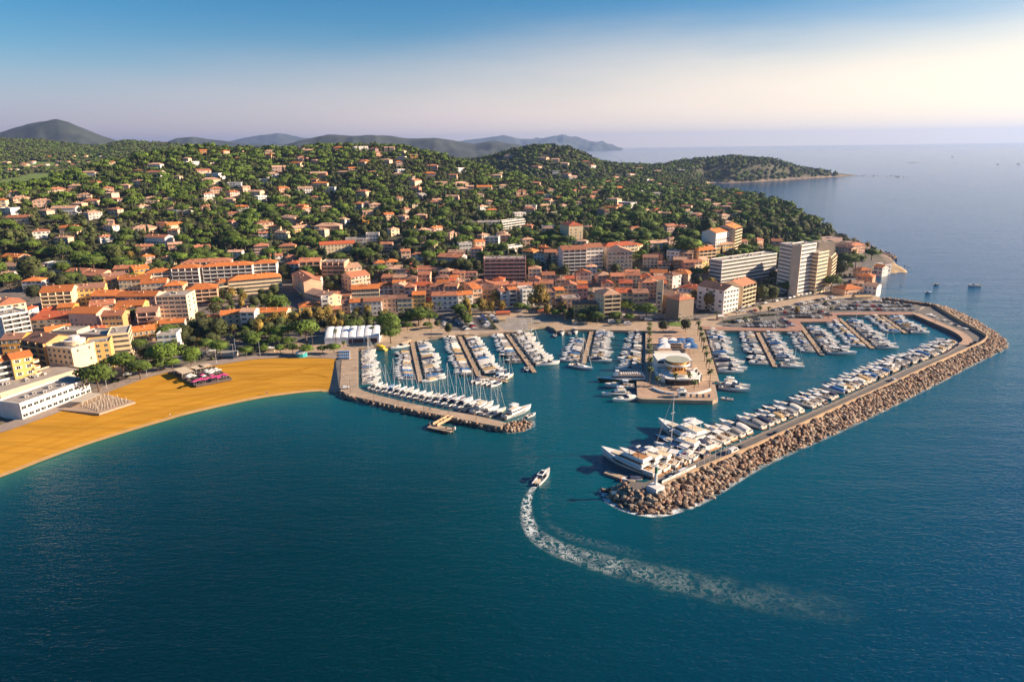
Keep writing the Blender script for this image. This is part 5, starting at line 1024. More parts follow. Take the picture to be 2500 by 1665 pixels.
for nm, pl, n in PARKS:
    got = []; tr_ = 0
    while len(got) < n and tr_ < 900:
        tr_ += 1; px, py = random.uniform(min(q[0] for q in pl), max(q[0] for q in pl)), random.uniform(min(q[1] for q in pl), max(q[1] for q in pl))
        if not in_poly(px, py, pl): continue
        p = hit(px, py, 0); rad = random.uniform(2.2, 4.6)
        if p is None or blocked(p.x, p.y, rad * .5) or np.min(np.hypot(RDP[:, 0] - p.x, RDP[:, 1] - p.y)) < 8 or any(math.hypot(p.x - t[0], p.y - t[1]) < (rad + t[2]) * .55 for t in TREES): continue
        k = random.random(); got.append((px, p, rad, 'r' if k < .62 else 'p' if k < .86 else 'y')); TREES.append((p.x, p.y, rad))
    cnt = {}
    for px, p, rad, kd in sorted(got, key=lambda q: q[0]):
        cnt[kd] = cnt.get(kd, 0) + 1; TREES.remove((p.x, p.y, rad))
        pr, nm_, ds = {'r': (ROUND, 'broadleaf_tree', 'dark green broadleaf tree'), 'p': (PINE, 'umbrella_pine', 'umbrella pine'), 'y': (PLANE, 'plane_tree', 'yellowing plane tree')}[kd]
        tree(nm_, pr, p.x, p.y, max(p.z, 1.8) - .1, rad, f'{ds} in the {nm}, {ordinal(cnt[kd])} from the west', f'{ds}s in the {nm}')
cand = []
def free(x, y, r): return not blocked(x, y, r)
tries = 0; n0 = len(TREES)
def px_of(x, y, z):
    q = RM.transposed() @ Vector((x, y, z - CAMH)); return 1250 - q.x / q.z * F, 832.5 + q.y / q.z * F
GP = [(G(px, py, z).xy) for px, py, z in ()]
def on_golf(x, y):
    for gx, gy, gw, gd in GOLF:
        p = GOLFP.get((gx, gy))
        if p and ((x - p.x) / (gw * .5)) ** 2 + ((y - p.y) / (gd * 2.2)) ** 2 < 0.95: return True
    return False
GOLFP = {(g[0], g[1]): hit(g[0], g[1]) for g in GOLF}
RDP = np.array(ROADW)
HROAD = [hit(*Z('H', a, b)) for a, b in ((1200, 1000), (1205, 960), (1195, 920), (1230, 880), (1290, 850))]
def near_road(x, y, m=10): return np.min(np.hypot(RDP[:, 0] - x, RDP[:, 1] - y)) < m or any(math.hypot(p.x - x, p.y - y) < 12 for p in HROAD)
spots = []
cell = {}
def spaced(x, y, r):
    i, j = int(x // 12), int(y // 12)
    for a in (-1, 0, 1):
        for b_ in (-1, 0, 1):
            for (u, w, q) in cell.get((i + a, j + b_), ()):
                if math.hypot(u - x, w - y) < (q + r) * .62: return False
    return True
def put(x, y, r): cell.setdefault((int(x // 12), int(y // 12)), []).append((x, y, r))
for x, y, r in TREES: put(x, y, r)
pool = []
M_ = 26000
az_ = np.radians(np.random.uniform(-38.5, 25, M_)); r_ = np.sqrt(np.random.uniform(560 ** 2, 1560 ** 2, M_)); X_, Y_ = r_ * np.sin(az_), r_ * np.cos(az_); Z_ = tzv(X_, Y_); S_ = sdf(X_, Y_); NZ = vnoise(X_ / 70, Y_ / 70, 3)
for x, y, z, s, nzv in zip(X_, Y_, Z_, S_, NZ):
    if s < 8 or z < 9.5 and not (s < 120 and y > 640): continue
    kind = random.random()
    r = random.uniform(4.6, 9.5) if kind < .46 + nzv * .6 else random.uniform(2.6, 5.4)
    rr = r * (.62 if math.hypot(x, y) < 900 else .8)
    if blocked(x, y, rr) or near_road(x, y): continue
    # keep the sight line to villas: no tall tree right in front of a wall
    if not spaced(x, y, r): continue
    if any(abs(d) < 1 for d in ()): continue
    q = False
    for b_ in NEAR(x, y) if False else ():
        pass
    put(x, y, r); pool.append((x, y, z, r, 'pine' if kind < .46 + nzv * .6 else ('cyp' if kind > .955 else 'round')))
VB = [(b_[0].x, b_[0].y, max(b_[3], b_[4])) for b_ in BOXES]
VBx = np.array([v[0] for v in VB]); VBy = np.array([v[1] for v in VB]); VBr = np.array([v[2] for v in VB]); VBd = np.hypot(VBx, VBy)
def hides(x, y, r):
    d = math.hypot(x, y); k = (VBd > d) & (VBd - d < 26 + VBr); 
    lat = np.abs((VBx * y - VBy * x) / d); return bool(np.any(k & (lat < VBr * .75 + r * .3)))
pool = [t for t in pool if not (t[4] != 'cyp' and hides(t[0], t[1], t[3]) and random.random() < .72)]
pines = sorted([t for t in pool if t[4] == 'pine'], key=lambda t: -t[3] / math.hypot(t[0], t[1])); NTOWN = sum(1 for o in C.objects if o.name.startswith('umbrella_pine'))
ind = pines[:300 - NTOWN]; ind_r = sorted([t for t in pool if t[4] == 'round'], key=lambda t: -t[3] / math.hypot(t[0], t[1]))[:170]; ind_c = sorted([t for t in pool if t[4] == 'cyp'], key=lambda t: math.hypot(t[0], t[1]))[:80]
def zone_of(y):
    for lo, hi, nm in BANDS:
        if lo <= y < hi: return nm
for lst, protos, nm, lab in ((ind, PINE, 'umbrella_pine', 'umbrella pine'), (ind_r, ROUND, 'broadleaf_tree', 'rounded green tree'), (ind_c, CYP, 'cypress_tree', 'slim dark cypress')):
    for lo, hi, bn in BANDS:
        row = sorted([t for t in lst if lo <= t[1] < hi], key=lambda t: t[0] / t[1])
        for k, t in enumerate(row):
            if nm == 'cypress_tree': tree(nm, protos, t[0], t[1], t[2] - .2, random.uniform(9, 14), f'{lab} on the {bn}, {ordinal(k + 1)} from the west', f'cypresses on the {bn}', cat='tree')
            else: tree(nm, protos, t[0], t[1], t[2] - .3, t[3], f'{lab} on the {bn}, {ordinal(k + 1)} from the west', f'{lab}s on the {bn}')
used = set(id(t) for t in ind + ind_r + ind_c); rest = [t for t in pool if id(t) not in used]
# small garden trees everywhere between the houses, low scrub, and the far woods
low = []
M_ = 60000
az_ = np.radians(np.random.uniform(-39, 27, M_)); r_ = np.sqrt(np.random.uniform(330 ** 2, 1600 ** 2, M_)); X_, Y_ = r_ * np.sin(az_), r_ * np.cos(az_); Z_ = tzv(X_, Y_); S_ = sdf(X_, Y_); NZ = vnoise(X_ / 40, Y_ / 40, 8)
for x, y, z, s, nzv in zip(X_, Y_, Z_, S_, NZ):
    if s < 4 or nzv < -.42: continue
    if z < 10 and y < 720 and (nzv < -.05 or random.random() < .25): continue
    if blocked(x, y, .8) or near_road(x, y, 7): continue
    r = random.uniform(1.2, 2.9)
    if y < 720 and z < 10:
        if qsd(x, y) < 2: continue
        r = random.uniform(.8, 1.9)
    if hides(x, y, r): r *= .62
    low.append((x, y, z, r))
low = low[:21000]
far = []; M_ = 52000
az_ = np.radians(np.random.uniform(-39, 30, M_)); r_ = np.sqrt(np.random.uniform(1500 ** 2, 3600 ** 2, M_)); X_, Y_ = r_ * np.sin(az_), r_ * np.cos(az_); Z_ = tzv(X_, Y_); S_ = sdf(X_, Y_)
for x, y, z, s in zip(X_, Y_, Z_, S_):
    if s < 5 or z < .8 or on_golf(x, y) or blocked(x, y, 4): continue
    if r_ is not None and math.hypot(x, y) > 2750 and math.atan2(x, y) > .05: continue
    far.append((x, y, z, random.uniform(4.5, 9.5) * (1.0 if math.hypot(x, y) < 2300 else 1.25)))
def lowpoly(mb): return tris(mb)
PN = [lowpoly(pine_crown(s + 50, 110, .17, 1)) for s in range(3)]; RN = [lowpoly(round_crown(s + 60, 90, .24, 1)) for s in range(3)]; FN = [lowpoly(round_crown(s + 70, 38, .32, 1, .8)) for s in range(3)]; CN = lowpoly(cypress_crown(77, 50, .06)); TN = (lambda m: (m.cyl(0, 0, -.1, 1.05, .06, .035, 5), tris(m))[1])(MB())
parts = []
def addp(proto, mi, lst, zoff, sz):
    if not lst: return
    A_ = np.array([(t[0], t[1], t[2] + zoff * t[3]) for t in lst]); S = np.array([sz(t) for t in lst]); parts.append((proto[0], proto[1], mi, A_, S, np.random.uniform(0, 6.28, len(lst))))
rp_ = [t for t in rest if t[4] == 'pine']; rr_ = [t for t in rest if t[4] == 'round']; rc_ = [t for t in rest if t[4] == 'cyp']
for s in range(3):
    addp(PN[s], 0, rp_[s::3], .78, lambda t: (t[3] * random.uniform(.9, 1.1), t[3], t[3] * random.uniform(1.2, 1.6))); addp(RN[s], 1, rr_[s::3], .1, lambda t: (t[3], t[3] * random.uniform(.9, 1.1), t[3] * random.uniform(.8, 1.3)))
    addp(FN[s], (1, 3, 1)[s], low[s::3], -.25, lambda t: (t[3], t[3], t[3] * random.uniform(.7, 1.4))); addp(FN[s], (0, 1, 1)[s], far[s::3], -.3, lambda t: (t[3], t[3], t[3] * random.uniform(.7, 1.0)))
addp(CN, 2, rc_, 0, lambda t: (random.uniform(9, 13),) * 3); addp(TN, 4, rp_, 0, lambda t: (t[3],) * 3)
o = bake('woodland', [pine_l, leaf_g, cyp_m, oliv, bark], parts); tag(o, kind='stuff')
print('pool', len(pool), 'rest', len(rest), 'low', len(low), 'far', len(far), 'ind', len(ind), len(ind_r), len(ind_c), 'town pines', NTOWN)
# ------------------------------------------------------------------ boats
gel = {'white': M('white_gelcoat', (0.74, 0.71, 0.67), 0.35, 0.06, 0.6), 'navy': M('navy_gelcoat', (0.02, 0.03, 0.075), 0.3, 0.1), 'grey': M('grey_gelcoat', (0.30, 0.30, 0.31), 0.4, 0.1), 'cream': M('cream_gelcoat', (0.66, 0.56, 0.42), 0.4, 0.08), 'green': M('dark_green_hull_paint', (0.012, 0.07, 0.05), 0.4, 0.1), 'red': M('rust_red_hull_paint', (0.35, 0.08, 0.03), 0.4, 0.1)}
cov = {'blue': M('blue_boat_canvas', (0.035, 0.14, 0.33), 0.9, 0.2), 'navy': M('navy_boat_canvas', (0.02, 0.03, 0.08), 0.9, 0.2), 'tan': M('tan_boat_canvas', (0.46, 0.31, 0.15), 0.9, 0.2), 'white': M('white_boat_canvas', (0.68, 0.63, 0.57), 0.9, 0.1), 'grey': M('grey_boat_canvas', (0.28, 0.26, 0.25), 0.9, 0.2), 'turquoise': M('turquoise_boat_canvas', (0.02, 0.30, 0.36), 0.9, 0.2)}
teak = M('teak_decking', (0.40, 0.20, 0.09), 0.7, 0.15, 2.0); smoke = M('smoked_boat_glass', (0.015, 0.018, 0.025), 0.08, 0.2, 0.5); cush = M('pale_cushions', (0.60, 0.50, 0.38), 0.9, 0.15); alu = M('white_mast_alloy', (0.62, 0.60, 0.58), 0.4, 0.05); blackp = M('black_plastic', (0.02, 0.02, 0.022), 0.5, 0.2); rubber = M('grey_rubber', (0.10, 0.10, 0.11), 0.8, 0.2)
def hull_secs(L, Bm, fb, fbow, n=11):
    """stations from stern (-L/2) to bow: each a U of 7 points, gunwale to gunwale"""
    out = []
    for k in range(n):
        t = k / (n - 1); x = -L / 2 + L * t; hw = Bm / 2 * (0.86 + 0.14 * min(1, t * 3)) * (1 - max(0, (t - .45) / .55) ** 2.1 * .985); z = fb + (fbow - fb) * t ** 1.6; rk = .05 * L * t ** 5
        out.append([(x + rk, -hw, z), (x + rk * .7, -hw * .96, z * .5), (x, -hw * .80, 0.0), (x - rk * 0, 0, -.35 * (1 - t * .7)), (x, hw * .80, 0.0), (x + rk * .7, hw * .96, z * .5), (x + rk, hw, z)])
    return out
def hull_parts(root, L, Bm, fb, fbow, hm_, deckm, cx0, cx1, ch=.45, cfloor=teak, stripe=None):
    S = hull_secs(L, Bm, fb, fbow); n = len(S); mb = MB(); mb.loft(S, 0, closed=False, caps=False); mb.add(S[0], [(0, 1, 2, 3, 4, 5, 6)][::1])
    mb.build('hull', [hm_], root, True)
    d = MB(); ins = .90
    for k in range(n - 1):
        a, b = S[k], S[k + 1]; x0, x1 = (a[0][0], b[0][0])
        if x1 <= cx0 or x0 >= cx1: d.add([a[0], b[0], b[6], a[6]], [(0, 1, 2, 3)])
        else:
            for s in (0, 6):
                i0 = (a[s][0], a[s][1] * .78, a[s][2]); i1 = (b[s][0], b[s][1] * .78, b[s][2]); q = [(0, 1, 2, 3)] if s == 0 else [(3, 2, 1, 0)]
                d.add([a[s], b[s], i1, i0], q); d.add([i0, i1, (i1[0], i1[1], fb - ch), (i0[0], i0[1], fb - ch)], q)
    d.build('deck', [deckm], root)
    inn = [k for k in range(n) if S[k][0][0] >= cx0 - L / (n - 1) and S[k][0][0] <= cx1 + L / (n - 1)]
    if inn:
        c = MB(); a = S[inn[0]]; b = S[inn[-1]]; hw = Bm / 2 * .72; c.box(max(cx0 - .3, -L / 2 + .1), cx1, -hw, hw, fb - ch - .05, fb - ch + .02); c.box(max(cx0, -L / 2 + .3), cx0 + L * .06, -hw * .9, hw * .9, fb - ch, fb - .05, 1); c.box(cx0 + L * .06, cx0 + L * .16, -hw * .95, -hw * .55, fb - ch, fb - .1, 1)
        c.build('cockpit', [cfloor, cush], root)
    return S
def taper(mb, x0, x1, y0, y1, z0, z1, sx0, sx1, sy, mi=0):
    """box whose top is drawn in by sx0 at the stern, sx1 at the bow, sy at the sides"""
    vs = [(x0, y0, z0), (x1, y0 * .8, z0), (x1, y1 * .8, z0), (x0, y1, z0), (x0 + sx0, y0 + sy, z1), (x1 - sx1, (y0 + sy) * .75, z1), (x1 - sx1, (y1 - sy) * .75, z1), (x0 + sx0, y1 - sy, z1)]
    return mb.add(vs, [(4, 5, 6, 7), (0, 1, 5, 4), (1, 2, 6, 5), (2, 3, 7, 6), (3, 0, 4, 7)], mi)
def p_open(hullc, cover):
    r = proto('motorboat'); L = 7.0; B_ = 2.5; hull_parts(r, L, B_, .75, 1.15, gel[hullc], gel['white'], -3.0, .9)
    m = MB(); taper(m, .4, 1.5, -.95, .95, .78, 1.35, .25, .75, .15); m.build('windscreen', [smoke], r); m = MB(); taper(m, -.5, .2, -.4, .4, .3, 1.15, .1, .1, .05); m.build('console', [gel['white']], r)
    m = MB(); m.box(-3.95, -3.4, -.28, .28, -.2, 1.05, 0, True); m.build('engine', [blackp], r)
    if cover:
        m = MB(); m.loft([[(x, -1.05 * w, .8), (x, -.6 * w, 1.25 + h), (x, 0, 1.4 + h), (x, .6 * w, 1.25 + h), (x, 1.05 * w, .8)] for x, w, h in ((-3.2, 1, -.25), (-1.5, 1.05, .05), (.4, 1.0, .25), (1.5, .75, -.3))], 0, False, True); m.build('cover', [cov[cover]], r)
    return r, L, B_
def p_cruiser(hullc, cover, arch=True):
    r = proto('motorboat'); L = 12.0; B_ = 3.8; hull_parts(r, L, B_, 1.15, 1.75, gel[hullc], gel['white'], -5.2, -.6, .55)
    m = MB(); taper(m, -1.0, 4.2, -1.45, 1.45, 1.2, 1.95, .0, 2.2, .45); m.build('cabin', [gel['white']], r)
    m = MB(); taper(m, -1.4, 1.2, -1.5, 1.5, 1.6, 2.5, .2, 1.35, .3); m.build('windscreen', [smoke], r)
    m = MB(); m.box(-6.6, -5.9, -1.5, 1.5, .25, .38, 0, True); m.build('swim_platform', [teak], r)
    m = MB(); m.box(1.2, 3.2, -.8, .8, 1.97, 2.03); m.build('sun_pad', [cush], r)
    if cover:
        m = MB(); m.loft([[(x, -1.6 * w, 1.2), (x, -1.1 * w, 2.1 + h), (x, 0, 2.35 + h), (x, 1.1 * w, 2.1 + h), (x, 1.6 * w, 1.2)] for x, w, h in ((-5.4, 1, -.4), (-3, 1.03, .2), (-1, 1.0, .35))], 0, False, True); m.build('cover', [cov[cover]], r)
    elif arch:
        m = MB(); m.box(-3.4, -.9, -1.45, 1.45, 3.0, 3.12, 0, True); [m.tube((-3.0 + dx, s * 1.45, 1.15), (-2.9 + dx, s * 1.35, 3.0), .08, .07, 5) for s in (-1, 1) for dx in (0, 1.8)]; m.build('hardtop', [gel['white']], r)
    return r, L, B_
def p_fly(hullc, topc='white', big=False):
    r = proto('motor_yacht'); L = 18.0; B_ = 4.9; hull_parts(r, L, B_, 1.7, 2.75, gel[hullc], gel['white'], -8.2, -5.2, .5)
    m = MB(); m.loft([[(x, -w, z0), (x + .05, -w * .99, z1), (x + .05, w * .99, z1), (x, w, z0)] for x, w, z0, z1 in ((-6.0, 2.462, 0.95, 1.15), (-2.5, 2.466, 1.0, 1.35), (2.5, 2.44, 1.15, 1.6), (4.2, 2.05, 1.4, 1.7))], 0, False, False); m.build('hull_window', [smoke], r)
    m = MB(); taper(m, -5.4, 5.2, -2.0, 2.0, 1.75, 2.5, 0, 2.0, .1); taper(m, -5.9, 2.0, -2.12, 2.12, 3.35, 3.55, .0, .6, .05); m.build('superstructure', [gel['white']], r)
    m = MB(); taper(m, -5.0, 3.4, -1.92, 1.92, 2.5, 3.36, .0, 1.9, .25); m.build('saloon_window', [smoke], r)
    m = MB(); taper(m, -5.6, 1.4, -1.9, 1.9, 3.55, 4.15, 0, .5, .1); m.box(-5.2, -1.2, -1.5, 1.5, 4.0, 4.17, 1); m.build('flybridge', [gel['white'], teak if (big and topc == 'navy') else cush], r)
    m = MB(); m.box(-4.4, -.6, -1.75, 1.75, 5.75, 5.95, 0, True); taper(m, -.6, .2, -1.6, 1.6, 5.76, 5.93, 0, .5, .3); [m.tube((-3.9 + dx, s * 1.6, 4.1), (-3.6 + dx, s * 1.55, 5.8), .1, .08, 5) for s in (-1, 1) for dx in (0, 2.9)]; m.build('hardtop', [gel[topc]], r)
    m = MB(); m.box(-10.0, -8.95, -2.0, 2.0, .35, .5, 0, True); m.box(-8.3, -5.4, -1.9, 1.9, 1.25, 1.32); m.build('swim_platform', [teak], r)
    m = MB(); m.tube((-2.4, 0, 5.9), (-2.7, 0, 7.1), .12, .05, 6); m.box(-2.8, -2.2, -.8, .8, 6.5, 6.62, 0, True); m.build('radar_mast', [gel['white']], r)
    m = MB(); m.box(2.6, 5.6, -1.0, 1.0, 2.52, 2.6); m.build('sun_pad', [cush], r)
    return r, L, B_
def p_sail(hullc, cover, mast=True):
    r = proto('sailboat'); L = 12.0; B_ = 3.6; hull_parts(r, L, B_, 1.05, 1.4, gel[hullc], gel['white'], -5.3, -1.6, .5)
    m = MB(); taper(m, -1.6, 3.0, -1.15, 1.15, 1.1, 1.62, .1, 1.2, .25); m.build('cabin', [gel['white']], r); m = MB(); taper(m, -1.2, 1.6, -1.16, 1.16, 1.25, 1.48, .0, .4, .16); m.build('cabin_window', [smoke], r)
    m = MB(); m.tube((1.0, 0, 1.1), (1.0, 0, 17.0), .115, .085, 6); [m.tube((1.0, -s, z), (1.0, s, z), .05, .05, 4) for s, z in ((1.1, 6.6), (.85, 11.4))]; m.build('mast', [alu], r)
    m = MB(); m.tube((1.0, 0, 2.5), (-4.2, 0, 2.6), .10, .09, 5); m.build('boom', [alu], r); m = MB(); m.loft([[(x, -.05 * w, 2.65), (x, -.28 * w, 2.85), (x, 0, 3.05 + .25 * w), (x, .28 * w, 2.85), (x, .05 * w, 2.65)] for x, w in ((.8, 1.2), (-1.5, 1), (-4.0, .5))], 0, True, True); m.build('sail_cover', [cov[cover]], r)
    m = MB(); [m.tube(a, b, .022, .022, 3) for a, b in (((6.0, 0, 1.4), (1.05, 0, 16.6)), ((-5.9, 0, 1.1), (.95, 0, 16.9)), ((1, -1.6, 1.1), (1, -1.1, 6.6)), ((1, -1.1, 6.6), (1, 0, 15.5)), ((1, 1.6, 1.1), (1, 1.1, 6.6)), ((1, 1.1, 6.6), (1, 0, 15.5)))]; m.tube((5.6, 0, 1.7), (1.5, 0, 15.2), .07, .04, 5); m.build('rigging', [alu], r)
    m = MB(); m.loft([[(x, -1.05, 1.15), (x, -.9, 2.2 + h), (x, .9, 2.2 + h), (x, 1.05, 1.15)] for x, h in ((-2.3, 0), (-1.4, -.15), (-1.1, -.8))], 0, False, True); m.build('sprayhood', [cov[cover]], r)
    return r, L, B_
def p_rib():
    r = proto('inflatable_boat'); L = 6.5; m = MB()
    for s in (-1, 1): m.tube((-3.1, s * .95, .45), (1.6, s * .95, .5), .27, .27, 8); m.tube((1.55, s * .95, .5), (3.2, 0, .75), .27, .2, 8)
    m.build('inflated_tube', [rubber], r); m = MB(); m.box(-3, 1.8, -.75, .75, .0, .3); m.build('hull', [gel['grey']], r); m = MB(); taper(m, -.6, .3, -.4, .4, .3, 1.2, .1, .2, .05); m.build('console', [gel['white']], r); m = MB(); m.box(-3.6, -3.0, -.25, .25, -.2, 1.1, 0, True); m.build('engine', [blackp], r)
    return r, L, 2.5
PRO = {}
def get(key):
    if key not in PRO:
        k = key.split(':'); PRO[key] = {'open': lambda: p_open(k[1], k[2] or None), 'cruiser': lambda: p_cruiser(k[1], k[2] or None), 'fly': lambda: p_fly(k[1], k[2]), 'big': lambda: p_fly(k[1], k[2], True), 'sail': lambda: p_sail(k[1], k[2]), 'rib': p_rib}[k[0]]()
    return PRO[key]
DESC = {'open': 'open {h} motorboat', 'cruiser': '{h} cabin cruiser', 'fly': '{h} flybridge yacht', 'big': 'large {h} motor yacht', 'sail': '{h} sailing yacht', 'rib': 'dark inflatable boat'}
CATB = {'open': 'motorboat', 'cruiser': 'motorboat', 'fly': 'yacht', 'big': 'yacht', 'sail': 'sailboat', 'rib': 'inflatable boat'}
NBOAT = [0]; FIRSTUSE = set()
def boat(key, x, y, ang, L, label, group=None, z=0.0):
    r, L0, B0 = get(key); s = L / L0; NBOAT[0] += 1
    if key not in FIRSTUSE: FIRSTUSE.add(key); o = r; o.location = (x, y, z); o.rotation_euler = (0, 0, ang); o.scale = (s,) * 3
    else: o = dup(r, (x, y, z), ang, s)
    tag(o, label, CATB[key.split(':')[0]], group); o.rotation_euler[0] = random.uniform(-.015, .015); return o
def desc(key):
    k = key.split(':'); d = DESC[k[0]].format(h=k[1] if len(k) > 1 else '')
    if k[0] in ('fly', 'big'): return d
    return d + (f', {k[2]} cover' if len(k) > 2 and k[2] else '')
OPEN = ['open:white:', 'open:white:blue', 'open:white:white', 'open:white:tan', 'open:navy:', 'open:white:navy', 'open:white:grey', 'open:white:', 'open:white:white', 'rib']
CRU = ['cruiser:white:', 'cruiser:white:', 'cruiser:white:white', 'cruiser:white:navy', 'cruiser:navy:', 'cruiser:white:tan', 'cruiser:white:grey', 'cruiser:cream:']
FLY = ['fly:white:white', 'fly:white:cream', 'fly:white:white', 'fly:navy:white']
SAIL = ['sail:white:white', 'sail:white:blue', 'sail:white:white', 'sail:white:grey', 'sail:white:navy', 'sail:cream:white']
def row(a, b, side, kinds, L0, L1, where, gap=.45, jit=.05, gaps=.03, w=0.0, z=0.0, skip=()):
    """boats side by side along a->b (world), sterns to the line, bows away on side (+1 = left of a->b)"""
    a = Vector((*a[:2], 0)); b = Vector((*b[:2], 0)); u = (b - a); Ln = u.length; u.normalize(); v = Vector((-u.y, u.x, 0)) * side; t = 1.2; n = 0
    while t < Ln - 1:
        f = t / Ln; L = L0 + (L1 - L0) * f; L *= random.uniform(.84, 1.12); key = random.choice(kinds); bm = get(key)[2] / get(key)[1] * L
        if key == 'rib': L = min(L, 7.5); bm = 2.9
        t += bm / 2 + gap / 2
        if t > Ln - .6: break
        if random.random() > gaps and not any(s0 < f < s1 for s0, s1 in skip):
            n += 1; c = a + u * t + v * (w / 2 + L / 2 + L * .09 + .5 + random.uniform(0, .5)); ang = math.atan2(v.y, v.x) + random.uniform(-jit, jit)
            boat(key, c.x, c.y, ang, L, f'{desc(key)}, {ordinal(n)} {where}', 'boats moored: ' + where.split(', ', 1)[-1].strip())
        t += bm / 2 + gap / 2
    return n
# --- pontoons: floating walkways on piles, boats on both sides
wood = M('weathered_pontoon_planks', (0.40, 0.28, 0.18), 0.85, 0.2, 0.6); pile_m = M('dark_pile', (0.12, 0.09, 0.07), 0.8, 0.2)
PON = [((1005, 831), (1027, 931), 'first western pontoon'), ((1119, 815), (1169, 917), 'second western pontoon'), ((1236, 812), (1305, 908), 'third western pontoon'), ((1445, 806), (1425, 887), 'short beach pontoon'),
       ((1848, 808), (1893, 895), 'first eastern pontoon'), ((1953, 792), (2008, 866), 'second eastern pontoon'), ((2049, 777), (2131, 850), 'third eastern pontoon'), ((2147, 767), (2212, 813), 'last eastern pontoon')]
PW = []
for a, b, nm in PON:
    a = G(*a, .7); b = G(*b, .7); PW.append((a, b)); u = (b - a); Ln = u.length; u.normalize(); r = empty('pontoon', (a.x, a.y, 0), math.atan2(u.y, u.x)); tag(r, f'long plank walkway on floats, {nm}', 'pontoon')
    m = MB(); m.box(0, Ln, -1.25, 1.25, .30, .70, 0, True); m.build('deck', [wood], r)
    for k in range(int(Ln / 12)):
        m = MB(); m.cyl(6 + 12 * k, 1.42 if k % 2 else -1.42, -1, 2.3, .15, .15, 6); m.build('pile', [pile_m], r)
    for k in range(int(Ln / 9)):
        m = MB(); m.box(4 + 9 * k - .12, 4 + 9 * k + .12, .9, 1.1, .70, 1.5); m.build('service_post', [gel['white']], r)
T_ = (G(1168, 917, .7), G(1238, 931, .7)); u = (T_[1] - T_[0]).normalized(); r = empty('pontoon', (T_[0].x, T_[0].y, 0), math.atan2(u.y, u.x)); tag(r, 'short cross walkway at the end of the second pontoon', 'pontoon'); m = MB(); m.box(0, (T_[1] - T_[0]).length, -1.1, 1.1, .3, .705, 0, True); m.build('deck', [wood], r)
O, CR, FL, SA = OPEN, CRU, FLY, SAIL
def prow(i, side, kinds, L0, L1, f0, f1, **k):
    a, b = PW[i]; A_ = a.lerp(b, f0); B2 = a.lerp(b, f1); u = (b - a).normalized()
    west = (Vector((-u.y, u.x)).x < 0) == (side > 0)
    row(A_, B2, side, kinds, L0, L1, f"from quay, {'west' if west else 'east'} side, {PON[i][2]}", w=2.5, **k)
prow(0, -1, O + CR[:2], 8, 10, .28, .97); prow(0, 1, O + CR[:3], 8, 11.5, .02, .98)
prow(1, -1, O + CR[:2], 7.5, 10.5, .02, 1.0); prow(1, 1, O + CR[:3], 8, 11.5, .02, .97)
row(T_[0], T_[1], -1, O + ['cruiser:white:'], 8, 8, 'from the west, outer side of cross walkway', w=2.2); row(T_[0], T_[1], 1, SA + ['open:white:'], 9, 9.5, 'from the west, inner side of cross walkway', w=2.2, skip=((0, .22),))
prow(2, -1, O, 8.5, 10, .02, .80); prow(2, 1, CR + O[:3] + ['sail:white:white'], 12, 12.5, .02, .86)
prow(3, -1, O + CR[:2], 8.5, 10.5, .28, .97); prow(3, 1, CR + O[:4] + SA[:1], 11, 11, .0, .93)
prow(4, -1, O + CR[:2], 9, 10.5, .04, .97); prow(4, 1, O[:4] + CR + SA[:1], 9, 11.5, .04, .99)
prow(5, -1, O + CR[:1], 8.5, 9.5, .18, .97); prow(5, 1, O[:3] + CR, 9, 14.5, .03, .97)
prow(6, -1, O[:4] + CR[:3], 9.5, 10.5, .04, .98); prow(6, 1, CR + O[:2] + SA[:1], 10, 12.5, .04, .99)
prow(7, -1, O[:4] + CR[:3], 9.5, 10, .04, .98); prow(7, 1, CR + O[:2], 10, 12, .04, .98)
g = lambda x, y: G(x, y, 0)
row(g(875, 854), g(875, 944), 1, ['sail:white:white', 'sail:white:blue', 'open:white:', 'open:white:white', 'sail:white:grey', 'open:white:blue'], 8.2, 9.2, 'from quay, upper arm of sailboat jetty', w=.4)
row(g(884, 952), g(1150, 1011), 1, SA + ['sail:white:white'] * 2, 10, 13.5, 'from the bend, long arm of sailboat jetty', gap=.7, gaps=0)
row(g(1574, 814), g(1576, 908), -1, O[:5] + CR, 9, 14, 'from quay, west side of central pier', w=.4, skip=((.28, .36),))
row(g(1713, 806), g(1742, 912), 1, CR + O[:2] + FL[:1], 11, 15, 'from quay, east side of central pier', w=.4)
row(g(2345, 815), g(2236, 771), -1, O[:3] + CR, 11, 10.5, 'from the bend, inner breakwater quay', w=1, gaps=.02)
BWW = [g(2036, 984), g(2216, 901), g(2308, 866), g(2350, 841)]
row(BWW[0], BWW[1], 1, CR + O[:2] + FL[:1], 13, 13, 'of the middle breakwater row from seaward', w=1, gap=.3, gaps=.01); row(BWW[1], BWW[2], 1, CR + O[:2], 13, 12, 'of the far breakwater row from seaward', w=1, gaps=.01); row(BWW[2], BWW[3], 1, CR + O[:1], 12, 11, 'of the row at breakwater bend', w=1)
row(g(1690, 1131), g(1862, 1058), 1, CR, 15, 14, 'of the outer breakwater cruiser row', w=1, gap=.6, gaps=0, skip=((0, .02),)); row(g(1866, 1057), g(2034, 985), 1, CR + O[:2], 13, 13, 'of the second breakwater row', w=1, gap=.8, gaps=.08)
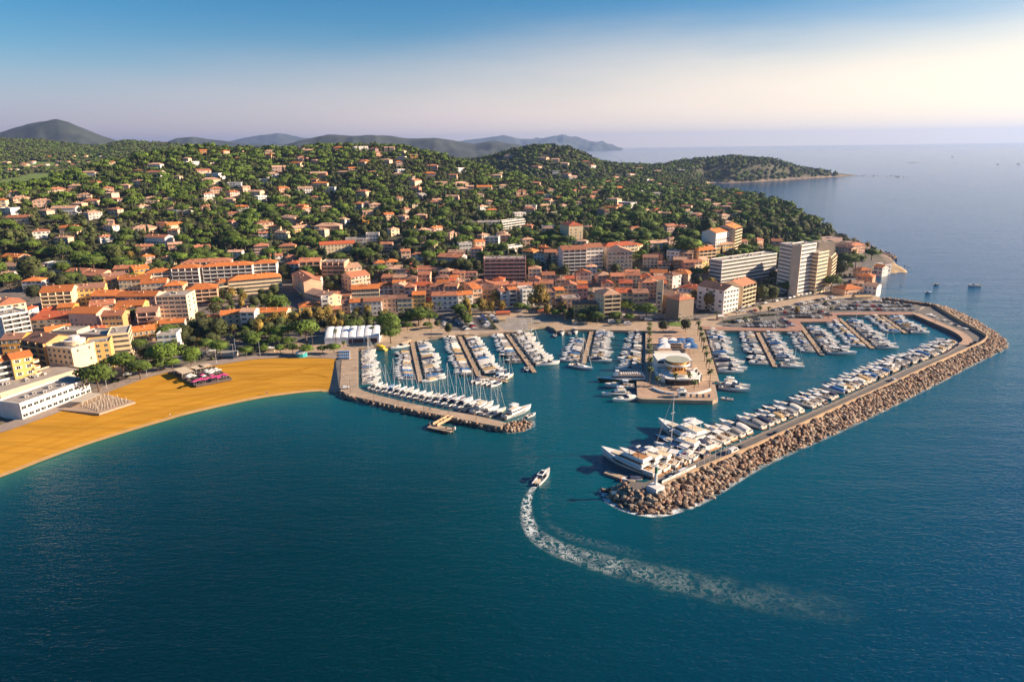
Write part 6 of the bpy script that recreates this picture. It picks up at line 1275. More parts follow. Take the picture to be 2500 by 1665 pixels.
# --- yachts one can name at the breakwater tip
def place(key, bow, stern, label, L=None, reg='Q', zb=1.5):
    b = GZ(reg, *bow, 1.9); s = GZ(reg, *stern, .6); d = b - s; d.z = 0; c = (b + s) / 2; Lr = L or d.length; return boat(key, c.x, c.y, math.atan2(d.y, d.x), Lr, label)
place('big:white:navy', (135, 590), (900, 930), 'largest motor yacht with navy windows and teak stern, nearest the breakwater tip')
place('fly:white:white', (390, 580), (1040, 860), 'white flybridge yacht moored second from the breakwater tip'); place('fly:white:cream', (560, 590), (1190, 800), 'white flybridge yacht with cream hardtop, third from the breakwater tip')
place('cruiser:cream:', (740, 580), (1310, 750), 'cream cabin cruiser, fourth from the breakwater tip'); place('cruiser:white:', (890, 480), (1450, 700), 'long white cabin cruiser with dark side window, fifth from the tip')
place('fly:navy:white', (900, 400), (1590, 650), 'navy-hulled flybridge yacht, sixth from the breakwater tip'); place('big:white:white', (940, 200), (1660, 560), 'second largest white motor yacht with radar mast among the breakwater yachts')
place('sail:white:blue', (875, 470), (1400, 720), 'tall-masted sailing yacht among the breakwater motor yachts')
for key, bw_, st, lab in (('fly:white:cream', (745, 1395), (570, 1500), 'white flybridge yacht among the masts near the end of the sailboat jetty'), ('sail:white:white', (800, 1420), (640, 1510), 'white sailing yacht third from the end of the sailboat jetty'), ('sail:cream:white', (860, 1440), (700, 1530), 'cream sailing yacht second from the end of the sailboat jetty'), ('big:white:white', (1080, 1435), (850, 1545), 'large white motor yacht moored at the end of the sailboat jetty'), ('open:white:', (1130, 1480), (1050, 1535), 'small white motorboat tied beyond the jetty-end yacht')):
    place(key, bw_, st, lab, reg='C')
place('fly:white:white', (1735, 1320), (1985, 1330), 'white flybridge yacht west of the pier head', reg='C'); place('cruiser:white:white', (1830, 1370), (2040, 1365), 'white cruiser nearest the pier head on its west side', reg='C'); place('cruiser:white:', (1765, 1235), (2020, 1265), 'white cruiser west of the pier head behind the flybridge yacht', reg='C')
place('fly:white:white', (2560 - 1040 + 60, 150), (1300, 140), 'white yacht moored near the east side of the pier head', reg='K'); place('cruiser:white:', (1570, 180), (1310, 165), 'long white cruiser at the east side of the pier head', reg='K'); place('open:white:', (1330, 240), (1440, 275), 'small white motorboat at the east corner of the pier head', reg='K')
place('sail:white:grey', (1640, 1090), (1440, 1070), 'white sailing yacht lying across the end of the short pontoon', reg='C')
place('cruiser:white:white', (1370, 805), (1368, 745), 'white cruiser with bow toward the harbour beside the small beach', 10, reg='C'); place('cruiser:white:', (1492, 795), (1490, 735), 'white cruiser east of the small landing stage', 10, reg='C'); place('rib', (1435, 800), (1440, 760), 'dark inflatable boat between two white cruisers', 8, reg='C'); place('open:navy:', (1310, 815), (1305, 785), 'navy motorboat by the small landing stage', 7, reg='C'); place('open:navy:', (1060, 1120), (1045, 1080), 'dark motorboat at the end of the third pontoon', 8, reg='C')
place('cruiser:white:grey', (1760, 905), (1895, 895), 'white cabin boat moored along the quay near the yellow boat', 12, reg='B'); place('open:white:tan', (2040, 1200), (2150, 1195), 'small workboat at the end of the first pontoon', 9, reg='B')
place('open:white:', (1830, 370), (1925, 380), 'white cruiser anchored in the eastern bay', 11, reg='E'); place('open:navy:', (1490, 360), (1530, 365), 'dark motorboat anchored in the eastern bay, farther one', 7, reg='E'); place('open:navy:blue', (1410, 437), (1455, 443), 'dark motorboat anchored in the eastern bay, nearer one', 7, reg='E')
o = place('open:white:navy', (440, 945), (615, 975), 'small white tender beside the concrete landing at the breakwater tip', 8, reg='Q')
# passenger ferry with a green hull
def ferry():
    b = GZ('C', 1765, 1195, 1.5); s = GZ('C', 2110, 1190, 1.5); d = b - s; d.z = 0; c = (b + s) / 2; L = 27; r = proto('passenger_boat'); hull_parts(r, L, 6, 1.6, 2.3, gel['green'], gel['white'], -12, -11, .3)
    m = MB(); taper(m, -10, 8, -2.4, 2.4, 1.7, 4.0, .3, 2, .15); m.build('cabin', [gel['white']], r); m = MB(); taper(m, -9.5, 7.4, -2.42, 2.42, 2.6, 3.4, .3, .8, .08); m.build('window_band', [smoke], r)
    m = MB(); m.box(-9.5, 3.5, -2.2, 2.2, 4.0, 4.12); [m.box(x, x + .6, -1.8, 1.8, 4.12, 4.6, 1) for x in np.arange(-9, 2, 1.2)]; m.build('upper_deck', [teak, gel['white']], r); m = MB(); taper(m, 3.2, 6, -1.6, 1.6, 4.0, 6.0, .2, .8, .15); m.build('wheelhouse', [gel['white']], r)
    r.location = (c.x, c.y, 0); r.rotation_euler = (0, 0, math.atan2(d.y, d.x)); r.scale = (1, 1, 1); tag(r, 'passenger boat with dark green hull beside the central pier', 'ferry')
ferry()
def sub():
    p = GZ('B', 1650, 930, 0); r = proto('tour_boat'); hull_parts(r, 10, 3.6, .9, 1.2, M('yellow_hull_paint', (0.75, 0.48, 0.02), .5, .1), gel['white'], -4.5, -3.5); m = MB(); m.loft([[(x, -w, .9), (x, -w * .8, h), (x, 0, h * 1.12), (x, w * .8, h), (x, w, .9)] for x, w, h in ((-3.6, 1.2, 1.8), (-1, 1.6, 2.6), (2, 1.5, 2.5), (4, .8, 1.4))], 0, False, True); m.build('canopy', [MATS['yellow_hull_paint']], r); r.location = (p.x, p.y, 0); r.rotation_euler = (0, 0, 2.6); tag(r, 'bright yellow tour boat by the quay near the white marquee', 'boat')
sub()
# the speedboat under way
def speed():
    b = GZ('W', 365, 130, .8); s = GZ('W', 287, 213, .4); d = b - s; d.z = 0; c = (b + s) / 2; L = 12.0; r = proto('speedboat'); hull_parts(r, L, 3.7, 1.0, 1.5, gel['white'], gel['white'], -5.2, 1.2, .5, cush)
    m = MB(); taper(m, -2.6, 1.8, -1.25, 1.25, 2.75, 2.95, .1, .5, .1); [m.tube((x, s_ * 1.15, 1.0), (x, s_ * 1.1, 2.8), .07, .07, 5) for s_ in (-1, 1) for x in (-2.2, 1.0)]; m.build('hardtop', [gel['white']], r); m = MB(); m.box(-1.8, .6, -.8, .8, 2.955, 3.0); m.build('sunroof', [smoke], r)
    m = MB(); taper(m, -.6, 1.9, -1.1, 1.1, 1.0, 2.3, .4, 1.2, .15); m.build('windscreen', [smoke], r)
    for y in (-.55, .55): m = MB(); taper(m, -6.7, -5.95, y - .33, y + .33, -.2, 1.3, .1, .1, .05); m.build('engine', [blackp], r)
    m = MB(); m.box(2.6, 4.4, -.8, .8, 1.25, 1.42); m.box(-4.6, -3.2, -1.2, 1.2, .55, 1.0); m.build('seat', [cush], r)
    r.location = (c.x, c.y, .08); r.rotation_euler = (0, -.05, math.atan2(d.y, d.x)); tag(r, 'white speedboat with twin black outboards heading into the harbour', 'speedboat')
speed()
for k, (x, y, L_) in enumerate(((2319, 187, 14), (1898, 140, 16), (1910, 183, 10), (2188, 188, 10), (1403, 214, 12))):
    p = GZ('R', x, y, 0) if k < 4 else GZ('I', x, y, 0); lab = ('sailing yacht far out on the bright sea, the eastern one', 'motor yacht far out near the horizon', 'small motorboat far out beyond the headland', 'small motorboat far out beside the sailing yacht', 'small boat on the sea behind the isthmus')[k]
    boat('sail:white:white' if k == 0 else 'cruiser:white:', p.x, p.y, random.uniform(0, 6), L_ * 1.2, lab)
print('boats', NBOAT[0])
# ------------------------------------------------------------------ rock armour
rockm = [M('brown_boulder', (0.27, 0.165, 0.11), 0.95, 0.45, 0.7, .5, 3.0), M('grey_boulder', (0.32, 0.245, 0.18), 0.95, 0.4, 0.8, .5, 3.0), M('dark_boulder', (0.13, 0.085, 0.06), 0.95, 0.45, 0.7, .5, 3.0)]
def rock_mb(seed, sub=1):
    r = random.Random(seed); bm = bmesh.new(); bmesh.ops.create_icosphere(bm, subdivisions=sub + 1, radius=1); planes = [(Vector((r.gauss(0, 1), r.gauss(0, 1), r.gauss(0, 1))).normalized(), r.uniform(.45, .85)) for _ in range(9)]
    mb = MB()
    for v in bm.verts:
        n = v.co.normalized(); k = 1.0
        for q, dd in planes:
            c = n.dot(q)
            if c > .01: k = min(k, dd / c)
        mb.v.append(tuple(n * k * r.uniform(.985, 1.015)))
    for f in bm.faces: mb.f.append(tuple(v.index for v in f.verts)); mb.m.append(0)
    bm.free(); return mb
RK = [rock_mb(s) for s in range(6)]; RKM = [[mb.mesh('boulder', [m]) for mb in RK] for m in rockm]; RKT = [tris(rock_mb(s + 20, 0)) for s in range(5)]
cr = []
def armour(top, bot, zt, step, smin, smax, nm):
    T = smoothpts(top, 6); Bq = smoothpts(bot, 6); T = [Vector(t) for t in T]; Bq = [Vector(t) for t in Bq]
    for k in range(len(T) - 1):
        Ln = ((T[k + 1] - T[k]).length + (Bq[k + 1] - Bq[k]).length) / 2; wd = (T[k] - Bq[k]).length; n = max(1, int(Ln * wd / (step * step) + random.random()))
        for _ in range(n):
            a, t = random.random(), random.random(); p = T[k].lerp(T[k + 1], a).lerp(Bq[k].lerp(Bq[k + 1], a), t); s = random.uniform(smin, smax)
            cr.append((p.x, p.y, zt * (1 - t) - .35 * t + random.uniform(-.2, .35), s, nm, t))
tb = [(1528, 1186), (1541, 1196), (1560, 1204), (1598, 1208), (1618, 1199), (1699, 1157), (1835, 1100), (2040, 1005), (2206, 930), (2334, 872), (2400, 842), (2412, 829), (2404, 816), (2346, 784), (2308, 761), (2285, 749), (2257, 744), (2206, 737), (2155, 730)]
bb = [(1473, 1196), (1482, 1220), (1522, 1243), (1592, 1258), (1655, 1247), (1726, 1219), (1867, 1135), (2060, 1048), (2230, 966), (2370, 893), (2452, 852), (2458, 838), (2445, 822), (2385, 783), (2330, 757), (2300, 748), (2262, 741), (2210, 734), (2158, 728)]
armour(W(tb, 2.6), W(bb, 0), 3.3, 1.12, .55, 1.6, 'breakwater')
armour(W([(1510, 1190), (1528, 1186)], 2), W([(1468, 1194), (1473, 1196)], 0), 1.6, 1.3, .8, 1.5, 'breakwater')
tj = [(829, 948), (836, 956), (861, 968), (916, 980), (1025, 1005), (1106, 1021), (1221, 1044), (1238, 1034), (1240, 1031)]; bj = [(812, 952), (820, 962), (848, 974), (916, 993), (1052, 1019), (1120, 1031), (1240, 1056), (1300, 1042), (1298, 1024)]
armour(W(tj, 1.9), W(bj, 0), 1.7, 1.25, .7, 1.35, 'sailboat jetty')
# shoreline reefs and rocky coast
for x, y, n, sp in ((2225, 650, 8, 7), (2180, 622, 6, 6), (2155, 698, 5, 5), (2165, 708, 4, 4), (2195, 697, 2, 2), (1805, 487, 14, 14), (1860, 500, 10, 10), (1420, 0, 0, 1), (2232, 398, 30, 34), (2130, 430, 24, 40), (2190, 432, 10, 22)):
    for _ in range(n): p = G(x, y, 0); cr.append((p.x + random.gauss(0, sp), p.y + random.gauss(0, sp * .5), random.uniform(-.5, -.1), random.uniform(.7, 1.2) * (1 if y > 480 else 3), 'reef', 1))
for k in range(900):
    a = random.uniform(0, 1); i = int(a * (len(COAST) - 28)) + 23; i = min(i, len(COAST) - 2); p = G(*COAST[i]).lerp(G(*COAST[i + 1]), random.random())
    if 1690 < COAST[i][0] < 1735 and COAST[i][1] < 470: continue
    cr.append((p.x + random.gauss(0, 4), p.y + random.gauss(0, 4), random.uniform(-.2, 1.2), random.uniform(1.0, 2.4) * (1.0 if p.y < 1200 else 1.7), 'shore', .5))
cr.sort(key=lambda c: -(c[3] / math.hypot(c[0], c[1])) if c[4] == 'breakwater' else 0)
nr = 0
for c in cr[:300]:
    q = random.choices((0, 1, 2), (.5, .38, .12))[0] if c[5] < .78 else random.choices((0, 1, 2), (.25, .05, .7))[0]; o = link('boulder', random.choice(RKM[q]), None, c[:3], None, (c[3] * random.uniform(.8, 1.25), c[3], c[3] * random.uniform(.55, .9))); o.rotation_euler = (random.uniform(-.5, .5), random.uniform(-.5, .5), random.uniform(0, 6.28))
    tag(o, 'rough angular boulder in the armour slope at the breakwater tip', 'boulder', 'boulders of the breakwater armour')
rest_r = cr[300:]; parts = []
for k in range(15):
    lst = [c for i, c in enumerate(rest_r) if i % 15 == k]
    parts.append((RKT[k % 5][0], RKT[k % 5][1], (0, 1, 0, 1, 2, 0, 1, 1, 0, 2, 0, 1, 0, 0, 1)[k], np.array([c[:3] for c in lst]), np.array([(c[3] * random.uniform(.8, 1.3), c[3], c[3] * random.uniform(.55, .95)) for c in lst]), np.random.uniform(0, 6.28, len(lst))))
o = bake('boulders', rockm, parts); tag(o, kind='stuff'); print('rocks', len(cr))
# rubble core under the boulders so no water shows between them
def core(top, bot, zt, nm):
    T = smoothpts(top, 4); Bq = smoothpts(bot, 4); mb = MB()
    for t, b in zip(T, Bq): mb.v += [(t[0], t[1], zt), ((t[0] + b[0]) / 2, (t[1] + b[1]) / 2, zt * .42), (b[0], b[1], -.4)]
    for k in range(len(T) - 1):
        for j in (0, 1): mb.f.append((3 * k + j, 3 * k + j + 1, 3 * k + j + 4, 3 * k + j + 3)); mb.m.append(0)
    tag(mb.build(nm, rockm[2]), kind='structure')
core(W(tb, 2.6), W(bb, 0), 2.3, 'rubble_slope'); core(W(tj, 1.9), W(bj, 0), 1.2, 'rubble_slope')
# ------------------------------------------------------------------ cars
CARC = {'white': (.7, .68, .65), 'black': (.015, .015, .018), 'silver': (.38, .38, .39), 'dark grey': (.07, .07, .075), 'red': (.40, .03, .02), 'blue': (.03, .07, .2), 'beige': (.4, .33, .24)}
def car_mesh(col, van=False):
    mb = MB(); L_, w, h = (4.2, .88, 1.45) if not van else (5.4, .98, 2.3)
    prof = [(-.5, .32), (-.5, .62), (-.36, .66), (-.24, 1), (.18, 1), (.32, .66), (.5, .58), (.5, .3)] if not van else [(-.5, .18), (-.5, .97), (-.48, 1), (.25, 1), (.36, .62), (.48, .5), (.5, .45), (.5, .18)]
    mb.loft([[(x * L_, s * w * (1 if z < .7 else .86), z * h) for x, z in prof] for s in (-1, 1)], 0, True, True)
    for s in (-1, 1):
        mb.add([(-.30 * L_, s * w * .99, .68 * h), (-.22 * L_, s * w * .88, .95 * h), (.16 * L_, s * w * .88, .95 * h), (.28 * L_, s * w * .99, .68 * h)], [(0, 1, 2, 3)] if s > 0 else [(3, 2, 1, 0)], 1)
        for x in (-.31, .31): mb.tube((x * L_, s * w * .78, .32), (x * L_, s * w * 1.02, .32), .33, .33, 8, 2)
    if not van:
        mb.add([(.19 * L_, -.72, .985 * h), (.315 * L_, -.80, .69 * h), (.315 * L_, .80, .69 * h), (.19 * L_, .72, .985 * h)], [(0, 1, 2, 3)], 1); mb.add([(-.25 * L_, -.72, .985 * h), (-.355 * L_, -.8, .69 * h), (-.355 * L_, .8, .69 * h), (-.25 * L_, .72, .985 * h)], [(3, 2, 1, 0)], 1)
        mb.v = [(x, y, z + (.02 if z > .9 else 0)) if 0 else (x, y, z) for x, y, z in mb.v]
    else: mb.add([(.26 * L_, -.8, .985 * h), (.37 * L_, -.9, .63 * h), (.37 * L_, .9, .63 * h), (.26 * L_, .8, .985 * h)], [(0, 1, 2, 3)], 1)
    return mb.mesh('car', [M(col.replace(' ', '_') + '_car_paint', CARC[col], .3, .05), smoke, blackp])
CM = {c: car_mesh(c) for c in CARC}; VM = car_mesh('white', True); CPL = []
def car(x, y, z, ang, label, group=None, col=None, van=False):
    o = link('parked_van' if van else 'parked_car', VM if van else CM[col], None, (x, y, z), ang); tag(o, label, 'van' if van else 'car', group); CPL.append(o); return o
def crow(reg, a, b, n, where, cols=None, along=False, fill=.93):
    A_ = GZ(reg, *a, QZ); B_ = GZ(reg, *b, QZ); u = (B_ - A_).normalized(); ang = math.atan2(u.y, u.x) + (0 if along else math.pi / 2); m = max(2, min(n, int((B_ - A_).length / (5.6 if along else 2.55)) + 1)); k = 0
    for i in range(m):
        if random.random() > fill: continue
        q = A_.lerp(B_, i / (m - 1)); c = random.choices(list(CARC), (.36, .18, .16, .13, .07, .06, .04))[0] if cols is None else random.choice(cols); k += 1
        car(q.x, q.y, max(tz(q.x, q.y), QZ) + .13, ang + (math.pi if random.random() < .5 else 0) + random.uniform(-.03, .03), f'{c} car, {ordinal(k)} from the west {where}', 'cars ' + where, c)
for i, (reg, a, b, n, al) in enumerate((('D', (1430, 952), (1620, 915), 16, 0), ('D', (1640, 900), (1960, 838), 30, 0), ('D', (1620, 948), (2060, 872), 34, 0), ('D', (1630, 965), (1900, 925), 22, 0), ('D', (1530, 975), (1790, 985), 18, 0), ('D', (1600, 1012), (1960, 1018), 24, 0), ('D', (1200, 1095), (1540, 1100), 22, 0), ('D', (1260, 1072), (1430, 1066), 9, 0), ('D', (1515, 1035), (1595, 1090), 12, 0), ('D', (1080, 1060), (1300, 1030), 14, 0), ('D', (1850, 965), (1930, 1000), 8, 0),
        ('E', (560, 612), (800, 610), 14, 0), ('E', (850, 618), (1280, 618), 22, 0), ('E', (610, 580), (860, 582), 14, 0), ('E', (900, 584), (1270, 582), 18, 0), ('E', (930, 535), (1180, 560), 14, 0), ('E', (755, 548), (865, 545), 7, 0))):
    crow(reg, a, b, n, f'in {ordinal(i + 1)} row of the eastern car park')
for i, (a, b, n) in enumerate((((620, 650), (690, 735), 9), ((650, 640), (735, 745), 10), ((435, 685), (520, 760), 9), ((275, 655), (335, 735), 6), ((530, 690), (580, 750), 6), ((735, 635), (775, 680), 5), ((415, 660), (470, 720), 6))): crow('C', a, b, n, f'in {ordinal(i + 1)} row of the western car park')
crow('D', (1455, 872), (1790, 795), 12, 'parked along the coast road', ['white', 'white', 'silver', 'beige'], True); crow('D', (1030, 950), (1260, 912), 7, 'parked before the white hotel', None, True); crow('D', (1090, 968), (1260, 958), 8, 'in the strip below the white hotel'); crow('C', (1760, 640), (1920, 632), 6, 'parked below the harbour pines', None, True); crow('C', (880, 600), (985, 595), 4, 'parked by the plane trees', None, True)
for i, (reg, x, y, c, an) in enumerate((('D', 740, 1035, 'dark grey', .2), ('D', 520, 1052, 'dark grey', .1), ('D', 1355, 888, 'white', .4), ('C', 2265, 665, 'black', .1), ('C', 2340, 688, 'dark grey', .1), ('A', 1145, 1160, 'white', .35), ('A', 1905, 950, 'white', .3), ('A', 1310, 1000, 'white', .3), ('A', 1830, 970, 'silver', .3), ('B', 1335, 1280, 'white', .2), ('B', 130, 950, 'white', .3), ('D', 2000, 700, 'silver', .5), ('E', 730, 240, 'white', .5), ('E', 690, 340, 'dark grey', .5))):
    p = GZ(reg, x, y, 2.2); car(p.x, p.y, max(tz(p.x, p.y), QZ) + .13, an, f'{c} car on the seafront roads, {ordinal(i + 1)} of those standing alone', None, c)
LB = ['first car behind the lettered wall at the breakwater tip', 'second car behind the lettered wall at the breakwater tip', 'third car behind the lettered wall at the breakwater tip', '', '', 'car halfway along the outer breakwater road', 'dark car on the breakwater road beside the cruiser row', 'dark car far along the breakwater road', 'dark car in the shade of the curved sea wall', 'car inside the breakwater bend, farther one', 'car inside the breakwater bend, nearer one']
ang_b = math.atan2(*(BWW[1] - BWW[0]).yx)
for i, (reg, x, y, c, v) in enumerate((('K', 820, 1020, 'dark grey', 0), ('K', 882, 995, 'white', 0), ('K', 935, 975, 'silver', 0), ('K', 990, 948, 'white', 1), ('K', 1437, 755, 'white', 1), ('K', 1507, 718, 'dark grey', 0), ('K', 1822, 588, 'dark grey', 0), ('E', 1100, 1292, 'silver', 0), ('E', 1725, 762, 'black', 0), ('E', 1850, 955, 'black', 0), ('E', 1890, 932, 'dark grey', 0))):
    p = GZ(reg, x, y, 2.1); car(p.x, p.y, 2.01, ang_b if i != 8 else ang_b - 1.2, (c + ' ' if not v else '') + (LB[i].replace('dark car', 'car') if not v else ('white van parked behind the lettered wall' if i == 3 else 'white van standing on the outer breakwater road')), None, c, bool(v))
for i, (x, y) in enumerate(((2110, 660), (2145, 672), (1815, 692), (1960, 712))): p = GZ('C', x, y, 2); car(p.x, p.y, 2.0, .1, f'white van by the quay west of the central pier, {ordinal(i + 1)} from the {"stone tower" if 0 else "east" if 0 else "listed row"}'.replace(' from the listed row', ' of four'), None, None, True)
# ------------------------------------------------------------------ central pier building: two round decks over a curved glazed base
def pier_house():
    c = GZ('P', 860, 912, QZ + 4.5); c.y += 2.6; r = empty('harbour_office', (c.x, c.y, QZ), .0, .77); tag(r, 'harbour office with two round roof decks and curved white walls', 'building')
    wh = wmat('white'); rim = M('white_render_clean', (.74, .70, .64), .8, .06); bs = M('orange_roof_deck', (.50, .27, .10), .85, .2, .5)
    m = MB(); arc = [(11.5 * math.cos(a), -9 + 5.0 * math.sin(a)) for a in np.linspace(math.pi * 1.08, math.pi * 1.92, 16)]; poly_ = arc + [(10.5, 8), (-10.5, 8)]; m.prism(poly_, 0, 3.6); m.build('glazed_base', [smoke], r)
    m = MB(); poly2 = [(x * 1.04, y - .4) for x, y in arc] + [(11, 9), (-11, 9)]; m.prism(poly2, 3.6, 4.3); m.build('base_roof', [rim], r)
    for s in (-1, 1):
        m = MB()
        for k, (x0, y0, x1, y1, h) in enumerate(((10, -8.0, 13.8, -4, 4.6), (11.5, -1, 14.2, 4, 4.4), (9, 5, 14.2, 8, 4.8))):
            pts = []; n = 7
            for j in range(n): t = j / (n - 1); pts.append((s * (x0 + (x1 - x0) * t), y0 + (y1 - y0) * t * t))
            for a_, b_ in zip(pts[:-1], pts[1:]):
                dx, dy = b_[0] - a_[0], b_[1] - a_[1]; L_ = math.hypot(dx, dy); nx, ny = -dy / L_ * .25, dx / L_ * .25; P4 = [(a_[0] - nx, a_[1] - ny), (b_[0] - nx, b_[1] - ny), (b_[0] + nx, b_[1] + ny), (a_[0] + nx, a_[1] + ny)]; m.prism(P4 if s > 0 else P4, 0, h)
        m.build('curved_wall', [rim], r)
        m = MB(); m.box(*(sorted((s * 13.9, s * 14.3))), -6, 10, 0, 4.5); m.build('side_wall', [rim], r)
    m = MB(); m.cyl(0, -3.5, 4.3, 5.2, 7.0, 7.2, 32); m.build('lower_deck', [bs], r)
    m = MB()
    for k in range(32):
        a, b_ = 6.2832 * k / 32, 6.2832 * (k + 1) / 32; m.prism([(7.2 * math.cos(a), -3.5 + 7.2 * math.sin(a)), (7.2 * math.cos(b_), -3.5 + 7.2 * math.sin(b_)), (6.95 * math.cos(b_), -3.5 + 6.95 * math.sin(b_)), (6.95 * math.cos(a), -3.5 + 6.95 * math.sin(a))], 4.4, 6.1)
    m.build('lower_parapet', [rim], r)
    m = MB(); m.cyl(0, 6, 4.3, 8.6, 6.0, 6.0, 28); m.build('tower_wall', [wmat('orange')], r)
    for k, a in enumerate((-2.4, -1.95, -1.57, -1.2, -.75)): m = MB(); x, y = 6.03 * math.cos(a), 6 + 6.03 * math.sin(a); m.box(-.6, .6, -.05, .05, 5.6, 7.9, 0, True); o = m.build('window', [smoke], r); o.location = (x, y, 0); o.rotation_euler = (0, 0, a + math.pi / 2)
    m = MB(); m.cyl(0, 5.5, 8.6, 9.0, 8.4, 8.4, 36); m.build('upper_deck', [rim], r); m = MB()
    for k in range(36):
        a, b_ = 6.2832 * k / 36, 6.2832 * (k + 1) / 36; m.prism([(8.4 * math.cos(a), 5.5 + 8.4 * math.sin(a)), (8.4 * math.cos(b_), 5.5 + 8.4 * math.sin(b_)), (8.2 * math.cos(b_), 5.5 + 8.2 * math.sin(b_)), (8.2 * math.cos(a), 5.5 + 8.2 * math.sin(a))], 9.0, 10.0)
    m.build('upper_parapet', [rim], r)
    m = MB(); m.cyl(0, 7.5, 9.0, 11.2, 6.6, 6.6, 28); m.build('lookout_wall', [wmat('orange')], r); m = MB(); m.cyl(0, 7, 11.2, 11.6, 8.0, 8.0, 36); m.build('disc_roof', [M('grey_green_roof', (.33, .33, .26), .85, .15)], r)
    m = MB(); m.tube((0, 0, 4), (0, 0, 17), .14, .08, 6); [m.tube((x, -3, 5), (x, -3, 9.8), .1, .1, 5) for x in (-5.5, 4.2)]; m.build('mast', [alu], r)
    m = MB(); m.box(-12.5, 11.5, 10.5, 27, 0, 9.6); m.build('rear_block', [rim], r); m = MB(); m.box(-9, 9, 27.05, 38, 0, 7.6); m.build('restaurant_wing', [rim], r); m = MB(); m.box(-12.2, -8.0, 10.40, 10.46, 7.6, 9.2, 0, True); m.build('sign_panel', [cov['navy']], r)
    m = MB(); m.box(-9.5, 9.5, 27.2, 39, 7.6, 7.8); m.build('wing_roof', [M('pale_roof', (.62, .54, .44), .9, .1)], r)
    w2 = M('white_tent_canvas', (.74, .72, .70), .9, .05); k = 0
    for y, z in ((465, 4.2), (425, 4.2), (375, 4.4), (330, 4.4)):
        for x in (570, 720, 880, 1020) if y < 420 else (540, 600, 1010, 1075):
            k += 1; q = empty('terrace_canopy', (0, 0, 0)); tag(q, f'{"blue" if (k % 5 == 0 or (k % 4 == 0)) else "white"} pyramid awning north of the harbour office, {ordinal(k)} of its grid', 'awning', 'terrace awnings by the harbour office'); q.location = GZ('P', x, y, QZ + z - .5); q.location.z = QZ; m = MB(); m.add([(-2.9, -2.3, z - 1.2), (2.9, -2.3, z - 1.2), (2.9, 2.3, z - 1.2), (-2.9, 2.3, z - 1.2), (0, 0, z)], [(0, 1, 4), (1, 2, 4), (2, 3, 4), (3, 0, 4), (3, 2, 1, 0)]); m.build('canvas', [cov['blue'] if (k % 5 == 0 or k % 4 == 0) else w2], q); m = MB(); [m.tube((a, b_, 0), (a, b_, z - 1.2), .06, .06, 4) for a in (-2.7, 2.7) for b_ in (-2.1, 2.1)]; m.build('pole', [alu], q)
    # planter ring and fuel kiosk on the pier head
    for nm, pts in (('planter_wall', [(375, 1175), (480, 1225), (600, 1260), (750, 1280)]), ('planter_wall', [(985, 1285), (1150, 1272), (1290, 1240), (1390, 1205)])):
        o = wallline(nm, smoothpts([tuple(GZ('P', a, b_, QZ + .8).xy) for a, b_ in pts], 4), .7, QZ, QZ + 1.0, rim); tag(o, f'low curved pale planter wall on the pier head, {"western" if pts[0][0] < 500 else "eastern"} arc', 'wall')
    p = GZ('P', 885, 1345, QZ); q = empty('fuel_kiosk', (p.x, p.y, QZ)); tag(q, 'white fuel kiosk with overhanging roof at the edge of pier head', 'kiosk'); m = MB(); m.box(-1.8, 1.8, -1.5, 1.5, 0, 2.8); m.build('wall', [rim], q); m = MB(); m.box(-2.2, 2.2, -1.9, 1.9, 2.8, 3.1, 0, True); m.box(-1, 1, -.8, 1.2, 3.1, 4.6); m.build('roof', [rim], q); m = MB(); m.box(-1.2, 1.2, -1.56, -1.5, .9, 2.2, 0, True); m.build('window', [smoke], q)
    for k, x in enumerate((1040, 1148, 1258, 1358)): p = GZ('P', x, 1355, QZ); q = empty('fuel_pump', (p.x, p.y, QZ)); tag(q, f'small grey fuel pump on the pier head, {ordinal(k + 1)} from the kiosk', 'fuel pump', 'fuel pumps on the pier head'); m = MB(); m.box(-.5, .5, -.35, .35, 0, 1.7); m.build('body', [gel['grey']], q); m = MB(); m.box(-.4, .4, -.40, -.35, 1.0, 1.5, 0, True); m.build('screen', [smoke], q)
pier_house()
# ------------------------------------------------------------------ lighthouse, lettered wall, flags, landing stages
def lighthouse():
    p = GZ('Q', 870, 1190, 2.0); u = (BWW[1] - BWW[0]).normalized(); r = empty('lighthouse', (p.x, p.y, 1.6), math.atan2(u.y, u.x)); tag(r, 'slim white harbour light with green top on a white block hut', 'lighthouse'); m = MB(); m.box(-2.2, 2.2, -2.2, 2.2, -.5, 3.6); m.build('hut', [M('white_hut_render', (.62, .60, .58), .85, .1)], r)
    m = MB(); m.box(-1.4, .2, -2.26, -2.2, .3, 2.6, 0, True); m.build('door', [M('blue_grey_door', (.03, .06, .10), .6, .1)], r); m = MB(); m.cyl(.6, .6, 3.6, 8.0, .55, .5, 14); m.build('column', [gel['white']], r); m = MB(); m.cyl(.6, .6, 8.0, 10.6, .5, .48, 14); m.build('green_shaft', [M('green_beacon_paint', (.01, .18, .10), .5, .1)], r)
    m = MB(); m.cyl(.6, .6, 10.6, 10.8, 1.0, 1.0, 14); m.cyl(.6, .6, 10.8, 11.5, .35, .3, 10); [m.tube((.6 + .95 * math.cos(a), .6 + .95 * math.sin(a), 10.8), (.6 + .95 * math.cos(a), .6 + .95 * math.sin(a), 11.5), .04, .04, 4) for a in np.linspace(0, 5.5, 8)]; m.build('lantern', [gel['white']], r)
lighthouse()
A_ = Vector((*WLW[0], 0)); B_ = Vector((*W([(1699, 1155)], 2.0)[0], 0)); u = (B_ - A_).normalized(); n = Vector((u.y, -u.x, 0)); r = empty('lettered_panel', tuple(A_ + u * .5) [:2] + (4.6,), math.atan2(u.y, u.x)); Ls = (B_ - A_).length - 1
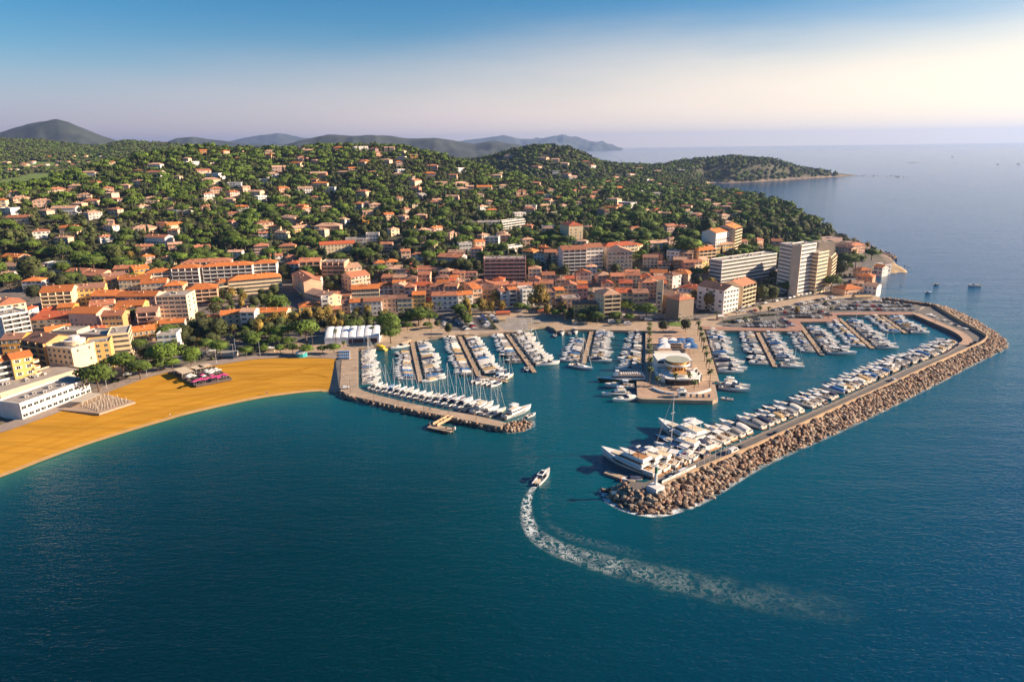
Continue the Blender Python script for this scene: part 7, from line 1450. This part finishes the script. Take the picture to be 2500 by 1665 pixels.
tag(r, 'long white panel with small dark lettering along the sea wall top', 'sign'); m = MB(); m.box(0, Ls, -.12, .12, 0, .95, 0, True); m.build('panel', [M('white_panel', (.70, .66, .60), .8, .06)], r); m = MB(); rr = random.Random(3); x = 1.0
while x < Ls - 1:
    for _ in range(rr.randint(3, 8)):
        if x > Ls - 1: break
        k = rr.random(); m.box(x, x + .09, -.15, -.12, .3, .72, 0, True); m.box(x + .09, x + .30, -.15, -.12, rr.choice((.3, .47, .64)), rr.choice((.55, .72)) if k < .3 else .72, 0, True) if k < .6 else m.box(x + .21, x + .30, -.15, -.12, .3, .72, 0, True); x += .52
    x += .9
m.build('lettering', [M('dark_lettering', (.06, .05, .06), .8, .1)], r)
def pole_thing(nm, x, y, z, h, lab, cat, group, extra=None, mat=alu, r0=.09):
    r = empty(nm, (x, y, z)); tag(r, lab, cat, group); m = MB(); m.tube((0, 0, -.2), (0, 0, h), r0, r0 * .6, 6); m.build('pole', [mat], r)
    if extra: extra(r, h)
    return r
def flagx(col, dx=1.2):
    def f(r, h): m = MB(); m.add([(0, 0, h - .1), (.6, .12, h - .2), (dx, -.05, h - .3), (dx, -.05, h - 1.2), (.6, .12, h - 1.1), (0, 0, h - 1.0)], [(0, 1, 4, 5), (1, 2, 3, 4)]); m.build('flag', [col], r)
    return f
for k, (x, y) in enumerate(((912, 968), (966, 958), (1018, 935), (1070, 915), (1120, 895), (1172, 870), (1222, 848), (1272, 830), (1320, 810), (1368, 788))):
    p = GZ('K', x, y, 2.1); pole_thing('flagpole', p.x, p.y, 2.0, 9.5, f'white flagpole on the breakwater, {ordinal(k + 1)} from the lighthouse', 'flagpole', 'flagpoles on the breakwater', flagx(cov['blue']) if k == 0 else flagx(M('magenta_flag', (.4, .06, .25), .9, .1)) if k == 1 else flagx(gel['green']) if k == 4 else None)
def lampx(r, h): m = MB(); m.box(-.35, .35, -.16, .16, h, h + .16, 0, True); m.build('lamp_head', [gel['white']], r)
for k, (x, y) in enumerate(((280, 780), (490, 835), (708, 880), (937, 920), (1157, 965), (1408, 1018), (190, 650), (192, 560))):
    p = GZ('J', x, y, 2.0); pole_thing('lamp_post', p.x, p.y, 2.0, 9, f'dark lamp post on the sailboat jetty, {ordinal(k + 1)} of the row', 'lamp post', 'lamp posts on the sailboat jetty', lampx, M('dark_lamp_post', (.08, .06, .05), .7, .1), .1)
for k, (x, y) in enumerate(((965, 1300), (415, 1510), (265, 1560), (1325, 1190), (1755, 1060), (1948, 1070), (2105, 1030), (2120, 970), (110, 1500), (2340, 1005))):
    p = hit(*Z('A', x, y)); pole_thing('lamp_post', p.x, p.y, max(p.z, 2), 8.5, f'white lamp post on the beach promenade, {ordinal(k + 1)} of the row', 'lamp post', 'white lamp posts by the beach', lampx)
for k in range(13):
    q = Vector(W([(2240, 768)], 2)[0]) if 0 else None
    t = k / 12; a_ = Vector((*W([(1640, 1170)], 2)[0], 0)).lerp(Vector((*W([(2330, 862)], 2)[0], 0)), t); r = empty('bollard_lamp', (a_.x, a_.y, 2.0)); tag(r, f'low white lamp on the sea wall, {ordinal(k + 1)} from the lighthouse', 'lamp', 'low lamps on the sea wall'); m = MB(); m.cyl(0, 0, 2.55, 3.4, .16, .12, 6); m.build('post', [gel['white']], r); m = MB(); m.cyl(0, 0, 3.4, 3.75, .3, .3, 8); m.build('lamp_shade', [gel['white']], r)
# landing stage off the sailboat jetty
def stage():
    a = GZ('J', 1180, 985, 1.5); b = GZ('J', 1040, 1060, 1.5); e0 = GZ('J', 990, 1062, 1.2); e1 = GZ('J', 1200, 1105, 1.2); r = empty('landing_stage', (0, 0, 0)); tag(r, 'timber landing stage with railings off the sailboat jetty', 'landing stage')
    def bar(p, q, w, z0, z1, nm, mt): u = (q - p).normalized(); n = Vector((-u.y, u.x, 0)) * w / 2; m = MB(); P4 = [(p - n).xy, (q - n).xy, (q + n).xy, (p + n).xy]; m.prism(P4, z0, z1); m.build(nm, [mt], r)
    bar(a, b, 2.6, 1.2, 1.5, 'gangway', wood); bar(e0, e1, 4.2, .9, 1.2, 'platform', concrete); u = (b - a).normalized(); n = Vector((-u.y, u.x, 0)) * 1.25
    for s in (-1, 1): bar(a + n * s, b + n * s, .12, 1.5, 2.5, 'railing', wallm)
    for p in (e0, e1, e0.lerp(e1, .72), a.lerp(b, .5)): m = MB(); m.cyl(p.x, p.y, -2, 2.6, .35, .35, 8); m.build('pile', [pile_m], r)
    m = MB(); m.cyl(e1.x + .8, e1.y + .6, 1.2, 2.6, .35, .35, 8); m.build('bollard', [gel['white']], r)
stage()
p0 = GZ('Q', 165, 875, .8); p1 = GZ('Q', 565, 1010, .8); u = p1 - p0; r = empty('landing_stage', (p0.x, p0.y, 0), math.atan2(u.y, u.x)); tag(r, 'grey floating landing stage at the breakwater tip', 'landing stage'); m = MB(); m.box(0, u.length, -1.3, 1.3, -.3, .8); m.build('deck', [concrete], r)
p0 = G(1338, 779, 1.8); p1 = G(1364, 808, 1.8); u = p1 - p0; r = empty('landing_stage', (p0.x, p0.y, 0), math.atan2(u.y, u.x)); tag(r, 'small jetty beside the grey harbour beach', 'landing stage'); m = MB(); m.box(0, u.length, -1.8, 1.8, -2, 1.93); m.build('deck', [wood], r)
# things at the tip: orange float, red and yellow inflatables, notice board
for nm, x, y, c, lab in (('beacon', 380, 1085, 'orange', 'orange channel beacon beside the breakwater tip'),):
    p = GZ('Q', x, y, 1.9); r = empty(nm, (p.x, p.y, 1.9)); tag(r, lab, 'beacon'); om = M('orange_beacon_paint', (.62, .10, .015), .6, .1); m = MB(); m.cyl(0, 0, 0, 2.6, .14, .14, 8); m.build('post', [alu], r); m = MB(); m.cyl(0, 0, 2.0, 3.3, .32, .2, 10); m.build('topmark', [om], r)
for x, y, c, lab in ((420, 1120, (.55, .05, .02), 'red inflated rubble bag on the breakwater tip'), (600, 1175, (.70, .42, .02), 'yellow tarpaulin on the breakwater tip')):
    p = GZ('Q', x, y, 2.2); mb = blob(1.9, 1.0, .55, .3, int(x), 2, .2); o = mb.build('tarpaulin', [M('tarpaulin_%s' % lab.split()[0], c, .7, .1)]); o.location = (p.x, p.y, 2.0); o.rotation_euler = (0, 0, -.4); tag(o, lab.replace('inflated rubble bag', 'tarpaulin'), 'tarpaulin')
p = GZ('Q', 283, 1190, 2.0); r = empty('notice_board', (p.x, p.y, 1.2)); tag(r, 'blank white notice board on the rocks of the breakwater tip', 'sign'); m = MB(); m.box(-.9, .9, -.05, .05, .6, 1.9, 0, True); m.build('panel', [gel['white']], r); m = MB(); m.box(-.05, .05, .06, .14, -.6, 1.5, 0, True); m.build('post', [alu], r)
# ------------------------------------------------------------------ white marquee with arched bays
def marquee():
    a = GZ('B', 1152, 885, 2.0); b = GZ('B', 1640, 868, 2.0); u = b - a; L_ = u.length; r = empty('marquee', (a.x, a.y, 1.9), math.atan2(u.y, u.x)); tag(r, 'long white marquee with seven vaulted bays beside the harbour', 'marquee'); w = M('white_marquee_canvas', (.74, .74, .75), .9, .05); m = MB(); m.box(0, L_, 0, 20, -.5, 4.2); m.build('wall', [w], r); nb = 7; bl = L_ / nb
    for k in range(nb):
        m = MB(); secs = []
        for j in range(9): t = j / 8; h = .6 * math.sin(math.pi * t) ** .6; secs.append([(k * bl + bl * t, -.3, 4.1 + h * .35), (k * bl + bl * t, 5, 7.0 + h), (k * bl + bl * t, 10, 8.2 + h), (k * bl + bl * t, 15, 7.0 + h), (k * bl + bl * t, 20.3, 4.1 + h * .35)])
        m.loft(secs, 0, False, True); m.build('roof', [w], r, True)
    for x in (.47, .55, .65, .80, .9): m = MB(); ww = 1.2 if x < .6 else 2.2; m.box(L_ * x - ww, L_ * x + ww, -.08, 0, .2, 3.0, 0, True); m.build('window', [M('dark_red_opening', (.07, .03, .035), .4, .2)], r)
marquee()
# ------------------------------------------------------------------ beach restaurants: decks, awnings, parasols, loungers
deckw = M('dark_deck_boards', (.12, .085, .07), .85, .2, .8); pdeck = M('pale_deck_boards', (.38, .27, .19), .85, .2, .8)
def deck(nm, pts, z, mat, lab, cat='deck'):
    o = slab(nm, [tuple(GZ(*p, z).xy) for p in pts], z - 1.0, z, mat); tag(o, lab, cat); return o
D2 = [('A', 1520, 1130), ('A', 1760, 1255), ('A', 2085, 1190), ('A', 1930, 1085)]
deck('terrace_deck', D2, 2.6, deckw, 'dark timber restaurant deck on the sand crowded with parasols'); D1 = [('A', 530, 1470), ('A', 890, 1505), ('A', 1215, 1400), ('A', 950, 1330)]
deck('terrace_deck', D1, 2.6, pdeck, 'pale timber restaurant deck on the sand with rows of sunbeds')
def awning(reg, pts, z, lab, col):
    P4 = [tuple(GZ(reg, *p, z).xy) for p in pts]; r = empty('awning', (0, 0, 0)); tag(r, lab, 'awning'); m = MB(); ar = sum(P4[i][0] * P4[(i + 1) % 4][1] - P4[(i + 1) % 4][0] * P4[i][1] for i in range(4)); P4 = P4 if ar > 0 else P4[::-1]; m.prism(P4, z - .15, z); m.build('canvas', [col], r)
    for q in P4: m = MB(); m.cyl(q[0], q[1], 2.3, z - .15, .08, .08, 6); m.build('post', [alu], r)
beige_c = M('beige_awning', (.58, .46, .32), .9, .1)
awning('A', [(1560, 1110), (1635, 1150), (1745, 1125), (1660, 1085)], 5.3, 'large beige awning over the western half of the dark deck', beige_c); awning('A', [(1700, 1090), (1760, 1110), (1850, 1090), (1790, 1070)], 5.0, 'smaller beige awning in the middle of the dark deck', beige_c); awning('A', [(1770, 1075), (1800, 1095), (1900, 1075), (1870, 1058)], 5.0, 'beige awning at the back of the dark deck', beige_c); awning('A', [(625, 1400), (735, 1405), (905, 1330), (800, 1315)], 5.2, 'beige pavilion roof over the pale deck', M('pavilion_roof', (.5, .42, .33), .9, .1))
def parasol(x, y, z, col, lab, group, rad=1.35, h=2.5):
    r = empty('parasol', (x, y, z)); tag(r, lab, 'parasol', group); link('canopy', PCM[col], r, (0, 0, h), scale=rad); link('pole', PPM, r, scale=(1, 1, h + .1))
cone = MB(); cone.add([(math.cos(6.2832 * k / 8), math.sin(6.2832 * k / 8), -.22) for k in range(8)] + [(0, 0, .12)], [(k, (k + 1) % 8, 8) for k in range(8)] + [tuple(range(7, -1, -1))])
PCM = {'pink': cone.mesh('canopy', [M('pink_parasol_cloth', (.62, .05, .20), .9, .1)]), 'white': cone.mesh('canopy', [M('white_parasol_cloth', (.72, .68, .62), .9, .05)]), 'dark': cone.mesh('canopy', [M('dark_parasol_cloth', (.03, .028, .03), .9, .1)])}
ppm = MB(); ppm.cyl(0, 0, 0, 1, .035, .035, 5); PPM = ppm.mesh('pole', [alu])
pk = [(1740, 1215), (1760, 1205), (1785, 1200), (1800, 1190), (1820, 1195), (1840, 1195), (1815, 1155), (1905, 1180), (1930, 1170), (1950, 1168), (1975, 1160), (2005, 1150), (2030, 1157), (1960, 1180), (1860, 1185), (1900, 1160)]; wt = [(1685, 1165), (1705, 1150), (1725, 1160), (1745, 1165), (1700, 1175), (1830, 1165), (1850, 1115), (1880, 1125), (1895, 1110), (1905, 1130), (1920, 1120), (1935, 1100), (1955, 1110), (1860, 1130), (1890, 1140), (1940, 1118), (1970, 1112)]
for lst, c in ((pk, 'pink'), (wt, 'white')):
    for k, (x, y) in enumerate(sorted(lst)): p = GZ('A', x, y, 5.0); parasol(p.x, p.y, 2.6, c, f'{c} parasol on the dark deck, {ordinal(k + 1)} from the west', f'{c} parasols on the dark deck')
lm = MB(); lm.box(-.9, .55, -.32, .32, .22, .36, 0, True); lm.add([(.5, -.32, .34), (.5, .32, .34), (1.0, .32, .75), (1.0, -.32, .75)], [(0, 1, 2, 3), (3, 2, 1, 0)]); [lm.box(x - .04, x + .04, y - .04, y + .04, 0, .22) for x in (-.8, .45) for y in (-.26, .26)]
LND = lm.mesh('sunbed', [M('dark_sunbed', (.05, .045, .05), .8, .2)]); LNP = lm.mesh('sunbed', [M('pale_sunbed', (.62, .50, .38), .85, .1)])
def grid_on(quad, z, nu, nv, fn):
    q = [GZ(*p, z) for p in quad]
    for i in range(nu):
        for j in range(nv): s, t = (i + .5) / nu, (j + .5) / nv; p = q[0].lerp(q[1], s).lerp(q[3].lerp(q[2], s), t); fn(p, i, j)
def lo(me, lab, grp):
    def f(p, i, j): o = link('sunbed', me, None, (p.x, p.y, 2.6), -1.1 + random.uniform(-.1, .1)); tag(o, f'{lab}, {ordinal(j + 1)} bed of the {ordinal(i + 1)} row from the promenade', 'sunbed', grp)
    return f
grid_on([D2[0], D2[1], D2[2], D2[3]], 2.6, 6, 12, lo(LND, 'dark sunbed on the dark deck', 'sunbeds on the dark deck'))
grid_on([('A', 720, 1440), ('A', 880, 1490), ('A', 1190, 1400), ('A', 960, 1345)], 2.6, 7, 11, lo(LNP, 'pale sunbed on the pale deck', 'sunbeds on the pale deck'))
k = [0]
def closed(p, i, j):
    k[0] += 1; r = empty('closed_parasol', (p.x, p.y, 2.6)); tag(r, f'folded white parasol on the pale deck, {ordinal(j + 1)} in the {ordinal(i + 1)} row', 'parasol', 'folded parasols on the pale deck'); m = MB(); m.cyl(0, 0, 0, 2.6, .05, .05, 5); m.build('pole', [alu], r); m = MB(); m.cyl(0, 0, 1.1, 2.55, .16, .06, 6); m.build('folded_cloth', [gel['cream']], r)
grid_on([('A', 700, 1440), ('A', 890, 1495), ('A', 1200, 1400), ('A', 960, 1340)], 2.6, 3, 7, closed)
# ------------------------------------------------------------------ people
def person_mesh(shirt, trousers, stride):
    me = bpy.data.meshes.new('person_rig'); J = [(0, 0, .95), (0, 0, 1.2), (0, 0, 1.42), (0, 0, 1.52), (0, .02, 1.66), (.09, 0, .92), (.10, stride * .5, .5), (.10, stride, .06), (.10, stride + .13, .03), (-.09, 0, .92), (-.10, -stride * .4, .5), (-.10, -stride - .05, .06), (-.10, -stride + .1, .03), (.2, 0, 1.40), (.25, -stride * .4, 1.12), (.25, -stride * .4 + .12, .88), (-.2, 0, 1.40), (-.25, stride * .4, 1.12), (-.25, stride * .4 + .12, .88)]
    E = [(0, 1), (1, 2), (2, 3), (3, 4), (0, 5), (5, 6), (6, 7), (7, 8), (0, 9), (9, 10), (10, 11), (11, 12), (2, 13), (13, 14), (14, 15), (2, 16), (16, 17), (17, 18)]; R_ = [.14, .14, .15, .06, .11, .09, .065, .045, .04, .09, .065, .045, .04, .06, .045, .035, .06, .045, .035]
    me.from_pydata(J, E, []); o = bpy.data.objects.new('person_rig', me); C.objects.link(o); m = o.modifiers.new('s', 'SKIN')
    for i, v in enumerate(me.skin_vertices[0].data): v.radius = (R_[i], R_[i] * .8); v.use_root = (i == 0)
    o.modifiers.new('d', 'SUBSURF').levels = 1; dg = bpy.context.evaluated_depsgraph_get(); dg.update(); out = bpy.data.meshes.new_from_object(o.evaluated_get(dg)); out.name = 'person'; bpy.data.objects.remove(o)
    out.materials.clear(); [out.materials.append(q) for q in (M('skin', (.42, .24, .16), .7, .1), shirt, trousers, M('dark_hair', (.03, .02, .015), .9, .1))]
    for f in out.polygons:
        z = f.center.z; f.material_index = 3 if z > 1.70 or (z > 1.6 and f.center.y < -.03) else 0 if z > 1.48 or (abs(f.center.x) > .2 and z < 1.15) else 1 if z > .93 else 2 if z > .08 else 3
    return out
sh = [M('white_shirt', (.6, .57, .53), .9, .1), M('red_shirt', (.4, .05, .04), .9, .1), M('blue_shirt', (.05, .12, .3), .9, .1), M('dark_shirt', (.03, .03, .035), .9, .1)]; tr = [M('blue_trousers', (.04, .06, .12), .9, .1), M('beige_trousers', (.35, .26, .17), .9, .1)]
SHN = ['white', 'red', 'blue', 'dark']; PM = [[person_mesh(sh[a], tr[b], .22) for b in range(2)] for a in range(4)]
def person(x, y, z, lab, a, b): o = link('person', PM[a][b], None, (x, y, z), random.uniform(0, 6.28)); tag(o, lab, 'person')
PE = [('J', 218, 632, 'walking up the paved upper arm of the sailboat jetty'), ('J', 985, 925, 'strolling on the long jetty arm, western of a pair'), ('J', 998, 925, 'strolling on the long jetty arm, eastern of a pair'), ('J', 845, 865, 'standing near the masts on the long jetty arm'), ('J', 330, 425, 'at the top of the sailboat jetty near the quay'), ('J', 325, 560, 'on the jetty edge beside the small sailing boats'), ('A', 1165, 1228, 'on the beach promenade, western of a pair'), ('A', 1182, 1225, 'on the beach promenade, eastern of a pair'), ('A', 1530, 1535, 'sitting place of a bather standing on lower sand'), ('B', 622, 1335, 'walking near the waterline, western of a pair'), ('B', 634, 1333, 'walking near the waterline, eastern of a pair'), ('A', 1065, 1252, 'on the promenade by the white lamp post'), ('P', 500, 1180, 'on the pier head near the western planter'), ('P', 735, 190, 'crossing the plaza north of the awnings'), ('P', 1180, 1160, 'on the pier head near the eastern planter'), ('P', 1045, 180, 'at the top of the striped promenade'), ('P', 1350, 1110, 'on the striped promenade near the palms'), ('P', 590, 1300, 'at the open western side of the pier head'), ('Q', 690, 1125, 'near the lighthouse hut'), ('Q', 1060, 900, 'on the breakwater road by the large yachts'), ('C', 1300, 690, 'on the quay by the small jetty'), ('B', 720, 990, 'on the promenade near the turquoise kiosk'), ('B', 1150, 1000, 'on the sandy plaza by two pines'), ('E', 1500, 735, 'at the inner quay of the breakwater')]
for k, (reg, x, y, lab) in enumerate(PE):
    p = GZ(reg, x, y, 2.1); z = max(tz(p.x, p.y), 1.95)
    if reg in 'JPQE' or (reg == 'C'): z = {'J': 2.0, 'P': QZ + .01, 'Q': 2.0, 'E': 2.12, 'C': QZ}[reg]
    if lab.startswith('walking near') or 'lower sand' in lab: p = GZ(reg, x, y, .6); z = .55; lab = lab.replace('sitting place of a bather standing on', 'alone on the')
    a, b = k % 4, k % 2; person(p.x, p.y, z, f'person in {SHN[a]} top {lab}', a, b)
# ------------------------------------------------------------------ small seafront things
p = GZ('B', 945, 995, 2.0); r = empty('kiosk', (p.x, p.y, 2.0), .2); tag(r, 'turquoise merry-go-round kiosk on the promenade behind the beach', 'kiosk'); m = MB(); m.cyl(0, 0, 0, 2.6, 3.2, 3.2, 10); m.build('wall', [M('turquoise_paint', (.03, .35, .36), .7, .2, .8)], r); m = MB(); m.cyl(0, 0, 2.6, 4.0, 3.6, .5, 10); m.build('roof', [cov['white']], r)
p = GZ('B', 1325, 1000, 2.0); pe = MB(); [pe.box(x, x + 1.5, y, y + 4, 0, .6, 0) for x in (0,) for y in (0,)]
dgm = p_open('white', 'blue')[0]
for i in range(18):
    q = GZ('B', 1285 + (i % 6) * 17, 960 + (i // 6) * 26, 2.0); o = dup(dgm, (q.x, q.y, 2.15), 1.6, .55) if i else dgm; o.location = (q.x, q.y, 2.15); o.rotation_euler = (0, 0, 1.6); o.scale = (.55,) * 3; tag(o, f'blue covered dinghy laid up on the jetty root, {ordinal(i % 6 + 1)} of the {ordinal(i // 6 + 1)} row', 'dinghy', 'dinghies laid up at the jetty root'); o.name = 'dinghy'
for i, (reg, x, y, w, d, h, c, lab) in enumerate((('C', 1205, 605, 9, 3, 3, 'red', 'red snack kiosk on the quay square'), ('C', 830, 685, 5, 4, 3.4, 'tan', 'small wooden hut with pitched roof by the slipway'), ('C', 840, 620, 10, 4, 3, 'red', 'red carousel tent in the western car park'), ('B', 665, 945, 5, 3, 3, 'white', 'white cabin under the promenade pines'), ('A', 2050, 985, 11, 3, 3, 'grey', 'long bus shelter with pale roof on the beach road'), ('D', 950, 1030, 4, 3, 3.5, 'white', 'white ticket kiosk on the car park island'), ('E', 800, 505, 14, 6, 3, 'tan', 'low tan shed beside the sailing club'), ('C', 1480, 700, 3, 3, 3, 'tan', 'yellow play cabin on the harbour garden'))):
    p = GZ(reg, x, y, 2.0); r = empty('kiosk', (p.x, p.y, max(tz(p.x, p.y), QZ)), .1); tag(r, lab, 'kiosk'); m = MB(); m.box(-w / 2, w / 2, -d / 2, d / 2, -.3, h * .72); m.build('wall', [wmat('cream' if c in ('tan', 'white') else 'salmon' if c == 'red' else 'grey')], r); m = MB(); m.add([(-w / 2 - .4, -d / 2 - .4, h * .72), (w / 2 + .4, -d / 2 - .4, h * .72), (w / 2 + .4, d / 2 + .4, h * .72), (-w / 2 - .4, d / 2 + .4, h * .72), (-w / 2, 0, h), (w / 2, 0, h)], [(0, 1, 5, 4), (1, 2, 5), (2, 3, 4, 5), (3, 0, 4), (3, 2, 1, 0)]); m.build('roof', [rmat('red') if c == 'red' else cov.get(c, cov['white'])], r)
p = GZ('D', 575, 1075, QZ); m = MB(); m.prism([(8 * math.cos(a), 5 * math.sin(a)) for a in np.linspace(0, 6.1, 24)], 0, .25); o = m.build('grass_roundabout', [M('bright_lawn', (.13, .20, .02), .95, .2, .5)]); o.location = (p.x, p.y, QZ); tag(o, kind='stuff'); o.name = 'lawn'
for k, (reg, pts) in enumerate((('C', [(700, 650), (770, 745)]), ('D', [(990, 1055), (1330, 995), (1450, 990)]), ('D', [(1330, 855), (1480, 825), (1620, 780)]), ('D', [(740, 965), (930, 935), (1000, 925)]))):
    mb = MB(); r_ = random.Random(k); P2 = [GZ(reg, *q, 2.3) for q in pts]
    for a_, b_ in zip(P2[:-1], P2[1:]):
        n = int((b_ - a_).length * 26)
        for _ in range(n):
            q = a_.lerp(b_, r_.random()); c_ = Vector((q.x + r_.uniform(-.8, .8), q.y + r_.uniform(-.8, .8), max(tz(q.x, q.y), QZ) + r_.uniform(.05, 1.2))); s_ = .35; a1 = Vector((r_.gauss(0, 1), r_.gauss(0, 1), r_.gauss(0, .6))).normalized() * s_; a2 = a1.orthogonal().normalized() * s_; mb.add([c_ - a1, c_ + a2, c_ + a1, c_ - a2], [(0, 1, 2, 3)])
    o = mb.build('hedge', [leaf_g]); tag(o, ('clipped hedge between the western car park and the slipway', 'low hedge round the car park island', 'clipped hedge along the coast road below the tower', 'low hedge below the stone watch tower')[k], 'hedge')
# ------------------------------------------------------------------ foam: the wake and the wash at the rocks
def foam_mat(name, lo, hi, scale, tint):
    m = bpy.data.materials.new(name); m.use_nodes = True; nt = m.node_tree; N = nt.nodes; L = nt.links; b = N['Principled BSDF']; b.inputs['Base Color'].default_value = (*tint, 1); b.inputs['Roughness'].default_value = .8
    geo = N.new('ShaderNodeNewGeometry'); n1 = N.new('ShaderNodeTexNoise'); n1.inputs['Scale'].default_value = scale; n1.inputs['Detail'].default_value = 5; n1.inputs['Roughness'].default_value = .7; n1.inputs['Distortion'].default_value = .6; L.new(geo.outputs['Position'], n1.inputs['Vector'])
    # filaments: |noise - 0.5| small
    s = N.new('ShaderNodeMath'); s.operation = 'SUBTRACT'; L.new(n1.outputs['Fac'], s.inputs[0]); s.inputs[1].default_value = .5; ab = N.new('ShaderNodeMath'); ab.operation = 'ABSOLUTE'; L.new(s.outputs[0], ab.inputs[0])
    mr = N.new('ShaderNodeMapRange'); mr.inputs['From Min'].default_value = lo; mr.inputs['From Max'].default_value = hi; mr.inputs['To Min'].default_value = 1; mr.inputs['To Max'].default_value = 0; L.new(ab.outputs[0], mr.inputs['Value'])
    n2 = N.new('ShaderNodeTexNoise'); n2.inputs['Scale'].default_value = .16; n2.inputs['Detail'].default_value = 3; L.new(geo.outputs['Position'], n2.inputs['Vector']); m2 = N.new('ShaderNodeMapRange'); m2.inputs['From Min'].default_value = .30; m2.inputs['From Max'].default_value = .6; L.new(n2.outputs['Fac'], m2.inputs['Value'])
    at = N.new('ShaderNodeAttribute'); at.attribute_name = 'dens'; x = N.new('ShaderNodeMath'); x.operation = 'MULTIPLY'; L.new(mr.outputs[0], x.inputs[0]); L.new(m2.outputs[0], x.inputs[1]); y = N.new('ShaderNodeMath'); y.operation = 'MULTIPLY'; y.use_clamp = True; L.new(x.outputs[0], y.inputs[0]); L.new(at.outputs['Fac'], y.inputs[1]); L.new(y.outputs[0], b.inputs['Alpha']); return m
def strip(name, pts, widths, dens, z, mat, nw=8):
    P = [Vector(p) for p in smoothpts(pts, 8)]; n = len(P); mb = MB(); dn = []
    for i, q in enumerate(P):
        d = (P[min(i + 1, n - 1)] - P[max(i - 1, 0)]).normalized(); nr = Vector((-d.y, d.x)); t = i / (n - 1); w = float(np.interp(t, np.linspace(0, 1, len(widths)), widths)); dd = float(np.interp(t, np.linspace(0, 1, len(dens)), dens))
        for j in range(nw + 1): s = j / nw - .5; e = q + nr * w * s; mb.v.append((e.x, e.y, z)); dn.append(dd * max(0, 1 - (abs(s) * 2) ** 2.5))
    for i in range(n - 1):
        for j in range(nw): mb.f.append((i * (nw + 1) + j, i * (nw + 1) + j + 1, (i + 1) * (nw + 1) + j + 1, (i + 1) * (nw + 1) + j)); mb.m.append(0)
    o = mb.build(name, [mat]); a = o.data.attributes.new('dens', 'FLOAT', 'POINT'); a.data.foreach_set('value', dn); tag(o, kind='stuff'); return o
WK = W([(1311, 1183), (1296, 1200), (1287, 1222), (1285, 1246), (1287, 1270), (1299, 1294), (1320, 1315), (1364, 1340), (1448, 1368), (1544, 1392), (1658, 1418), (1811, 1449), (2002, 1480), (2120, 1496)])
tint = foam_mat('aerated_turquoise_water', -1, .5, .12, (.008, .15, .16)); strip('wake', WK, [2, 5, 7, 9, 12, 15, 18, 19, 16], [.2, .5, .65, .7, .75, .75, .65, .45, .1], .02, tint)
fm = foam_mat('white_foam', .0, .060, .42, (.62, .66, .66)); strip('wake', WK, [1.8, 3.4, 4.6, 6, 8, 10.5, 13, 15, 15], [2.8, 2.5, 2.1, 1.7, 1.2, .7, .3, .1, 0], .06, fm, 12)
WK2 = W([(1330, 1247), (1352, 1288), (1395, 1310), (1450, 1325), (1530, 1345), (1600, 1362)]); strip('wake', WK2, [2, 4, 5, 6, 6], [.02, .12, .16, .08, 0], .05, fm)
fs = foam_mat('shore_foam', .03, .12, .5, (.68, .70, .70)); strip('foam', W(bb[:12], 0), [3.0], [1.8, 2.2, 1.2, .45, .4, .4], .05, fs); strip('foam', W(bj, 0), [1.6], [.7], .05, fs); strip('foam', lw[30:], [2.2], [.5], .10, fs)
dupl = {k: v for k, v in LABELS.items() if len(v) > 1 and len({g for _, g in v}) > 1 or (len(v) > 1 and v[0][1] is None)}
print('cars', len(CPL), 'labels twice', len(dupl), list(dupl)[:6]); print('long', [k for k in LABELS if len(k.replace('-', ' ').split()) > 16 and len(k.split()) > 16][:5])
print('objects', len(C.objects))
